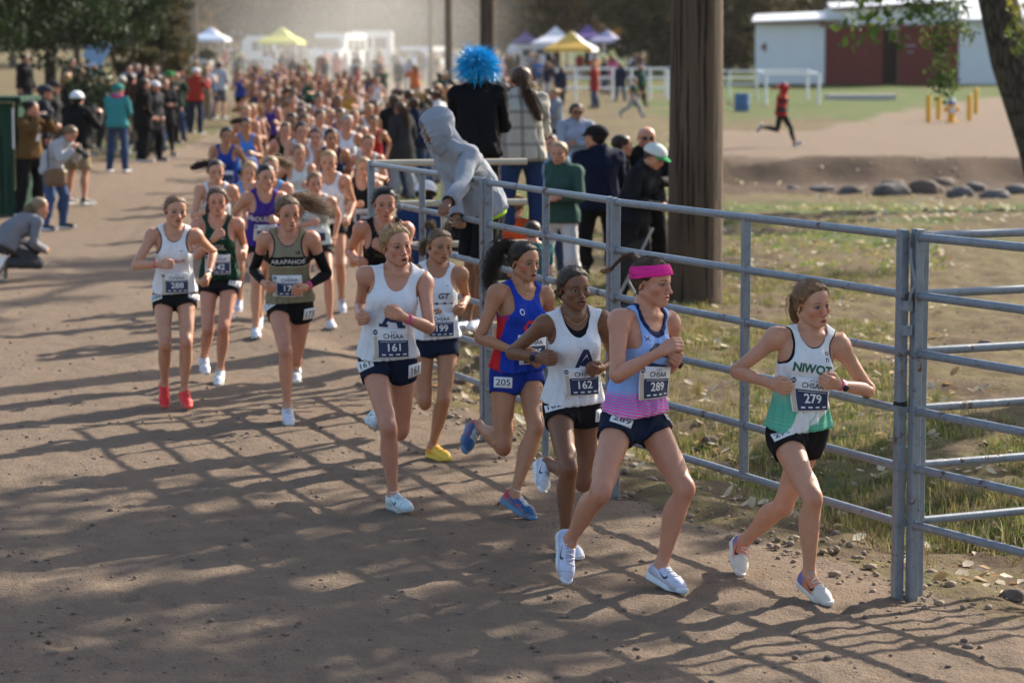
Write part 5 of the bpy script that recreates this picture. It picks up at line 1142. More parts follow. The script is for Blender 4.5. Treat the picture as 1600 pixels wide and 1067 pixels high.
# cottonwood on the right whose trunk leans into the picture
tb = np.array([9.15, 43.0, gz(9.15, 43)]); cw = empty('cottonwood_tree', tuple(tb)); tag(cw, 'leaning dark cottonwood trunk with hanging leaves at the right edge', 'tree', 'trees on the right')
mb = MB(); mb.tube([(.1, 0, -.3), (-.08, 0, .5), (-.30, .0, 1.1), (-.82, .0, 2.5), (-1.07, .05, 3.6), (-1.35, .1, 5.5), (-1.5, .2, 8.0), (-1.2, .3, 11.5), (-.9, .4, 14.5)], [.55, .44, .38, .34, .33, .30, .25, .17, .06], 16)
LB = [((-.9, .1, 4.9), (.4, -.8, 7.0), (2.0, -1.5, 8.8), .17), ((-1.5, .2, 7.6), (-3.6, -.6, 8.6), (-5.0, -1.2, 8.0), .14), ((-1.5, .2, 8.2), (-.5, 1.6, 11), (.5, 3.0, 13), .12), ((-1.3, .3, 10.5), (-3.0, .6, 13), (-4.4, .2, 14.6), .11), ((-1.2, .3, 11.5), (.6, -.6, 13.6), (2.2, -1.2, 15.2), .10), ((-1.0, .1, 5.4), (-1.9, -.9, 5.6), (-2.5, -1.3, 4.6), .07), ((.4, -.8, 7.0), (1.6, -2, 8), (3, -3.2, 8.6), .08)]
tips = []; g = np.random.default_rng(77)
for a, b, c, r_ in LB:
    mb.tube([a, b, c], [r_, r_ * .7, r_ * .3], 8); tips.append(np.array(c)); tips.append((np.array(b) + np.array(c)) / 2)
    for q in range(6):
        s_ = np.array(b) + (np.array(c) - np.array(b)) * g.random(); e = s_ + g.normal(size=3) * [1.1, 1.1, .8]; mb.tube([s_, (s_ + e) / 2 + g.normal(size=3) * .12, e], [r_ * .3, r_ * .2, .012], 5); tips.append(e)
mb.build('trunk', BARKD, cw, True)
cs = [t for t in tips]; rs = [np.array([.75, .75, .55]) * (.6 + .6 * g.random()) for _ in cs]
# hanging spray of leaves in the picture
hang = [at_depth(px, py, 41.0) - tb for px, py in ((1440, 8), (1460, 30), (1478, 10), (1490, 40), (1500, 18), (1452, 55), (1468, 78), (1478, 100), (1462, 120), (1474, 138), (1446, 20), (1425, 12), (1508, 50), (1470, 60), (1484, 126))]
mb2 = MB()
for q in range(len(hang) - 1): 
    if np.linalg.norm(hang[q] - hang[q + 1]) < .8: mb2.tube([hang[q], hang[q + 1]], .012, 5)
mb2.build('hanging_twigs', BARKD, cw, True)
leaf_cloud('hanging_leaves', hang, [np.array([.22, .3, .24])] * len(hang), 75, .040, P_COT * 1.3, 5, cw); leaf_cloud('crown', cs, rs, 130, .095, P_COT, 6, cw)
rt = [at_depth(px, py, 41.5) - tb for px, py in ((1592, 12), (1605, 35), (1588, 48), (1612, 60), (1600, 75))]; leaf_cloud('side_leaves', rt, [np.array([.25, .3, .22])] * 5, 36, .06, np.array([(.22, .20, .03), (.10, .14, .03)]), 7, cw)
# trees just outside the right edge that shade the foreground
tree(np.array([7.75, 22.3, gz(7.75, 22.3)]), 18.0, .32, 14.0, 4.6, 31, P_COT, 'tall leafy cottonwood standing off to the right of the gate', 'trees on the right', BARKG, 84, 84, .17, limbs=12, group_name='cottonwood_tree')
# far trees behind the field
FAR = [(20, 200, 15), (120, 215, 17), (250, 205, 15), (330, 235, 17), (400, 225, 18), (470, 240, 18), (560, 235, 19), (640, 225, 18), (735, 230, 19), (800, 215, 18), (870, 228, 19), (930, 212, 19), (985, 220, 19), (1120, 190, 15), (1165, 185, 14), (1225, 200, 14), (1290, 205, 14), (1380, 210, 15), (1460, 215, 15), (1540, 210, 16), (1640, 215, 16), (1010, 168, 12), (1070, 180, 13), (1138, 172, 12)]
OW = ('first', 'second', 'third', 'fourth', 'fifth', 'sixth', 'seventh', 'eighth', 'ninth', 'tenth', 'eleventh', 'twelfth', 'thirteenth', 'fourteenth', 'fifteenth', 'sixteenth', 'seventeenth', 'eighteenth')
_o = sorted(range(len(FAR)), key=lambda i: FAR[i][0]); EVG = (1120, 1165, 1225, 1290, 1010, 1070, 1138); FLB = {}; _n = [0, 0]
for i in _o: k = int(FAR[i][0] in EVG); FLB[i] = 'far %s, %s from the left' % ('dark green tree near the barn' if k else 'golden brown tree behind the field', OW[_n[k]]); _n[k] += 1
for i, (px, d_, h) in enumerate(FAR):
    ev = px in (1120, 1165, 1225, 1290, 1010, 1070, 1138); tree(gp(px, d_), h * .7, .26, h * .35, h * (.30 if ev else .36), 400 + i, P_OLIVE * .75 if ev else P_FALL, FLB[i], 'far trees behind the field', BARKG, 62, 64, .34 if not ev else .30, limbs=6, low=1.0 if ev else 2.2, group_name='far_tree')
hd = empty('hedge', tuple(gp(395, 205))); tag(hd, 'long reddish brown hedge before the far left trees', 'hedge'); cs = [((k - 20) * .42, (k % 3) * .5, .9 + .3 * math.sin(k * 1.7)) for k in range(41)]; leaf_cloud('foliage', cs, [np.array([.6, .7, 1.0])] * 41, 60, .22, np.array([(.17, .09, .05), (.13, .075, .045), (.20, .12, .06)]), 66, hd)
hill = tag(link('hills', mesh_np('hills', np.array([(x, 420 + 60 * math.sin(x * .01), z) for x in np.linspace(-400, 400, 41) for z in (-2, 16 + 7 * math.sin(x * .013 + 1) + 4 * math.sin(x * .041))]), np.array([(2 * i, 2 * i + 2, 2 * i + 3, 2 * i + 1) for i in range(40)])), plain('brown_hillside', (.115, .085, .060), .9, .4, .05)), kind='structure')
# ================================================================== tents
def tent(px, d_, w_px, zpk, zev, col, label, col2=None):
    p = gp(px, d_); root = empty('pop_up_tent', tuple(p), random.uniform(-.2, .2)); tag(root, label, 'tent', 'pop up tents on the far field'); w_ = w_px * d_ / FPX / 2; m1 = plain('tent_cloth_%d' % px, col, .6, .05); m2 = plain('tent_cloth_b%d' % px, col2, .6, .05) if col2 else m1
    for k in range(4):
        a0, a1 = math.pi / 4 + k * math.pi / 2, math.pi / 4 + (k + 1) * math.pi / 2; c = lambda a, r, z: (math.cos(a) * r * 1.414, math.sin(a) * r * 1.414, z); V = [c(a0, w_, zev), c(a1, w_, zev), c(a1, w_ * .5, zev + (zpk - zev) * .38), c(a0, w_ * .5, zev + (zpk - zev) * .38), (0, 0, zpk), c(a0, w_ * 1.01, zev - .22), c(a1, w_ * 1.01, zev - .22)]
        MB().add(V, [(0, 1, 2, 3), (3, 2, 4), (5, 6, 1, 0)]).build('canopy_side', m1 if k % 2 == 0 else m2, root)
        MB().tube([c(a0, w_ * .97, 0), c(a0, w_ * .97, zev)], .035, 6).build('leg', WHP, root)
for a in ((330, 190, 54, 3.05, 2.2, (.50, .62, .80), 'pale blue and white tent at the far left of the field', (.74, .76, .80)), (441, 165, 62, 3.0, 2.1, (.62, .58, .06), 'bright yellow tent behind the pack', None), (868, 170, 70, 3.3, 2.25, (.74, .74, .78), 'large white tent behind the plaid jacket girl', None), (893, 150, 74, 3.0, 2.0, (.72, .42, .07), 'orange and white tent in front of the white one', (.76, .74, .72)), (918, 195, 52, 3.5, 2.5, (.13, .08, .26), 'purple tent right of the white one', None), (905, 215, 40, 3.6, 2.7, (.74, .76, .80), 'small white tent behind the purple one', None), (948, 190, 50, 3.1, 2.3, (.50, .46, .62), 'lilac grey tent, rightmost of the row', None), (822, 200, 44, 3.0, 2.2, (.12, .09, .22), 'dark purple tent at the left of the tent row', None)): tent(*a)
# ================================================================== vehicles
WV = plain('white_vehicle_paint', (.70, .70, .70), .35, .04, 2); GLASS = plain('dark_window_glass', (.06, .065, .07), .55, .1, 2); TYRE = plain('tyre_rubber', (.02, .02, .02), .8); CHROME = plain('grey_metal', (.3, .3, .3), .4); LAMP = plain('lamp_lens', (.6, .55, .5), .2)
def vehicle(px, d_, yaw, L, W_, H, label, kind, hood=0.0, name='bus'):
    p = gp(px, d_); root = empty(name, tuple(p), yaw); tag(root, label, kind, 'vehicles parked on the far field'); z0 = .42
    bm = bmesh.new(); prof = [(0, z0), (L, z0), (L, H - .12), (L - .15, H), (hood + .35, H), (hood + .05, H * .62 if hood else H - .3), (hood * .25, H * .55 if hood else H * .5), (0, H * .46)]
    V = [(x - L / 2, y, z) for y in (-W_ / 2, W_ / 2) for x, z in prof]; n = len(prof); F = [tuple(range(n)), tuple(range(2 * n - 1, n - 1, -1))] + [(i, (i + 1) % n, n + (i + 1) % n, n + i)[::-1] for i in range(n)]; MB().add(V, F).build('body', WV, root)
    k = max(2, int((L - hood - .8) / 1.05)); ww = (L - hood - .9) / k
    for s_ in (-1, 1):
        for i in range(k): MB().box((hood + .65 + ww * (i + .5) - L / 2, s_ * (W_ / 2 + .005), H * .70), (ww * .82, .03, H * .26)).build('window', GLASS, root)
        for x in (max(.8, hood * .5), L - 1.2):
            t = MB().tube([(x - L / 2, s_ * (W_ / 2 - .22), .40), (x - L / 2, s_ * (W_ / 2 + .02), .40)], .40, 16).build('wheel', TYRE, root, True); MB().tube([(x - L / 2, s_ * (W_ / 2 + .02), .40), (x - L / 2, s_ * (W_ / 2 + .04), .40)], .2, 12).build('rim', CHROME, t, True)
        MB().box((-L / 2 - .01, s_ * W_ * .34, H * .34), (.05, .28, .18)).build('headlight', LAMP, root)
    MB().box((-L / 2 + hood * .6 - .02 * (hood == 0), 0, H * .72 if not hood else H * .75), (.06 if not hood else .05, W_ * .82, H * .26), M=Matrix.Rotation(-.45 if hood else 0, 3, 'Y')).build('windscreen', GLASS, root)
vehicle(580, 176, .0, 2.95, 2.4, 2.75, 'white bus with a row of windows parked in the dust', 'bus'); vehicle(529, 170, 1.3, 5.5, 2.1, 2.6, 'white van parked left of the bus', 'van', .9, 'van'); vehicle(655, 172, 1.2, 5.0, 2.0, 1.9, 'white pick up parked right of the bus', 'truck', 1.4, 'truck'); vehicle(405, 180, .1, 2.4, 2.2, 2.4, 'white trailer behind the yellow tent', 'trailer', 0, 'trailer'); vehicle(815, 190, .3, 4.0, 2.0, 2.0, 'white van near the dark purple tent', 'van', 1.0, 'van'); vehicle(420, 260, .0, 9.0, 2.4, 2.8, 'pale camper far off above the hedge', 'camper', 0, 'camper')
print('background %.1fs' % (time.time() - T0))
# ================================================================== the ten leading runners
SK = {'fair': (.55, .280, .175), 'rose': (.54, .255, .162), 'tan': (.43, .200, .108), 'olive': (.33, .165, .095), 'brown': (.205, .092, .048), 'mid': (.24, .115, .065)}
H_BLOND, H_DBLOND, H_BROWN, H_DARK, H_BLACK = (.46, .27, .115), (.27, .14, .060), (.085, .040, .019), (.028, .017, .012), (.012, .009, .008)
VWHITE = cloth_mat('white_vest', (.80, .80, .82), .7, .8); BLACK_SH = cloth_mat('black_shorts', (.012, .012, .014), .8, .3); NAVY_SH = cloth_mat('navy_shorts', (.012, .018, .040), .8, .3)
BLACK_C = cloth_mat('black_cloth', (.010, .010, .012), .75, .3)
WSHOE = shoe_mat('pale_shoe', (.66, .69, .76), (.25, .27, .32), (.50, .54, .62)); WSOLE = plain('white_sole', (.74, .74, .74), .55, .08, 20); DSOLE = plain('dark_sole', (.03, .03, .035), .6); LACEW = plain('shoe_lace', (.75, .75, .75), .7); MARKD = plain('shoe_mark_dark', (.02, .025, .06), .5)
SOCKG = plain('grey_sock', (.30, .31, .34), .85, .1, 40); SOCKW = plain('white_sock', (.72, .72, .72), .85, .1, 40)
PINK = plain('pink_band', (.80, .045, .30), .6); WATCHW = plain('white_strap', (.72, .72, .72), .5)
G_HERO = 'leading runners in vests and numbers'
def hair_on(w, m):
    o = w.wear('hair', HAIR['hi'], m); w.wear('hair_strands', SLICK, m, o); w.wear('flyaway_hair', WISPS, m, o); return o
def lit(n, cond_lo, cond_hi, v): return n.step(cond_lo, cond_hi, v)
# ---- 279, white and green vest
def f_niwot(n, x, y, z, c):
    fade = n.step(1.17, 1.02, n.math('ADD', z, n.math('MULTIPLY', x, .16)))
    c = n.mix(n.math('MULTIPLY', fade, .92), c, (.055, .42, .27))
    st = n.math('SUBTRACT', n.math('ADD', x, .025), n.math('MULTIPLY', n.math('SUBTRACT', z, 1.0), .62))       # white sash
    sash = n.math('MULTIPLY', n.step(-.062, -.054, st), n.step(.040, .032, st))
    hi = n.math('MULTIPLY', n.step(.03, .05, st), n.step(.97, .985, n.math('SUBTRACT', z, n.math('MULTIPLY', n.math('SUBTRACT', x, .03), .55))))
    c = n.mix(n.math('MAXIMUM', n.math('MULTIPLY', sash, n.step(1.09, 1.06, z)), hi), c, (.76, .77, .77))
    ln = n.step(.88, .95, n.math('SINE', n.math('MULTIPLY', z, 300.0))); low = n.step(1.0, .98, z)
    return n.mix(n.math('MULTIPLY', n.math('MULTIPLY', ln, low), .25), c, (.65, .75, .72))
p = pose_px(12.66, (1247, 668), (1266, 505), 26, ((1350, 591, .4), (1311, 594, -1)), ((1157, 567, .5), (1204, 592, -1)), ((1222, 783, 1), (1163, 838, 1), (1154, 884, -1)), ((1269, 772, -1), (1264, 890, 1), (1290, 932, -1)), (31, 6, -6), 1.0, 12)
w = Who(p, 'runner in white and green vest, number 279, nearest the gate posts', skin_mat(SK['fair'], (.16, .10, .06), flush=.6), group=G_HERO)
v = w.wear('running_vest', GAR['racer'], cloth_mat('white_green_vest', (.76, .77, .77), .7, .45, f_niwot)); w.wear('sports_bra', GAR['bra'], BLACK_C)
w.show('lettering', Print(GAR['racer'], (0, 0, 1.232), (0, -1, 0)).text('NIWOT', 0, 0, .046, .04, stretch=.98), ink('green_print', (.010, .115, .065)), v)
w.show('maker_mark', Print(GAR['racer'], (.073, 0, 1.298), (0, -1, 0)).text('o', 0, .016, .020, .01).text('n', 0, -.014, .022, .01), BLACKP, v)
w.wear('shorts', GAR['shorts'], BLACK_SH); race_bib(w, GAR['racer'], '279', 1.105, .0); hip_tag(w, -1, '279')
SH279 = NT('cream_orange_shoe'); _v = SH279.attr(); _x, _y, _z = SH279.xyz(_v)
SH279 = SH279.out(SH279.mix(SH279.step(-.02, .03, _y), SH279.mix(SH279.step(-.10, -.06, _y), (.66, .60, .52), (.62, .20, .10)), (.16, .15, .36)), .6)
w.shoes(SH279, plain('cream_sole', (.68, .65, .60), .6), SOCKG, LACEW, BLACKP); watch(w, 'L', WATCHW); band_on(w, 'wrist_band', 'L', .512, .524, 1.22, PINK)
hm = hair_mat(H_DBLOND); hair_on(w, hm)
w.wear('ponytail', strands([(0, .098, 1.585), (0, .135, 1.575), (-.005, .150, 1.53), (-.01, .130, 1.46), (.03, .118, 1.40), (.06, .11, 1.385)], (.012, .020, .019, .016, .008), 190, .0015, 3, .010), hm); tie(.014, (0, .105, 1.584), BLACKP, w)
# ---- 289, blue to pink vest, pink headband
def f_289(n, x, y, z, c):
    ww = n.math('ADD', n.math('MULTIPLY', z, 430.0), n.math('ADD', n.math('MULTIPLY', x, 90.0), n.math('MULTIPLY', n.math('SINE', n.math('MULTIPLY', x, 26.0)), 1.5)))
    pk = n.mix(n.step(-.25, .25, n.math('SINE', ww)), (.22, .30, .62), (.85, .10, .42)); pk = n.mix(n.step(.99, .90, z), pk, n.mix(n.step(-.1, .4, n.math('SINE', ww)), (.75, .42, .62), (.86, .05, .34)))
    c = n.mix(n.step(1.075, 1.035, n.math('SUBTRACT', z, n.math('MULTIPLY', x, .2))), c, pk)
    r = n.math('SQRT', n.math('ADD', n.math('MULTIPLY', n.math('DIVIDE', x, .082), n.math('DIVIDE', x, .082)), n.math('MULTIPLY', n.math('DIVIDE', n.math('SUBTRACT', 1.46, z), .128), n.math('DIVIDE', n.math('SUBTRACT', 1.46, z), .128))))
    return n.mix(n.step(1.24, 1.22, r), c, (.012, .022, .07))
p = pose_px(12.76, (991, 656), (1010, 487), 42, ((1045, 578, 1), (1056, 570, -1)), ((963, 592, -1), (1030, 556, -1)), ((1068, 770, -1), (1033, 888, 1), (1060, 927, -1)), ((937, 775, -1), (891, 847, 1), (884, 905, -1)), (55, 5, 0), 1.05, 40)
w = Who(p, 'runner with bright pink headband in light blue vest fading to pink', skin_mat(SK['rose'], (.13, .08, .05), flush=.5), group=G_HERO)
v = w.wear('running_vest', GAR['racer'], cloth_mat('blue_pink_vest', (.27, .43, .78), .7, .45, f_289))
w.show('lettering', Print(GAR['racer'], (0, 0, 1.215), (0, -1, 0)).put(stroke([(.088, .028), (.05, .05), (-.02, .048), (-.062, .025), (-.070, -.01), (-.045, -.04), (.0, -.05), (.085, -.05)], [.018, .026, .03, .03, .03, .028, .03, .02])).put(stroke([(.02, .01), (.09, .01)], .022)), NAVY, v)
w.show('maker_mark', Print(GAR['racer'], (-.070, 0, 1.296), (0, -1, 0)).put(stroke([(-.014, .009), (-.006, .002), (.006, .002), (.014, .009)], .005)).put(stroke([(-.014, -.009), (-.006, -.002), (.006, -.002), (.014, -.009)], .005)), NAVY, v)
w.wear('shorts', GAR['shorts'], NAVY_SH); race_bib(w, GAR['racer'], '289', 1.085, .012); hip_tag(w, -1, '289'); hip_tag(w, 1, '289')
w.shoes(shoe_mat('lilac_shoe', (.58, .62, .78), (.28, .30, .42), (.40, .44, .62)), plain('ice_sole', (.62, .68, .74), .5), SOCKG, LACEW, MARKD); watch(w, 'L', plain('grey_strap', (.45, .46, .48), .5)); band_on(w, 'wrist_band', 'L', .512, .530, 1.22, PINK)
hm = hair_mat(H_BROWN); hair_on(w, hm); w.wear('headband', CAPS['band'], cloth_mat('pink_headband', (.78, .030, .27), .7, .3))
w.wear('braid', braid([(0, .085, 1.650), (.0, .115, 1.672), (0, .155, 1.662), (-.0, .195, 1.625), (-.0, .225, 1.59)], .020, 13), hm)
w.wear('braid_tip', strands([(-.0, .222, 1.593), (-.0, .255, 1.572), (-.0, .295, 1.562)], (.007, .014, .004), 40, .0016, 5, .004, 6), hair_mat(H_DBLOND))
# ---- 162, white vest with a large letter A
def big_a(pr, s=1.0):
    pr.put(poly([(-.062 * s, -.055 * s), (-.012 * s, .062 * s), (.014 * s, .062 * s), (.010 * s, .045 * s), (-.040 * s, -.055 * s)])).put(poly([(.014 * s, .062 * s), (.064 * s, -.055 * s), (.042 * s, -.055 * s), (.004 * s, .04 * s)]))
    pr.put(poly([(-.030 * s, -.030 * s), (.006 * s, .022 * s), (.036 * s, -.030 * s), (.05 * s, -.055 * s), (.028 * s, -.055 * s), (.02 * s, -.036 * s), (-.012 * s, -.036 * s)])).put(rect(.05 * s, .016 * s), -.050 * s, -.056 * s).put(rect(.046 * s, .016 * s), .052 * s, -.056 * s); return pr
def outline_a(pr, s=1.0):
    q = [(-.030, -.045), (-.006, .062), (.014, .062), (.050, -.045)]; pr.put(stroke([(a * s, b * s) for a, b in q], .0035 * s)); return pr
p = pose_px(13.75, (895, 631), (896, 484), 22, ((962, 560, 1), (938, 574, -1)), ((799, 549, 1), (842, 557, -1)), ((911, 750, 1), (856, 722, 1), (845, 760, -1)), ((888, 731, -1), (883, 836, 1), (903, 868, -1)), (24, 4, -4), .99, 16)
w = Who(p, 'brown skinned runner in white vest with large letter A, number 162', skin_mat(SK['brown'], (.012, .008, .006), (.12, .035, .03), flush=.15), group=G_HERO)
v = w.wear('running_vest', GAR['tank'], VWHITE); w.wear('sports_bra', GAR['bra'], BLACK_C)
w.show('lettering', big_a(Print(GAR['tank'], (.028, 0, 1.178), (0, -1, 0))), NAVY, v)
w.wear('shorts', GAR['shorts'], BLACK_SH); race_bib(w, GAR['tank'], '162', 1.055, .004); hip_tag(w, -1, '162'); hip_tag(w, 1, '162')
w.shoes(WSHOE, WSOLE, SOCKW, LACEW, MARKD); watch(w, 'R', plain('purple_strap', (.10, .05, .22), .5))
hm = hair_mat(H_DARK, (.10, .06, .035)); hair_on(w, hm); w.wear('hair_bun', strands([(0, .095, 1.53), (0, .13, 1.52), (0, .135, 1.49), (0, .105, 1.475)], (.018, .03, .03, .02), 90, .003, 8), hm)
def necklace(w, r=.066, z=1.405, drop=.04):
    mb = MB(); bv = BODY['hi'].bvh(); pts = []
    for k in range(17):
        a = R(-80 + k * 10); o = Vector((math.sin(a) * r, -.3, z - drop * math.cos(a) ** 2 + .012 * abs(math.sin(a)))); h = bv.ray_cast(o, Vector((0, 1, 0)), .6)[0]
        if h: pts.append(Vector(h) + Vector((0, -.003, 0)))
    mb.tube(pts, .0016, 4); T = np.array([t for f in mb.f for t in [(f[0], f[i], f[i + 1]) for i in range(1, len(f) - 1)]]); return w.wear('necklace', Tmpl(np.array(mb.v), T), plain('gold', (.75, .5, .2), .3, metallic=1.0))
necklace(w)
# ---- 205, royal blue vest with red sides
def f_205(n, x, y, z, c):
    side = n.math('MULTIPLY', n.step(.0, .006, n.math('SUBTRACT', n.math('ABSOLUTE', x), n.math('ADD', .126, n.math('MULTIPLY', n.math('SUBTRACT', 1.2, z), .10)))), n.step(1.26, 1.20, z)); return n.mix(side, c, (.55, .018, .022))
p = pose_px(14.95, (808, 584), (815, 445), 34, ((868, 530, 1), (850, 560, -1)), ((749, 531, -1), (806, 552, -1)), ((836, 672, -1), (801, 782, 1), (827, 810, -1)), ((785, 705, -1), (748, 668, 1), (727, 702, -1)), (38, 4, 0), 1.0, 30)
w = Who(p, 'runner in royal blue vest with red sides, dark ponytail, number 205', skin_mat(SK['tan'], (.03, .018, .012), flush=.45), group=G_HERO)
v = w.wear('running_vest', GAR['racer'], cloth_mat('royal_vest', (.012, .045, .36), .7, .4, f_205))
w.show('lettering', Print(GAR['racer'], (.02, 0, 1.165), (0, -1, 0)).put(stroke([(.045, .02), (.02, .042), (-.025, .04), (-.045, .01), (-.03, -.03), (.01, -.042), (.045, -.022)], .022)), ink('red_print', (.55, .02, .06)), v)
w.show('maker_mark', Print(GAR['racer'], (-.062, 0, 1.262), (0, -1, 0)).put(stroke([(.013 * math.cos(t) * (1 + .2 * t / 6), .016 * math.sin(t)) for t in np.linspace(.5, 6.6, 14)], .005)), WHITE, v)
w.wear('shorts', GAR['shorts'], cloth_mat('royal_shorts', (.010, .030, .24), .75, .3)); race_bib(w, GAR['racer'], '205', 1.05, .03, detail=False); hip_tag(w, -1, '205')
w.shoes(shoe_mat('blue_shoe', (.022, .095, .25), (.5, .5, .5), (.45, .03, .07)), plain('blue_sole', (.10, .22, .38), .5), SOCKW, LACEW, plain('red_mark', (.5, .03, .08), .5))
hm = hair_mat(H_BLACK, (.06, .035, .02)); hair_on(w, hm)
w.wear('ponytail', strands([(0, .095, 1.63), (-.02, .14, 1.635), (-.06, .175, 1.59), (-.09, .185, 1.50), (-.10, .19, 1.41), (-.085, .205, 1.33)], (.014, .034, .044, .040, .014), 420, .0016, 11, .030, 14, .4), hm); tie(.016, (-.004, .104, 1.62), PINK, w)
w.show('cheek_paint', Print(BODY['hi'], (-.052, -.05, 1.533), (-.62, -.78, 0), lift=.001).put(rect(.030, .0075), 0, 0, 1, -8), ink('red_paint', (.6, .04, .06)), mode='head'); necklace(w)
pr = Print(BODY['hi'], (.112, -.06, .68), (.35, -.94, 0), lift=.002)
for i, ch in enumerate('COHEN'): pr.text(ch, (.0, .004, 0, -.006, .004)[i], .125 - i * .072, .040)
w.show('inked_letters', pr, BLACKP, mode='body')
# ---- 161, white vest, pink wrist band
p = pose_px(15.02, (606, 565), (620, 421), 12, ((671, 515, -1), (629, 498, -1)), ((563, 481, 1), (562, 496, -1)), ((626, 674, 1), (592, 648, 1), (581, 668, -1)), ((607, 672, -1), (614, 775, 1), (637, 799, -1)), (27, 3, -6), 1.05, 8)
w = Who(p, 'blonde runner in white vest with letter A, number 161, pink wrist band', skin_mat(SK['rose'], (.14, .09, .05), flush=.55), group=G_HERO)
v = w.wear('running_vest', GAR['tank'], VWHITE); w.show('lettering', big_a(Print(GAR['tank'], (.01, 0, 1.165), (0, -1, 0))), NAVY, v)
w.wear('shorts', GAR['shorts'], NAVY_SH); race_bib(w, GAR['tank'], '161', 1.012, .0); hip_tag(w, -1, '161', .858, 34); hip_tag(w, 1, '161', .858, 34)
w.shoes(shoe_mat('mint_shoe', (.60, .74, .78), (.25, .40, .42), (.70, .78, .80)), plain('grey_sole', (.50, .55, .58), .5), SOCKW, LACEW, MARKD); band_on(w, 'wrist_band', 'L', .47, .487, 1.18, PINK); necklace(w)
hm = hair_mat(H_BLOND); hair_on(w, hm)
for i, sx in enumerate((-.030, .026)): w.wear('braid', braid([(sx, -.060, 1.648), (sx * .95, -.01, 1.678), (sx * .7, .05, 1.666), (sx * .3, .095, 1.622)], .0075, 13), hm)
w.wear('ponytail', strands([(0, .095, 1.60), (.03, .135, 1.585), (.07, .14, 1.53), (.10, .13, 1.46), (.12, .12, 1.40), (.13, .11, 1.36)], (.012, .026, .030, .026, .010), 240, .0016, 21, .012), hair_mat(H_DBLOND)); tie(.014, (.006, .104, 1.597), BLACKP, w)
# ---- 199, white vest, two hair knots, yellow shoes
p = pose_px(16.75, (681, 537), (683, 419), 10, ((727, 470, 1), (722, 487, -1)), ((640, 480, 1), (672, 495, -1)), ((693, 630, -1), (676, 702, 1), (697, 723, -1)), ((664, 637, -1), (645, 600, 1), (640, 622, -1)), (24, 5, 4), .95, 6)
w = Who(p, 'slight runner in white vest with two hair knots and orange yellow shoes', skin_mat(SK['tan'], (.05, .03, .02), flush=.3), group=G_HERO)
v = w.wear('running_vest', GAR['racer'], VWHITE)
pr = Print(GAR['racer'], (.045, 0, 1.20), (0, -1, 0)).text('GT', 0, .01, .042, .03, shear=.25)
pr.put(stroke([(-.085, -.045), (.055, -.038)], .004)).put(poly([(.05, -.046), (.07, -.037), (.05, -.03)])).put(rect(.018, .016), -.05, -.043).put(rect(.018, .014), .005, -.04); w.show('lettering', pr, NAVY, v)
w.show('maker_mark', Print(GAR['racer'], (.075, 0, 1.285), (0, -1, 0)).put(swoosh(.032)), BLACKP, v)
w.wear('shorts', GAR['shorts'], NAVY_SH); race_bib(w, GAR['racer'], '199', 1.02, .01)
YS = NT('yellow_orange_shoe'); _x, _y, _z = YS.xyz(YS.attr()); YS = YS.out(YS.mix(YS.step(-.06, .03, _y), (.85, .52, .06), (.80, .26, .02)), .5)
w.shoes(YS, plain('yellow_sole', (.82, .56, .10), .5), SOCKG, plain('yellow_lace', (.85, .45, .1), .6)); band_on(w, 'wrist_band', 'L', .49, .505, 1.18, plain('pale_band', (.55, .62, .60), .5))
hm = hair_mat((.10, .055, .03), (.28, .18, .09)); hair_on(w, hm)
for q in (-1, 1): w.wear('hair_knot', strands([(q * .045, .02, 1.665), (q * .062, .03, 1.695), (q * .085, .045, 1.70), (q * .085, .06, 1.66)], (.010, .022, .024, .012), 70, .0026, 30 + q), hm)
w.wear('ponytail', strands([(-.03, .09, 1.58), (-.06, .12, 1.55), (-.075, .12, 1.50), (-.07, .11, 1.46)], (.012, .026, .026, .012), 90, .0026, 33), hm)
# ---- 173, khaki vest with a black chest band, black arm sleeves
def f_ara(n, x, y, z, c):
    b = n.math('MULTIPLY', n.step(1.197, 1.200, z), n.step(1.267, 1.264, z)); c = n.mix(b, c, (.012, .012, .013)); e = n.math('MULTIPLY', n.step(1.190, 1.192, z), n.step(1.196, 1.194, z)); return n.mix(e, c, (.6, .58, .5))
p = pose_px(18.75, (453, 471), (450, 356), 4, ((511, 424, 1), (478, 445, -1)), ((397, 418, 1), (413, 440, -1)), ((461, 556, 1), (462, 570, 1), (462, 592, -1)), ((446, 545, -1), (449, 632, 1), (453, 658, -1)), (20, 10, -4), 1.05, 2)
w = Who(p, 'runner in khaki vest with black chest band and black arm sleeves', skin_mat(SK['rose'], (.08, .05, .03), flush=.4), group=G_HERO)
v = w.wear('running_vest', GAR['racer'], cloth_mat('khaki_vest', (.25, .215, .135), .7, .4, f_ara))
w.show('lettering', Print(GAR['racer'], (.0, 0, 1.232), (0, -1, 0)).text('ARAPAHOE', 0, 0, .032, .012, stretch=1.05), ink('pale_print', (.62, .60, .54)), v)
w.show('maker_mark', Print(GAR['racer'], (.068, 0, 1.292), (0, -1, 0)).text('NB', 0, 0, .020, .03, shear=.2), BLACKP, v)
SLV = {q: arm_sleeve(q) for q in (1, -1)}
for q in (1, -1): w.wear('arm_sleeve', SLV[q], BLACK_C)
w.wear('sports_bra', GAR['bra'], BLACK_C); w.wear('shorts', GAR['shorts'], BLACK_SH); race_bib(w, GAR['racer'], '173', 1.05, -.012); hip_tag(w, -1, '173', .858, 34); hip_tag(w, 1, '173', .858, 34)
w.shoes(WSHOE, WSOLE, SOCKG, LACEW); band_on(w, 'wrist_band', 'L', .488, .506, 1.35, PINK)
hm = hair_mat((.11, .055, .026), (.30, .17, .08)); hair_on(w, hm)
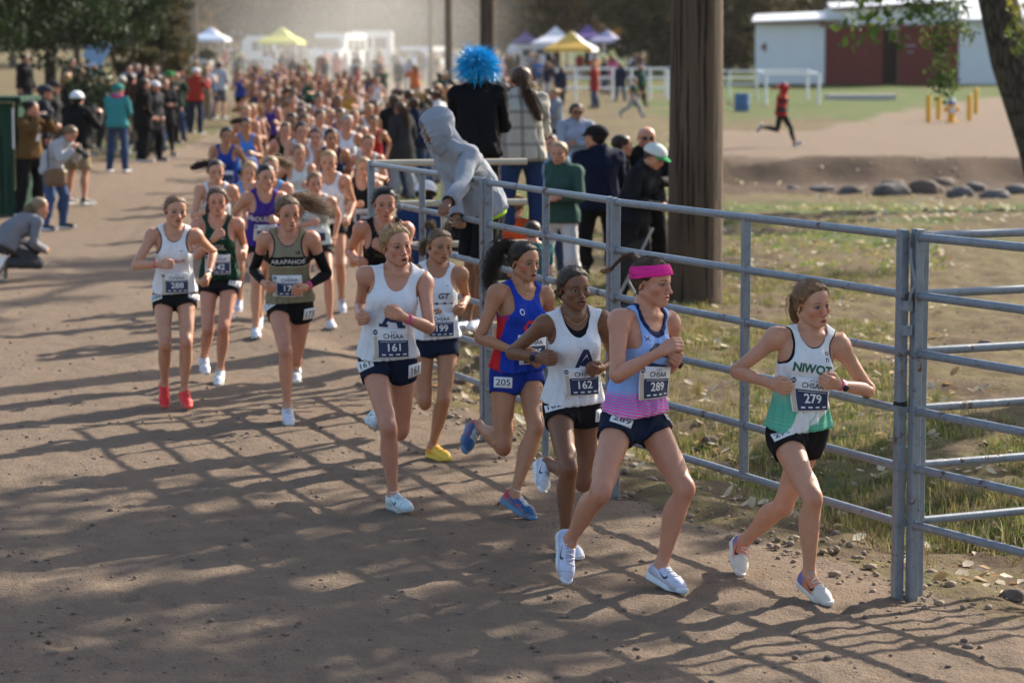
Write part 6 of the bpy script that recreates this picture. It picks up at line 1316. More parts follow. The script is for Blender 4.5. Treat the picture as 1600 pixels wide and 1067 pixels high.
w.wear('ponytail', strands([(.02, .092, 1.61), (.07, .13, 1.615), (.15, .15, 1.59), (.24, .15, 1.55), (.32, .14, 1.49), (.36, .13, 1.45)], (.014, .038, .052, .050, .022), 420, .0015, 41, .035, tipvar=.55), hm)
# ---- 288, white vest, red shoes
p = pose_px(19.35, (273, 468), (272, 363), 10, ((333, 402, 1), (326, 437, -1)), ((212, 422, -1), (249, 421, -1)), ((291, 543, -1), (288, 616, 1), (293, 642, -1)), ((258, 546, -1), (257, 606, 1), (258, 639, -1)), (22, 5, 3), .99, 6)
w = Who(p, 'runner in white vest with red letters and bright red shoes', skin_mat(SK['fair'], (.15, .10, .06), flush=.45), group=G_HERO)
v = w.wear('running_vest', GAR['racer'], VWHITE); w.wear('sports_bra', GAR['bra'], BLACK_C)
w.show('lettering', Print(GAR['racer'], (0, 0, 1.185), (0, -1, 0)).text('REGIS JESUIT', 0, 0, .030, .03, stretch=1.0), ink('red_letters', (.50, .02, .025)), v)
w.show('maker_mark', Print(GAR['racer'], (.065, 0, 1.272), (0, -1, 0)).put(swoosh(.036)), BLACKP, v)
w.wear('shorts', GAR['shorts'], BLACK_SH); race_bib(w, GAR['racer'], '288', 1.01, .0); hip_tag(w, -1, '288', .855, 30); hip_tag(w, 1, '288', .855, 30)
w.shoes(shoe_mat('red_shoe', (.88, .04, .045), (.6, .02, .03), (.9, .08, .05)), plain('red_sole', (.88, .10, .08), .5), None, plain('red_lace', (.85, .1, .08), .6)); watch(w, 'L', plain('silver_strap', (.5, .5, .5), .4)); band_on(w, 'wrist_band', 'R', .488, .500, 1.18, plain('red_band', (.7, .04, .12), .5))
hm = hair_mat(H_DBLOND); hair_on(w, hm); w.wear('hair_bun', strands([(0, .09, 1.60), (0, .12, 1.60), (0, .125, 1.57), (0, .10, 1.56)], (.012, .022, .02, .01), 70, .003, 51), hm)
# ---- 142, dark green vest
def f_green(n, x, y, z, c):
    m = n.noise(n.comb(n.math('MULTIPLY', x, 8.0), n.math('MULTIPLY', y, 4.0), n.math('MULTIPLY', z, 8.0)), 2.2, 3, .6, 2.5); return n.mix(n.step(.45, .6, m), c, (.012, .060, .035))
p = pose_px(20.8, (343, 441), (340, 341), -2, ((381, 388, 1), (382, 399, -1)), ((308, 402, -1), (333, 377, -1)), ((349, 514, -1), (344, 580, 1), (340, 602, -1)), ((325, 518, -1), (319, 560, 1), (322, 584, -1)), (6, 6, 0), 1.0)
w = Who(p, 'runner in dark green vest, watch raised before the chest, number 142', skin_mat(SK['rose'], (.05, .03, .02), flush=.5), group=G_HERO)
v = w.wear('running_vest', GAR['racer'], cloth_mat('dark_green_vest', (.006, .025, .016), .7, .4, f_green))
w.show('lettering', Print(GAR['racer'], (.0, 0, 1.19), (0, -1, 0)).text('FOSSIL', 0, 0, .044, .01, stretch=.85), ink('pale_print', (.62, .60, .54)), v)
w.show('maker_mark', Print(GAR['racer'], (.065, 0, 1.262), (0, -1, 0)).put(swoosh(.036)), WHITE, v)
w.wear('shorts', GAR['shorts'], BLACK_SH); race_bib(w, GAR['racer'], '142', 1.05, .005); hip_tag(w, 1, '142', .855, 20)
w.shoes(WSHOE, WSOLE, SOCKW, LACEW, MARKD); watch(w, 'R', BLACKP)
hm = hair_mat((.09, .05, .03), (.20, .12, .07)); hair_on(w, hm); w.wear('ponytail', strands([(-.02, .09, 1.60), (-.05, .12, 1.58), (-.07, .09, 1.50), (-.075, .06, 1.43), (-.07, .05, 1.38)], (.012, .024, .026, .02, .008), 170, .0016, 61), hm)
# ---- black vest behind 161
p = pose_px(19.25, (598, 457), (600, 346), 6, ((634, 407, -.3), (602, 393, -1)), ((546, 394, 1), (558, 409, -1)), ((612, 528, -1), (608, 560, 1), (610, 582, -1)), ((600, 535, -1), (599, 618, 1), (603, 645, -1)), (10, 8, 0), 1.05)
w = Who(p, 'dark haired runner in black vest just behind the blonde in white', skin_mat(SK['rose'], (.02, .013, .01), flush=.4), group=G_HERO)
v = w.wear('running_vest', GAR['racer'], cloth_mat('black_vest', (.010, .010, .011), .65, .4))
w.show('lettering', Print(GAR['racer'], (.0, 0, 1.185), (0, -1, 0)).text('Monarch', 0, .02, .034, .0, shear=.3, stretch=.8), ink('olive_print', (.10, .10, .06)), v)
w.wear('shorts', GAR['shorts'], BLACK_SH); race_bib(w, GAR['racer'], '174', 1.04, .01)
w.shoes(WSHOE, WSOLE, None, LACEW); hm = hair_mat(H_BLACK); hair_on(w, hm)
for k in range(3): w.wear('braid', braid([(.05, .03 - k * .012, 1.63), (.085 + k * .006, .05 - k * .01, 1.60), (.10 + k * .01, .05, 1.53), (.098 + k * .012, .05, 1.47)], .008, 12), hm)
w.wear('loose_lock', strands([(0, .07, 1.66), (.02, .09, 1.70), (.05, .10, 1.735)], (.005, .004, .002), 12, .0015, 71, .004, 6), hm)
print('heroes %.1fs' % (time.time() - T0))
# ================================================================== the pack behind the leaders
ML = {k: GAR[k].lod(n) for k, n in (('racer', 3000), ('shorts', 1800), ('jacket', 3500), ('pants', 2600), ('long_coat', 3000), ('tee', 2400), ('knee_shorts', 2000), ('leggings', 1800))}
FL = {k: GAR[k].lod(n) for k, n in (('racer', 900), ('shorts', 500), ('jacket', 1100), ('pants', 800), ('long_coat', 1000), ('tee', 700), ('knee_shorts', 600), ('leggings', 600))}
def ft(q, n):
    t = SHOE[q][0].lod(n); t.W[:] = 0; t.W[:, BI['ftL' if q > 0 else 'ftR']] = 1; s = SHOE[q][1].lod(n); s.W[:] = 0; s.W[:, BI['ftL' if q > 0 else 'ftR']] = 1; return t, s
SHOE_F = {q: ft(q, 220) for q in (1, -1)}; SHOE_M = {q: ft(q, 900) for q in (1, -1)}
def d_from_top(py, H, lo=14.0, hi=240.0):
    f = lambda d: HORIZON + FPX * (CAM_H - gz(-4, d) - H) / d - py
    for _ in range(50):
        m = (lo + hi) / 2
        if f(m) > 0: lo = m
        else: hi = m
    return lo
def shift(pose, v):
    for j in range(15): pose.J[j] = pose.J[j] + np.array(v, float)
    return pose
TAILS = {'up': strands([(0, .098, 1.61), (0, .14, 1.62), (-.01, .165, 1.56), (0, .15, 1.48)], (.012, .026, .026, .012), 60, .0034, 81), 'left': strands([(-.02, .09, 1.61), (-.08, .13, 1.615), (-.17, .14, 1.59), (-.25, .14, 1.56)], (.012, .03, .034, .014), 90, .0034, 82, .014), 'right': strands([(.02, .09, 1.61), (.08, .13, 1.615), (.17, .14, 1.58), (.26, .14, 1.54)], (.012, .034, .042, .02), 110, .0034, 83, .018), 'bun': strands([(0, .09, 1.61), (0, .125, 1.615), (0, .13, 1.585), (0, .10, 1.575)], (.012, .024, .022, .01), 50, .004, 84), 'long': strands([(0, .06, 1.57), (0, .115, 1.52), (0, .115, 1.42), (0, .12, 1.30), (0, .125, 1.22)], (.04, .055, .06, .055, .03), 90, .005, 85)}
G_PACK = 'runners in the pack behind the leaders'
def vest_of(nm, col): return cloth_mat(nm + '_vest', col, .7, .4)
MIDS = [  # px, top y, vest, colour, hair, tail, skin, lettering, number, phase, label
 (337, 252, 'white', (.74, .74, .77), (.04, .025, .018), 'left', 'fair', ('C', (.10, .06, .30)), None, .08, 'runner in white vest whose dark ponytail flies to the left', 0),
 (412, 261, 'purple', (.055, .025, .21), H_BLACK, 'bun', 'fair', ('BOULDER', (.75, .75, .75)), '180', .55, 'runner in purple vest with white letters, number 180', 6),
 (388, 238, 'sky_blue', (.10, .33, .72), H_BLOND, 'up', 'fair', ('W', (.6, .05, .12)), None, .30, 'blonde runner in sky blue vest behind the purple vest', 0),
 (421, 243, 'sky_blue', (.10, .33, .72), (.33, .21, .10), 'right', 'fair', None, None, .7, 'runner whose long blonde hair flies right behind the purple vest', 0),
 (492, 251, 'silver', (.55, .60, .58), H_DBLOND, 'up', 'rose', ('NIWOT', (.01, .12, .07)), None, .05, 'runner in silver vest with green letters behind the khaki vest', 8),
 (466, 233, 'pale', (.62, .66, .64), (.28, .18, .10), 'bun', 'rose', None, None, .45, 'runner in pale plain vest behind the silver vest', 0),
 (514, 227, 'white', (.74, .74, .77), H_BLOND, 'up', 'fair', None, None, .2, 'thin blonde runner in white vest right of the pale vest', 0),
 (566, 247, 'black', (.010, .010, .011), H_BLOND, 'bun', 'fair', None, '266', .95, 'blonde runner in black vest, number 266, by the fence end', -4),
 (574, 223, 'pale', (.62, .64, .66), H_DBLOND, 'bun', 'rose', None, None, .6, 'runner half hidden behind the number 266 runner', 0),
 (541, 184, 'white', (.74, .74, .77), (.40, .34, .27), 'bun', 'rose', ('FRHS', (.02, .06, .05)), None, .1, 'fair haired runner in white vest with dark letters, arm bent wide', 0),
 (494, 208, 'white', (.70, .68, .75), (.11, .05, .03), 'bun', 'rose', None, None, .35, 'red cheeked runner in white vest left of the thin blonde', 0),
 (518, 211, 'navy', (.02, .03, .09), H_DARK, 'up', 'tan', None, None, .8, 'dark haired runner in navy vest behind the thin blonde', 0),
 (471, 197, 'white', (.74, .74, .77), H_DARK, 'up', 'fair', None, None, .15, 'dark haired runner in white vest left of the red cheeked runner', 0),
 (445, 195, 'black', (.010, .010, .011), (.15, .09, .05), 'bun', 'rose', None, None, .65, 'runner in black vest at the left middle of the pack', 0),
 (352, 199, 'royal', (.012, .05, .30), H_DARK, 'bun', 'tan', None, None, .9, 'dark haired runner in royal blue vest at the left of the pack', 4),
 (384, 184, 'light_blue', (.06, .22, .66), H_DARK, 'left', 'tan', None, None, .4, 'runner in light blue vest with dark hair streaming left', -6),
 (417, 149, 'red', (.42, .02, .022), H_BROWN, 'up', 'tan', None, '', .25, 'runner in bright red top with a white number in the far pack', 0),
 (457, 177, 'grey', (.25, .25, .27), H_DARK, 'bun', 'mid', None, None, .5, 'dark haired runner in grey vest deep in the pack', 0),
 (476, 181, 'maroon', (.12, .02, .03), H_BROWN, 'up', 'tan', None, None, .75, 'brown haired runner in maroon vest deep in the pack', 0),
 (575, 167, 'silver_green', (.50, .58, .55), H_DBLOND, 'up', 'rose', None, None, .0, 'runner in silver vest and green shorts at the right side of the pack', 0),
 (498, 172, 'white', (.70, .70, .72), H_BROWN, 'bun', 'fair', None, None, .6, 'runner in white vest and black straps deep in the pack', 0),
 (531, 170, 'violet', (.12, .06, .20), H_DARK, 'up', 'tan', None, None, .33, 'dark haired runner in violet vest deep in the pack', 0),
 (552, 172, 'teal', (.03, .16, .16), H_DBLOND, 'up', 'rose', None, None, .88, 'runner in teal vest left of the silver and green runner', 0),
 (587, 160, 'white', (.70, .70, .72), H_BROWN, 'up', 'tan', None, None, .45, 'runner in white vest at the right rim of the pack', 0)]
RL = ML['racer']
for i, (px, top, vn, vc, hc, tail, sk, let, num, ph, lb, ty) in enumerate(MIDS):
    s = 1.0 + .03 * math.sin(i * 2.3); pose = run_pose(ph, 8 + 5 * math.sin(i * 1.7), s, (4 + 10 * math.sin(i * 2.9) + ty, 6, 4 * math.sin(i)))
    Ht = float(skin(np.array([[0, .012, 1.668]]), np.eye(15)[[2]], pose)[0, 2]); d_ = d_from_top(top, Ht); p = at_depth(px, top, d_); hx = pose.J[2][:2]
    shift(pose, (p[0] - hx[0], d_ - hx[1], gz(p[0], d_)))
    near_ = d_ < 31; w = Who(pose, lb, skin_mat(SK[sk], tuple(v * .6 for v in hc), flush=.5), 'mid' if d_ < 34 else 'far', G_PACK); vt = GAR['racer'] if near_ else (RL if d_ < 40 else FL['racer'])
    v = w.wear('running_vest', vt, vest_of(vn, vc)); w.wear('shorts', ML['shorts'] if d_ < 36 else FL['shorts'], BLACK_SH if vn != 'silver_green' else cloth_mat('green_shorts', (.02, .12, .06), .7)); SH_ = SHOE_M if d_ < 36 else SHOE_F
    for q in (1, -1): u = w.wear('shoe', SH_[q][0], WSHOE); w.wear('sole', SH_[q][1], WSOLE, u)
    hm = hair_mat(hc); w.wear('hair', HAIR['hi'] if near_ else HAIR['far'], hm); w.wear('ponytail' if tail != 'bun' else 'hair_bun', TAILS[tail], hm)
    if let: w.show('lettering', Print(vt, (.0, 0, 1.19), (0, -1, 0), lift=.004).text(let[0], 0, 0, .05 if len(let[0]) > 3 else .09, .02, stretch=.95 if len(let[0]) > 5 else 1.1), ink('print_%d' % i, let[1]), v)
    if num is not None and num: race_bib(w, vt, num, 1.05, .0, detail=False)
    else:
        P = plate(vt, (0, 0, 1.04), (0, -1, .03), .20, .15, .010, nx=5, ny=4); o = w.wear('race_bib', P, PAPER); w.show('navy_field', Print(P, (0, 0, 1.04), (0, -1, .03), lift=.003).put(rect(.17, .09), .01, -.025, mx=.06), BIBNAVY, o)
# far pack: shared figures, each runner an object of its own
VAR = []
for k in range(7):
    po = run_pose(k / 7 + .03, 0, 1.0, (6 * math.sin(k * 2), 5, 0)); mk = lambda nm, t: mesh_np(nm, skin(t.V, t.W, po), t.T.astype(np.int32), True, t.V); VAR.append({'body': mk('person', BODY['far']), 'running_vest': mk('running_vest', FL['racer']), 'shorts': mk('shorts', FL['shorts']), 'hair': mk('hair', HAIR['far']), 'ponytail': mk('ponytail', TAILS[('up', 'bun', 'left', 'up', 'right', 'bun', 'up')[k]]), 'shoe': [mk('shoe', SHOE_F[q][0]) for q in (1, -1)]})
FV = [vest_of(*a) for a in (('white', (.74, .74, .77)), ('red', (.42, .02, .022)), ('navy', (.02, .03, .09)), ('black', (.010, .010, .011)), ('white', (.70, .70, .72)), ('maroon', (.12, .02, .03)), ('royal', (.012, .05, .30)), ('gold', (.50, .30, .03)), ('purple', (.055, .025, .21)), ('green', (.01, .09, .05)), ('orange', (.55, .15, .03)))]
FS = [skin_mat(SK[a], (.06, .04, .025), flush=.4) for a in ('tan', 'rose', 'olive', 'fair', 'mid')]; FH = [hair_mat(c) for c in (H_DARK, H_BROWN, H_DBLOND, H_BLOND, H_BROWN)]
FNAME = ('white', 'red', 'navy', 'black', 'plain white', 'maroon', 'royal blue', 'gold', 'purple', 'green', 'orange')
g = np.random.default_rng(23); spots = []
tries = 0
while len(spots) < 62 and tries < 6000:
    tries += 1; d_ = 40 + 52 * g.random() ** 1.1; x = d_ * ((482 - 800) / FPX + .027 * (g.random() * 2 - 1))
    if all(abs(x - a) > .42 or abs(d_ - b) > .9 for a, b in spots): spots.append((x, d_))
spots.sort(key=lambda t: t[1])
for i, (x, d_) in enumerate(spots):
    v = VAR[i % 7]; c = int(g.integers(len(FV))); b = link('person', v['body'], FS[int(g.integers(5))]); b.location = (x, d_, gz(x, d_)); b.rotation_euler = (0, 0, R(6 + 8 * g.normal())); s = .96 + .08 * g.random(); b.scale = (s, s, s)
    tag(b, 'distant runner in a %s vest among the far end of the pack' % FNAME[c], 'person', 'runners at the far end of the pack in %s' % FNAME[c]); link('running_vest', v['running_vest'], FV[c], b); link('shorts', v['shorts'], BLACK_SH, b); hm = FH[int(g.integers(5))]; link('hair', v['hair'], hm, b); link('ponytail', v['ponytail'], hm, b)
    for m_ in v['shoe']: link('shoe', m_, WSHOE, b)
print('pack %.1fs' % (time.time() - T0))
# ================================================================== spectators
BLK, CHAR, NVY, WHT, GRY = (.010, .010, .012), (.03, .03, .034), (.010, .016, .045), (.66, .66, .66), (.27, .29, .33)
JEANS = (.035, .060, .125); KHAKI = (.30, .22, .14)
ARMS = {'down': ((4, 7, 14, 0), (2, 7, 12, 0)), 'pockets': ((-6, 14, 62, 38), (-6, 14, 62, 38)), 'camera': ((62, 12, 128, 30), (62, 12, 128, 30)), 'crossed': ((24, 10, 100, 74), (20, 10, 104, 70)), 'phone': ((6, 8, 20, 0), (46, 8, 98, 20)), 'hold': ((18, 10, 88, 40), (18, 10, 88, 40)), 'up': ((150, 20, 60, 0), (6, 8, 14, 0))}
MODE_L = {}
def look(px, base_py, d, yaw, label, top=('jacket', BLK), bot=('pants', CHAR), hair=H_BROWN, style='short', hat=None, arms='down', scale=1.0, wide=1.0, sk='rose', head=(0, 4, 0), lean=3, legs=None, lift=0.0, pose=None, grp='spectators along the course', shoes=None, lod=None, inner=None):
    """a standing onlooker; base from the ground pixel or from a depth"""
    if pose is None:
        aL, aR = ARMS[arms]; lL, lR = legs or ((2, 5, 3, 0), (-2, 5, 3, 0)); pose = pose_fk(yaw, lean, 0, head, aL, aR, lL, lR, scale)
        p = gp(px, d); shift(pose, (p[0], d, p[2] + lift)); base = p + [0, 0, lift]
    else: base = None
    near_ = d < 44; lod = lod or ('mid' if near_ else 'far'); L_ = ML if near_ else FL
    w = Who(pose, label, skin_mat(SK[sk], tuple(v * .6 for v in hair), flush=.3), lod, grp, base); w.o.scale = (wide, wide, 1.0)
    nm = {'jacket': 'jacket', 'long_coat': 'long_coat', 'tee': 'shirt'}[top[0]]; w.top = w.wear(nm, L_[top[0]], cloth_mat('cloth_%s_%.3f_%.3f' % (nm, top[1][0], top[1][2]), top[1], .8, .6))
    w.wear({'pants': 'trousers', 'leggings': 'leggings', 'knee_shorts': 'shorts', 'shorts': 'shorts'}[bot[0]], L_[bot[0]], cloth_mat('cloth_leg_%.3f_%.3f' % (bot[1][0], bot[1][2]), bot[1], .85, .5)); S_ = SHOE_M if near_ else SHOE_F
    for q in (1, -1): u = w.wear('shoe', S_[q][0], shoes or DSOLE); w.wear('sole', S_[q][1], WSOLE, u)
    hm = hair_mat(hair)
    if style in ('short', 'up', 'bun', 'left', 'right', 'long'): w.wear('hair', HAIR['far'], hm)
    if style in ('up', 'bun', 'left', 'right'): w.wear('ponytail', TAILS[style], hm)
    if style == 'long': w.wear('long_hair', TAILS['long'], hm)
    if hat: 
        hcol = cloth_mat('hat_%.2f_%.2f_%.2f' % hat[1], hat[1], .8, .4)
        if hat[0] == 'cap': h_ = w.wear('cap', CAPS['crown'], hcol); w.wear('brim', BRIM, cloth_mat('brim_%.2f_%.2f_%.2f' % (hat[2] if len(hat) > 2 else hat[1]), hat[2] if len(hat) > 2 else hat[1], .8, .3), h_)
        elif hat[0] == 'backcap': h_ = w.wear('cap', CAPS['crown'], hcol); bb = Tmpl(BRIM.V * [-1, -1, 1] + [0, .012, -.018], BRIM.T, 'head'); w.wear('brim', bb, hcol, h_)
        else: w.wear({'beanie': 'beanie', 'hood': 'hood'}[hat[0]], CAPS[hat[0]], hcol)
    return w
TEAL = (.045, .26, .27)
# ---- left side of the road
w = look(118, 335, 41.5, 150, 'man in white cap and black jacket with khaki shorts holding a phone', ('jacket', BLK), ('knee_shorts', KHAKI), H_DARK, 'short', ('cap', (.74, .74, .78)), 'phone', 1.09, 1.12, head=(20, 4, 0))
w = look(182, 292, 49, 165, 'person in teal jacket, pink scarf and teal beanie on the road edge', ('jacket', TEAL), ('pants', JEANS), H_DARK, 'none', ('beanie', (.03, .20, .18)), 'hold', 1.0, 1.1, head=(-30, 4, 0))
mb = MB(); pts = [(.085 * math.cos(t), .012 + .085 * math.sin(t), 1.435 + .012 * math.sin(2 * t)) for t in np.linspace(0, 6.28, 18)]; mb.tube(pts, .032, 8, False); w.wear('scarf', Tmpl(np.array(mb.v), np.array([t for f in mb.f for t in ((f[0], f[1], f[2]), (f[0], f[2], f[3]))]), 'shirt'), cloth_mat('pink_scarf', (.62, .04, .20), .85, .5))
w = look(44, 330, 39.5, 60, 'photographer in brown jacket with a badge raising a camera, beside the green stand', ('jacket', (.12, .065, .022)), ('pants', BLK), H_DARK, 'short', None, 'camera', 1.06, 1.1, head=(10, 6, 0))
w.show('badge', Print(ML['jacket'], (.01, 0, 1.15), (0, -1, 0), lift=.012).put(rect(.07, .11)).put(stroke([(-.045, .26), (0, .06), (.045, .26)], .012)), PAPER, w.top)
def held_camera(w, label, f=1.0):
    c = (w.pose.J[5] + w.pose.J[8]) / 2 + w.pose.R[2] @ np.array([0, -.03, .03]); Rm = Matrix(w.pose.R[2].tolist()); root = empty('camera', tuple(c)); root.rotation_euler = Rm.to_euler(); tag(root, label, 'camera'); MB().box((0, 0, 0), (.14, .07, .10), bevel=.012).box((0, .0, .06), (.06, .05, .03), bevel=.008).build('camera_body', BLACKP, root); MB().tube([(0, -.03, 0), (0, -.10, 0), (0, -.16 * f, 0)], [.04, .038, .045], 14).build('lens', plain('lens_black', (.015, .015, .016), .35), root, True)
held_camera(w, 'black camera held up by the man in the brown jacket')
w = look(78, 365, 37.6, 70, 'woman with curly blonde hair in pale sweater bending over her camera', ('jacket', (.42, .42, .44)), ('pants', (.05, .09, .19)), (.20, .12, .055), 'long', None, 'camera', .98, 1.05, head=(0, 35, 0), lean=42, legs=((14, 6, 18, 0), (4, 6, 10, 0)))
held_camera(w, 'black camera held by the bending woman in the pale sweater', 1.3)
bag = empty('shoulder_bag', tuple(w.base + [.10, -.28, .78])); tag(bag, 'brown leather bag hanging at the hip of the bending woman', 'bag'); MB().box((0, 0, 0), (.34, .14, .26), rz=.3, bevel=.05).build('bag_body', plain('brown_leather', (.16, .09, .045), .55, .2, 10), bag); MB().tube([(-.1, 0, .12), (-.12, .05, .45), (-.05, .12, .68)], .012, 6).build('strap', BLACKP, bag, True)
# crouching woman
po = pose_fk(125, 38, 0, (-20, 12, 0), (50, 10, 90, 30), (50, 10, 90, 30), (108, 10, 138, 22), (84, 10, 142, 40), .98, True, 30); p = at_ground(12, 440); shift(po, (p[0], p[1], p[2]))
w = look(22, 440, 29.5, 0, 'crouching woman in grey woolly coat with long blonde hair at the left edge', ('jacket', (.20, .20, .22)), ('pants', (.05, .052, .06)), (.30, .21, .12), 'long', pose=po, shoes=plain('tan_boot', (.20, .15, .11), .7))
w = look(66, 335, 43.5, 100, 'man in dark jacket and dark cap behind the bending woman', ('jacket', (.02, .022, .03)), ('pants', CHAR), H_DARK, 'short', ('cap', (.035, .04, .05)), 'down', 1.08, 1.1)
look(80, 300, 47, 80, 'bearded man in cap peering between the left photographers', ('jacket', (.015, .015, .017)), ('pants', CHAR), H_DARK, 'short', ('cap', (.02, .02, .025)), 'pockets', 1.05, 1.1)
look(135, 260, 55, 120, 'person in charcoal jacket just right of the white cap man', ('jacket', (.03, .035, .045)), ('pants', CHAR), H_DARK, 'short', None, 'down', 1.04, 1.1)
look(166, 255, 58, 30, 'onlooker in dark purple coat and pale yellow beanie behind the teal jacket', ('jacket', (.03, .018, .045)), ('pants', CHAR), H_DARK, 'none', ('beanie', (.62, .62, .40)), 'hold', 1.0, 1.1)
look(190, 250, 59, 10, 'onlooker in white beanie behind the teal jacket', ('jacket', (.03, .03, .04)), ('pants', CHAR), H_BROWN, 'long', ('beanie', (.62, .60, .55)), 'pockets', .98, 1.1)
look(203, 262, 56, 150, 'person in burgundy jacket and tan trousers right of the teal jacket', ('jacket', (.085, .012, .022)), ('pants', (.19, .145, .10)), H_DARK, 'short', None, 'hold', 1.04, 1.1)
look(222, 268, 53, 120, 'woman in long black parka with loose brown hair, left of the parka pair', ('long_coat', BLK), ('pants', BLK), (.07, .045, .03), 'long', None, 'pockets', 1.03, 1.16, shoes=plain('tan_boot', (.20, .15, .11), .7))
look(239, 266, 53.5, 60, 'woman in black puffer coat and white cap in the dark coat cluster', ('long_coat', CHAR), ('pants', BLK), H_DARK, 'long', ('cap', (.70, .70, .72)), 'pockets', 1.0, 1.14)
look(256, 250, 56, 30, 'blonde woman in black coat at the right of the dark coat cluster', ('long_coat', (.014, .014, .018)), ('leggings', BLK), (.26, .18, .10), 'long', None, 'hold', 1.0, 1.1)
look(264, 235, 62, 40, 'person in green cap behind the blonde woman in black', ('jacket', BLK), ('pants', BLK), H_DARK, 'short', ('cap', (.02, .22, .07)), 'down', 1.04, 1.1)
look(281, 213, 70, 40, 'person all in black standing left of the red jacket', ('long_coat', BLK), ('pants', BLK), H_DARK, 'none', ('beanie', BLK), 'pockets', 1.04, 1.12, shoes=WSHOE)
look(305, 215, 68, 150, 'person in red jacket, white cap and dark jeans on the left verge', ('jacket', (.30, .030, .018)), ('pants', (.02, .03, .06)), H_DARK, 'none', ('cap', (.62, .62, .64)), 'phone', 1.05, 1.1)
look(343, 195, 80, 150, 'person in white hoodie and shorts at the left end of the pack', ('jacket', (.55, .56, .58)), ('knee_shorts', (.1, .1, .11)), H_DARK, 'short', None, 'hold', 1.05, 1.1)
look(325, 198, 79, 140, 'person in blue top left of the white hoodie', ('jacket', (.06, .14, .30)), ('pants', JEANS), H_DARK, 'short', None, 'down', 1.0, 1.1)
look(38, 200, 66, 60, 'dark figure under the pines at the far left', ('jacket', BLK), ('pants', (.03, .04, .05)), H_BLACK, 'short', None, 'down', 1.05, 1.15, lift=.35)
look(112, 190, 68, 20, 'dark figure leaning by the pine trunk', ('jacket', (.02, .02, .024)), ('pants', CHAR), H_DARK, 'short', None, 'pockets', 1.05, 1.1, lift=.25)
w = look(142, 215, 66, 70, 'person in dark teal coat holding up a pale blue board', ('jacket', (.02, .075, .08)), ('pants', CHAR), H_DARK, 'none', ('beanie', (.5, .5, .55)), 'up', 1.02, 1.1, lift=.2)
c = w.pose.J[5] + [0, -.1, .16]; tag(MB().box((0, 0, 0), (.55, .03, .62), bevel=.006, M=Matrix.Rotation(.5, 3, 'Y')).build('placard', plain('pale_blue_card', (.25, .40, .60), .6), None), 'pale blue board held up over the left crowd', 'board').location = tuple(c)
for i, (px, d_, col, hc) in enumerate(((200, 72, (.28, .26, .30), H_DARK), (212, 74, (.03, .05, .12), (.3, .25, .2)), (152, 72, (.11, .02, .03), H_DARK), (128, 75, (.02, .02, .02), H_BROWN), (240, 70, (.06, .05, .04), (.2, .13, .08)), (226, 71, (.012, .012, .014), (.12, .08, .05)))):
    look(px, 0, d_, 40 + 30 * math.sin(i * 2), ('onlooker in pale grey top behind the left crowd', 'onlooker in blue and white top behind the left crowd', 'onlooker in dark red top behind the teal coat', 'onlooker in black behind the white cap man', 'onlooker in brown coat behind the long parka', 'onlooker with tied hair behind the long parka')[i], ('jacket', col), ('pants', CHAR), hc, 'short', None, 'hold', 1.0, 1.08, lift=.1)
# ---- on and behind the rail fence
def rail_stand(px, d, top_py, yaw, label, **k):
    H = 1.655 * k.get('scale', 1.0); z = CAM_H - (top_py - HORIZON) * d / FPX; return look(px, 0, d, yaw, label, lift=z - H - gz(gp(px, d)[0], d), **k)
w = rail_stand(746, 21.6, 92, 176, 'person in black hoodie standing on the rails with a blue pompom wig', top=('jacket', (.006, .006, .008)), bot=('pants', (.008, .008, .010)), hair=H_BLACK, style='none', arms='hold', wide=1.06, lean=8)
g = np.random.default_rng(3); mbV, mbT = [], []; b = 0
for q in range(3800):
    d0 = unit(g.normal(size=3)); 
    if d0[2] < -.75: continue
    L = .10 + .07 * g.random() ** .8; sd = unit(np.cross(d0, g.normal(size=3))); c0 = np.array([0, .012, 1.615]); cv = g.normal(size=3) * .038; P = [c0 + d0 * (.06 + (L - .06) * t) + cv * t * t - np.array([0, 0, .03 * t * t]) for t in (0, .5, 1)]
    for t, p_ in enumerate(P): w_ = (.0036, .0033, .0015)[t]; mbV += [p_ - sd * w_, p_ + sd * w_]
    mbT += [(b, b + 1, b + 3), (b, b + 3, b + 2), (b + 2, b + 3, b + 5), (b + 2, b + 5, b + 4)]; b += 6
w.wear('pompom_wig', Tmpl(np.array(mbV), np.array(mbT), 'head'), plain('bright_blue_tinsel', (.02, .44, .86), .4, .35, 40))
def f_plaid(n, x, y, z, c):
    a = n.math('SINE', n.math('MULTIPLY', x, 46.0)); b_ = n.math('SINE', n.math('MULTIPLY', z, 46.0)); c = n.mix(n.math('MULTIPLY', n.step(.55, .9, a), .55), c, (.13, .12, .11)); return n.mix(n.math('MULTIPLY', n.step(.55, .9, b_), .55), c, (.15, .13, .12))
w = rail_stand(816, 22.6, 106, 196, 'girl in pale plaid jacket with a long brown ponytail, seen from behind', top=('jacket', (.50, .46, .39)), bot=('pants', (.018, .040, .11)), hair=H_BROWN, style='none', arms='hold', wide=1.08, lean=6)
w.top.data.materials[0] = cloth_mat('plaid_wool', (.50, .46, .39), .9, .6, f_plaid); hm = hair_mat(H_BROWN); w.wear('hair', HAIR['hi'], hm); w.wear('ponytail', strands([(0, .10, 1.60), (0, .135, 1.56), (-.01, .135, 1.45), (-.05, .15, 1.34), (-.09, .16, 1.24), (-.12, .165, 1.18)], (.016, .030, .036, .034, .012), 160, .003, 91, .008), hm)
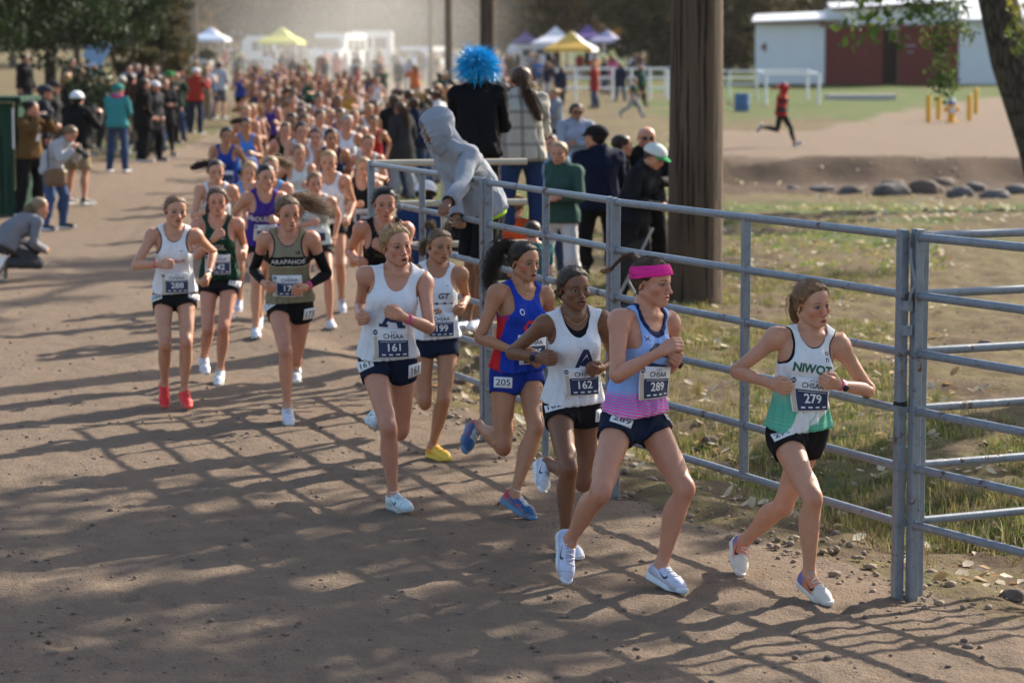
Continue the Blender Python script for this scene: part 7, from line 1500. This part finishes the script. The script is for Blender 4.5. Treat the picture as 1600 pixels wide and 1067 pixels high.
# man leaning over the top rail
po = pose_px(18.05, (748, 322), (700, 228), -52, ((722, 292, -1), (700, 318, -1)), ((704, 290, -1), (712, 340, -1)), ((752, 425, -1), (748, 505, 1), (735, 520, -1)), ((738, 428, -1), (728, 508, 1), (715, 522, -1)), (-72, 28, 0), 1.06, -55, -1, 20, ground=False); shift(po, (0, .25, 0))
w = look(745, 0, 18.3, 0, 'man in grey hoodie, hood up, leaning over the top rail', ('jacket', (.30, .32, .36)), ('knee_shorts', (.008, .008, .009)), H_DARK, 'none', ('hood', (.30, .32, .36)), pose=po, sk='mid', shoes=WSHOE, wide=1.0); w.wear('shirt_hem', Tmpl(*(lambda t: (t.V, t.T))(garment(G_bot, lambda P: f32(.034), lambda x, y, z: np.minimum(.86 - z, z - .815), 'shirt', 900)), 'shirt'), plain('lime_cloth', (.35, .55, .03), .7))
w = look(662, 0, 23.6, 170, 'person in navy denim jacket and backward white cap behind the fence', ('jacket', (.012, .034, .10)), ('pants', (.02, .03, .07)), H_DARK, 'short', ('backcap', (.70, .70, .72)), 'hold', .95, 1.2, head=(10, 12, 0), lean=14)
w = look(801, 0, 22.6, 200, 'child in orange shirt and tan cap behind the fence', ('tee', (.62, .085, .022)), ('knee_shorts', CHAR), (.20, .11, .05), 'bun', ('cap', (.34, .21, .09)), 'hold', .86, 1.15, head=(-50, 10, 0))
w = look(833, 0, 21.6, 205, 'child with short brown hair in teal shirt behind the fence', ('tee', (.03, .12, .13)), ('knee_shorts', CHAR), (.05, .028, .015), 'short', None, 'hold', .78, 1.08, head=(-20, 12, 0))
look(874, 0, 26.3, -12, 'blonde woman in green jacket and white trousers behind the fence', ('jacket', (.035, .085, .070)), ('pants', (.62, .61, .62)), (.40, .28, .14), 'long', None, 'hold', 1.0, 1.1)
look(936, 0, 27.2, 190, 'man in navy hoodie and black cap, back turned, behind the fence', ('jacket', (.006, .010, .032)), ('pants', (.006, .006, .008)), H_BLACK, 'short', ('cap', BLK), 'hold', 1.07, 1.14, head=(40, 4, 0))
look(992, 0, 25.6, 62, 'man in green and white cap looking down beside the navy hoodie', ('jacket', (.010, .012, .016)), ('pants', BLK), H_DARK, 'short', ('cap', (.62, .66, .62), (.02, .30, .09)), 'hold', 1.02, 1.1, head=(0, 30, 0), lean=22)
w = look(1010, 0, 28.0, 8, 'bald man in black jacket and dark sunglasses left of the big pole', ('jacket', (.010, .010, .012)), ('pants', (.006, .006, .008)), H_BLACK, 'none', None, 'hold', 1.05, 1.14)
def shades(w):
    mb = MB()
    for q in (-1, 1): mb.box((q * .032, -.092, 1.556), (.046, .012, .030), bevel=.005).box((q * .066, -.045, 1.562), (.006, .09, .008))
    mb.box((0, -.094, 1.560), (.02, .008, .006)); T = np.array([t for f in mb.f for t in [(f[0], f[i], f[i + 1]) for i in range(1, len(f) - 1)]]); w.wear('sunglasses', Tmpl(np.array(mb.v), T, 'head'), plain('dark_lens', (.008, .008, .01), .12))
shades(w)
w = look(900, 0, 37.5, 12, 'man in pale blue grey hoodie with folded arms and sunglasses', ('jacket', (.29, .33, .42)), ('pants', JEANS), H_BLACK, 'short', None, 'crossed', 1.06, 1.14, sk='olive'); shades(w)
look(968, 0, 27.8, 100, 'person in dark coat half hidden behind the man in navy', ('jacket', (.012, .012, .014)), ('pants', BLK), H_DARK, 'short', None, 'down', 1.0, 1.1)
look(858, 0, 29.5, 20, 'person in light blue top behind the blonde woman', ('jacket', (.20, .34, .50)), ('pants', JEANS), H_BROWN, 'short', None, 'down', .97, 1.05)
# folded chair frame by the fence
ch = empty('camp_chair', tuple(gp(985, 24.0))); tag(ch, 'folded dark camp chair frame leaning behind the double post', 'chair')
for a, b_ in (((-.25, 0, .0), (.22, 0, .95)), ((.25, 0, .0), (-.18, .1, .75))): MB().tube([a, b_], .015, 6).build('leg', CHROME, ch, True)
MB().add([(-.17, .02, .72), (.18, .02, .88), (.10, .05, .50), (-.10, .05, .42)], [(0, 1, 2, 3)]).build('seat_cloth', BLACKP, ch)
# runners and walkers on the field at the right
po = run_pose(.02, 62, 1.04, (60, 8, 0)); p = gp(1222, 66); po.R[6] = RZ(62) @ RX(-130) @ RY(-30); shift(po, tuple(p))
aL, aR = (165, -25, 118, 20), (30, 14, 80, 20); po = pose_fk(70, 6, 0, (5, 6, 0), aL, (140, 10, 130, 20), (28, 3, 8, 6), (-12, 2, 84, 30), 1.02); shift(po, tuple(p))
look(1222, 0, 66, 0, 'runner in red top, black vest and tights on the far right track', ('jacket', (.40, .022, .022)), ('leggings', (.012, .012, .016)), H_DARK, 'short', None, pose=po, grp='people on the field', shoes=plain('grey_shoe', (.2, .2, .22), .6)).wear('gilet', FL['racer'], cloth_mat('charcoal_gilet', (.02, .025, .03), .7, .3)).scale = (1.18, 1.18, 1.0)
po = pose_fk(75, 6, 0, (0, 4, 0), (25, 10, 70, 10), (-25, 10, 60, 10), (30, 2, 10, 0), (-24, 2, 30, 10), .86); p = gp(990, 88); shift(po, tuple(p)); look(990, 0, 88, 0, 'child in green shirt and grey trousers striding over the grass', ('tee', (.02, .09, .045)), ('pants', (.34, .34, .35)), H_DARK, 'short', None, pose=po, grp='people on the field')
# ---- crowd along the right rim of the road and across the field, shared figures
SV = []
for k in range(8):
    a_ = ('down', 'pockets', 'hold', 'phone', 'crossed', 'camera', 'pockets', 'down')[k]; aL, aR = ARMS[a_]; po = pose_fk(0, 3, 0, (12 * math.sin(k * 3), 5, 0), aL, aR, (2 + k, 5, 4, 0), (-2 - k, 5, 3, 0), 1.0); mk = lambda nm, t: mesh_np(nm, skin(t.V, t.W, po), t.T.astype(np.int32), True, t.V); ty = ('jacket', 'long_coat', 'jacket', 'tee', 'jacket', 'jacket', 'long_coat', 'jacket')[k]
    SV.append({'body': mk('person', BODY['far']), ty if ty != 'tee' else 'shirt': mk(ty, FL[ty]), 'trousers': mk('trousers', FL['pants']), 'hair': mk('hair', HAIR['far']), 'long_hair' if k % 2 else 'hair_bun': mk('long_hair', TAILS['long' if k % 2 else 'bun']), 'shoe': [mk('shoe', SHOE_F[q][0]) for q in (1, -1)]})
SC = [('black', BLK), ('navy', NVY), ('charcoal', CHAR), ('grey', GRY), ('white', WHT), ('red', (.33, .03, .03)), ('dark green', (.02, .06, .04)), ('blue', (.04, .12, .32)), ('brown', (.12, .07, .04)), ('pink', (.5, .1, .2)), ('orange', (.55, .12, .03)), ('neon yellow', (.45, .55, .08))]
SM = [cloth_mat('crowd_%s' % n_.replace(' ', '_'), c, .85, .4) for n_, c in SC]; LM = [cloth_mat('crowd_leg_%d' % i, c, .85, .4) for i, c in enumerate((CHAR, JEANS, BLK, KHAKI, GRY))]
g = np.random.default_rng(91)
def extra(x, d_, where, grp, cols, yaw):
    v = SV[int(g.integers(8))]; c = int(g.choice(cols)); b = link('person', v['body'], FS[int(g.integers(5))]); b.location = (x, d_, gz(x, d_)); b.rotation_euler = (0, 0, R(yaw)); s = .95 + .12 * g.random(); b.scale = (s * 1.08, s * 1.08, s); tag(b, 'onlooker in %s %s' % (SC[c][0], where), 'person', '%s in %s' % (grp, SC[c][0])); hm = FH[int(g.integers(5))]
    for k_, m_ in v.items():
        if k_ == 'body': continue
        if k_ == 'shoe':
            for s_ in m_: link('shoe', s_, DSOLE, b)
        else: link(k_, m_, hm if 'hair' in k_ else (LM[int(g.integers(5))] if k_ == 'trousers' else SM[c]), b)
put = []
def free(x, d_, r=.5): return all((x - a) ** 2 + (d_ - b) ** 2 > r * r for a, b in put)
for px, d_, c in ((617, 44, 0), (628, 43, 2), (637, 45, 0), (648, 44, 1), (658, 46, 0), (622, 48, 8), (640, 49, 5), (653, 50, 2), (666, 48, 3), (672, 52, 0), (683, 50, 4)):
    x = (px - 800) * d_ / FPX; put.append((x, d_)); extra(x, d_, 'in the cluster along the right rim of the road', 'cluster on the right rim of the road', [c], 200 + 40 * g.normal())
while len(put) < 34:
    d_ = 50 + 34 * g.random(); x = np.interp(d_, [50, 84], [-1.6, -2.4]) + g.random() * 2.6
    if free(x, d_): put.append((x, d_)); extra(x, d_, 'further back along the right rim of the road', 'row on the right rim of the road', range(9), 230 + 60 * g.normal())
n0 = len(put)
while len(put) < n0 + 16:
    d_ = 66 + 30 * g.random(); x = -8.6 - 3.5 * g.random() - (d_ - 66) * .05
    if free(x, d_): put.append((x, d_)); extra(x, d_, 'further back along the left rim of the road', 'row on the left rim of the road', range(9), 120 + 40 * g.normal())
for i in range(18):
    d_ = 57 + 17 * g.random(); px = 100 + 200 * g.random(); x = (px - 800) * d_ / FPX
    if free(x, d_): put.append((x, d_)); extra(x, d_, 'behind the front row of the left crowd', 'second row of the left crowd', [0, 2, 1, 8, 0, 6], 60 + 40 * g.normal())
n0 = len(put); tr_ = 0
while len(put) < n0 + 100 and tr_ < 5000:
    tr_ += 1; d_ = 95 + 80 * g.random(); px = 300 + 740 * g.random(); x = (px - 800) * d_ / FPX
    if free(x, d_, .8): put.append((x, d_)); extra(x, d_, 'in the crowd across the far field', 'crowd across the far field', [0, 1, 2, 3, 4, 4, 5, 6, 7, 8, 3, 0, 1, 4, 9, 10, 11], 360 * g.random())
print('crowd %.1fs' % (time.time() - T0))
# ================================================================== dusty air
def haze_box():
    x0, x1, y0, y1, z0, z1 = -320, 320, -30, 400, -3, 42
    V = [(x, y, z) for x in (x0, x1) for y in (y0, y1) for z in (z0, z1)]; o = MB().add(V, [(0, 1, 3, 2), (4, 6, 7, 5), (0, 4, 5, 1), (2, 3, 7, 6), (0, 2, 6, 4), (1, 5, 7, 3)]).mesh('haze')
    m = bpy.data.materials.new('dusty_air'); m.use_nodes = True; t = m.node_tree; t.nodes.remove(t.nodes['Principled BSDF']); v = t.nodes.new('ShaderNodeVolumePrincipled'); v.inputs['Color'].default_value = (.86, .82, .76, 1); v.inputs['Density'].default_value = .00009; v.inputs['Anisotropy'].default_value = .35; t.links.new(v.outputs[0], t.nodes['Material Output'].inputs['Volume']); tag(link('haze', o, m), 'pale dusty air over the whole field', 'haze', kind='stuff')
haze_box()
def dust():
    # cloud kicked up by the pack: thick over the road behind it, thinning outwards
    c, r = (-7.4, 122.0, 3.5), (9.5, 56.0, 9.0); bm = bmesh.new(); bmesh.ops.create_icosphere(bm, subdivisions=3, radius=1.0); me = bpy.data.meshes.new('dust_cloud'); bm.to_mesh(me); bm.free(); o = bpy.data.objects.new('dust_cloud', me); COL.objects.link(o); o.location = c; o.scale = r
    m = bpy.data.materials.new('road_dust'); m.use_nodes = True; t = m.node_tree; t.nodes.remove(t.nodes['Principled BSDF']); v = t.nodes.new('ShaderNodeVolumePrincipled'); v.inputs['Color'].default_value = (.95, .91, .84, 1); v.inputs['Anisotropy'].default_value = .3
    tc = t.nodes.new('ShaderNodeTexCoord'); ln = t.nodes.new('ShaderNodeVectorMath'); ln.operation = 'LENGTH'; t.links.new(tc.outputs['Object'], ln.inputs[0]); mr = t.nodes.new('ShaderNodeMapRange'); mr.interpolation_type = 'SMOOTHSTEP'; mr.inputs['From Min'].default_value = 1.0; mr.inputs['From Max'].default_value = .15; mr.inputs['To Max'].default_value = .013; t.links.new(ln.outputs['Value'], mr.inputs['Value'])
    nz = t.nodes.new('ShaderNodeTexNoise'); nz.inputs['Scale'].default_value = 2.2; nz.inputs['Detail'].default_value = 2.0; t.links.new(tc.outputs['Object'], nz.inputs['Vector']); mu = t.nodes.new('ShaderNodeMath'); mu.operation = 'MULTIPLY'; t.links.new(mr.outputs[0], mu.inputs[0]); t.links.new(nz.outputs[0], mu.inputs[1]); t.links.new(mu.outputs[0], v.inputs['Density']); t.links.new(v.outputs[0], t.nodes['Material Output'].inputs['Volume']); o.data.materials.append(m); tag(o, 'dust cloud hanging over the road behind the pack', 'dust', kind='stuff')
dust()
print('done %.1fs, %d objects' % (time.time() - T0, len(bpy.data.objects)))
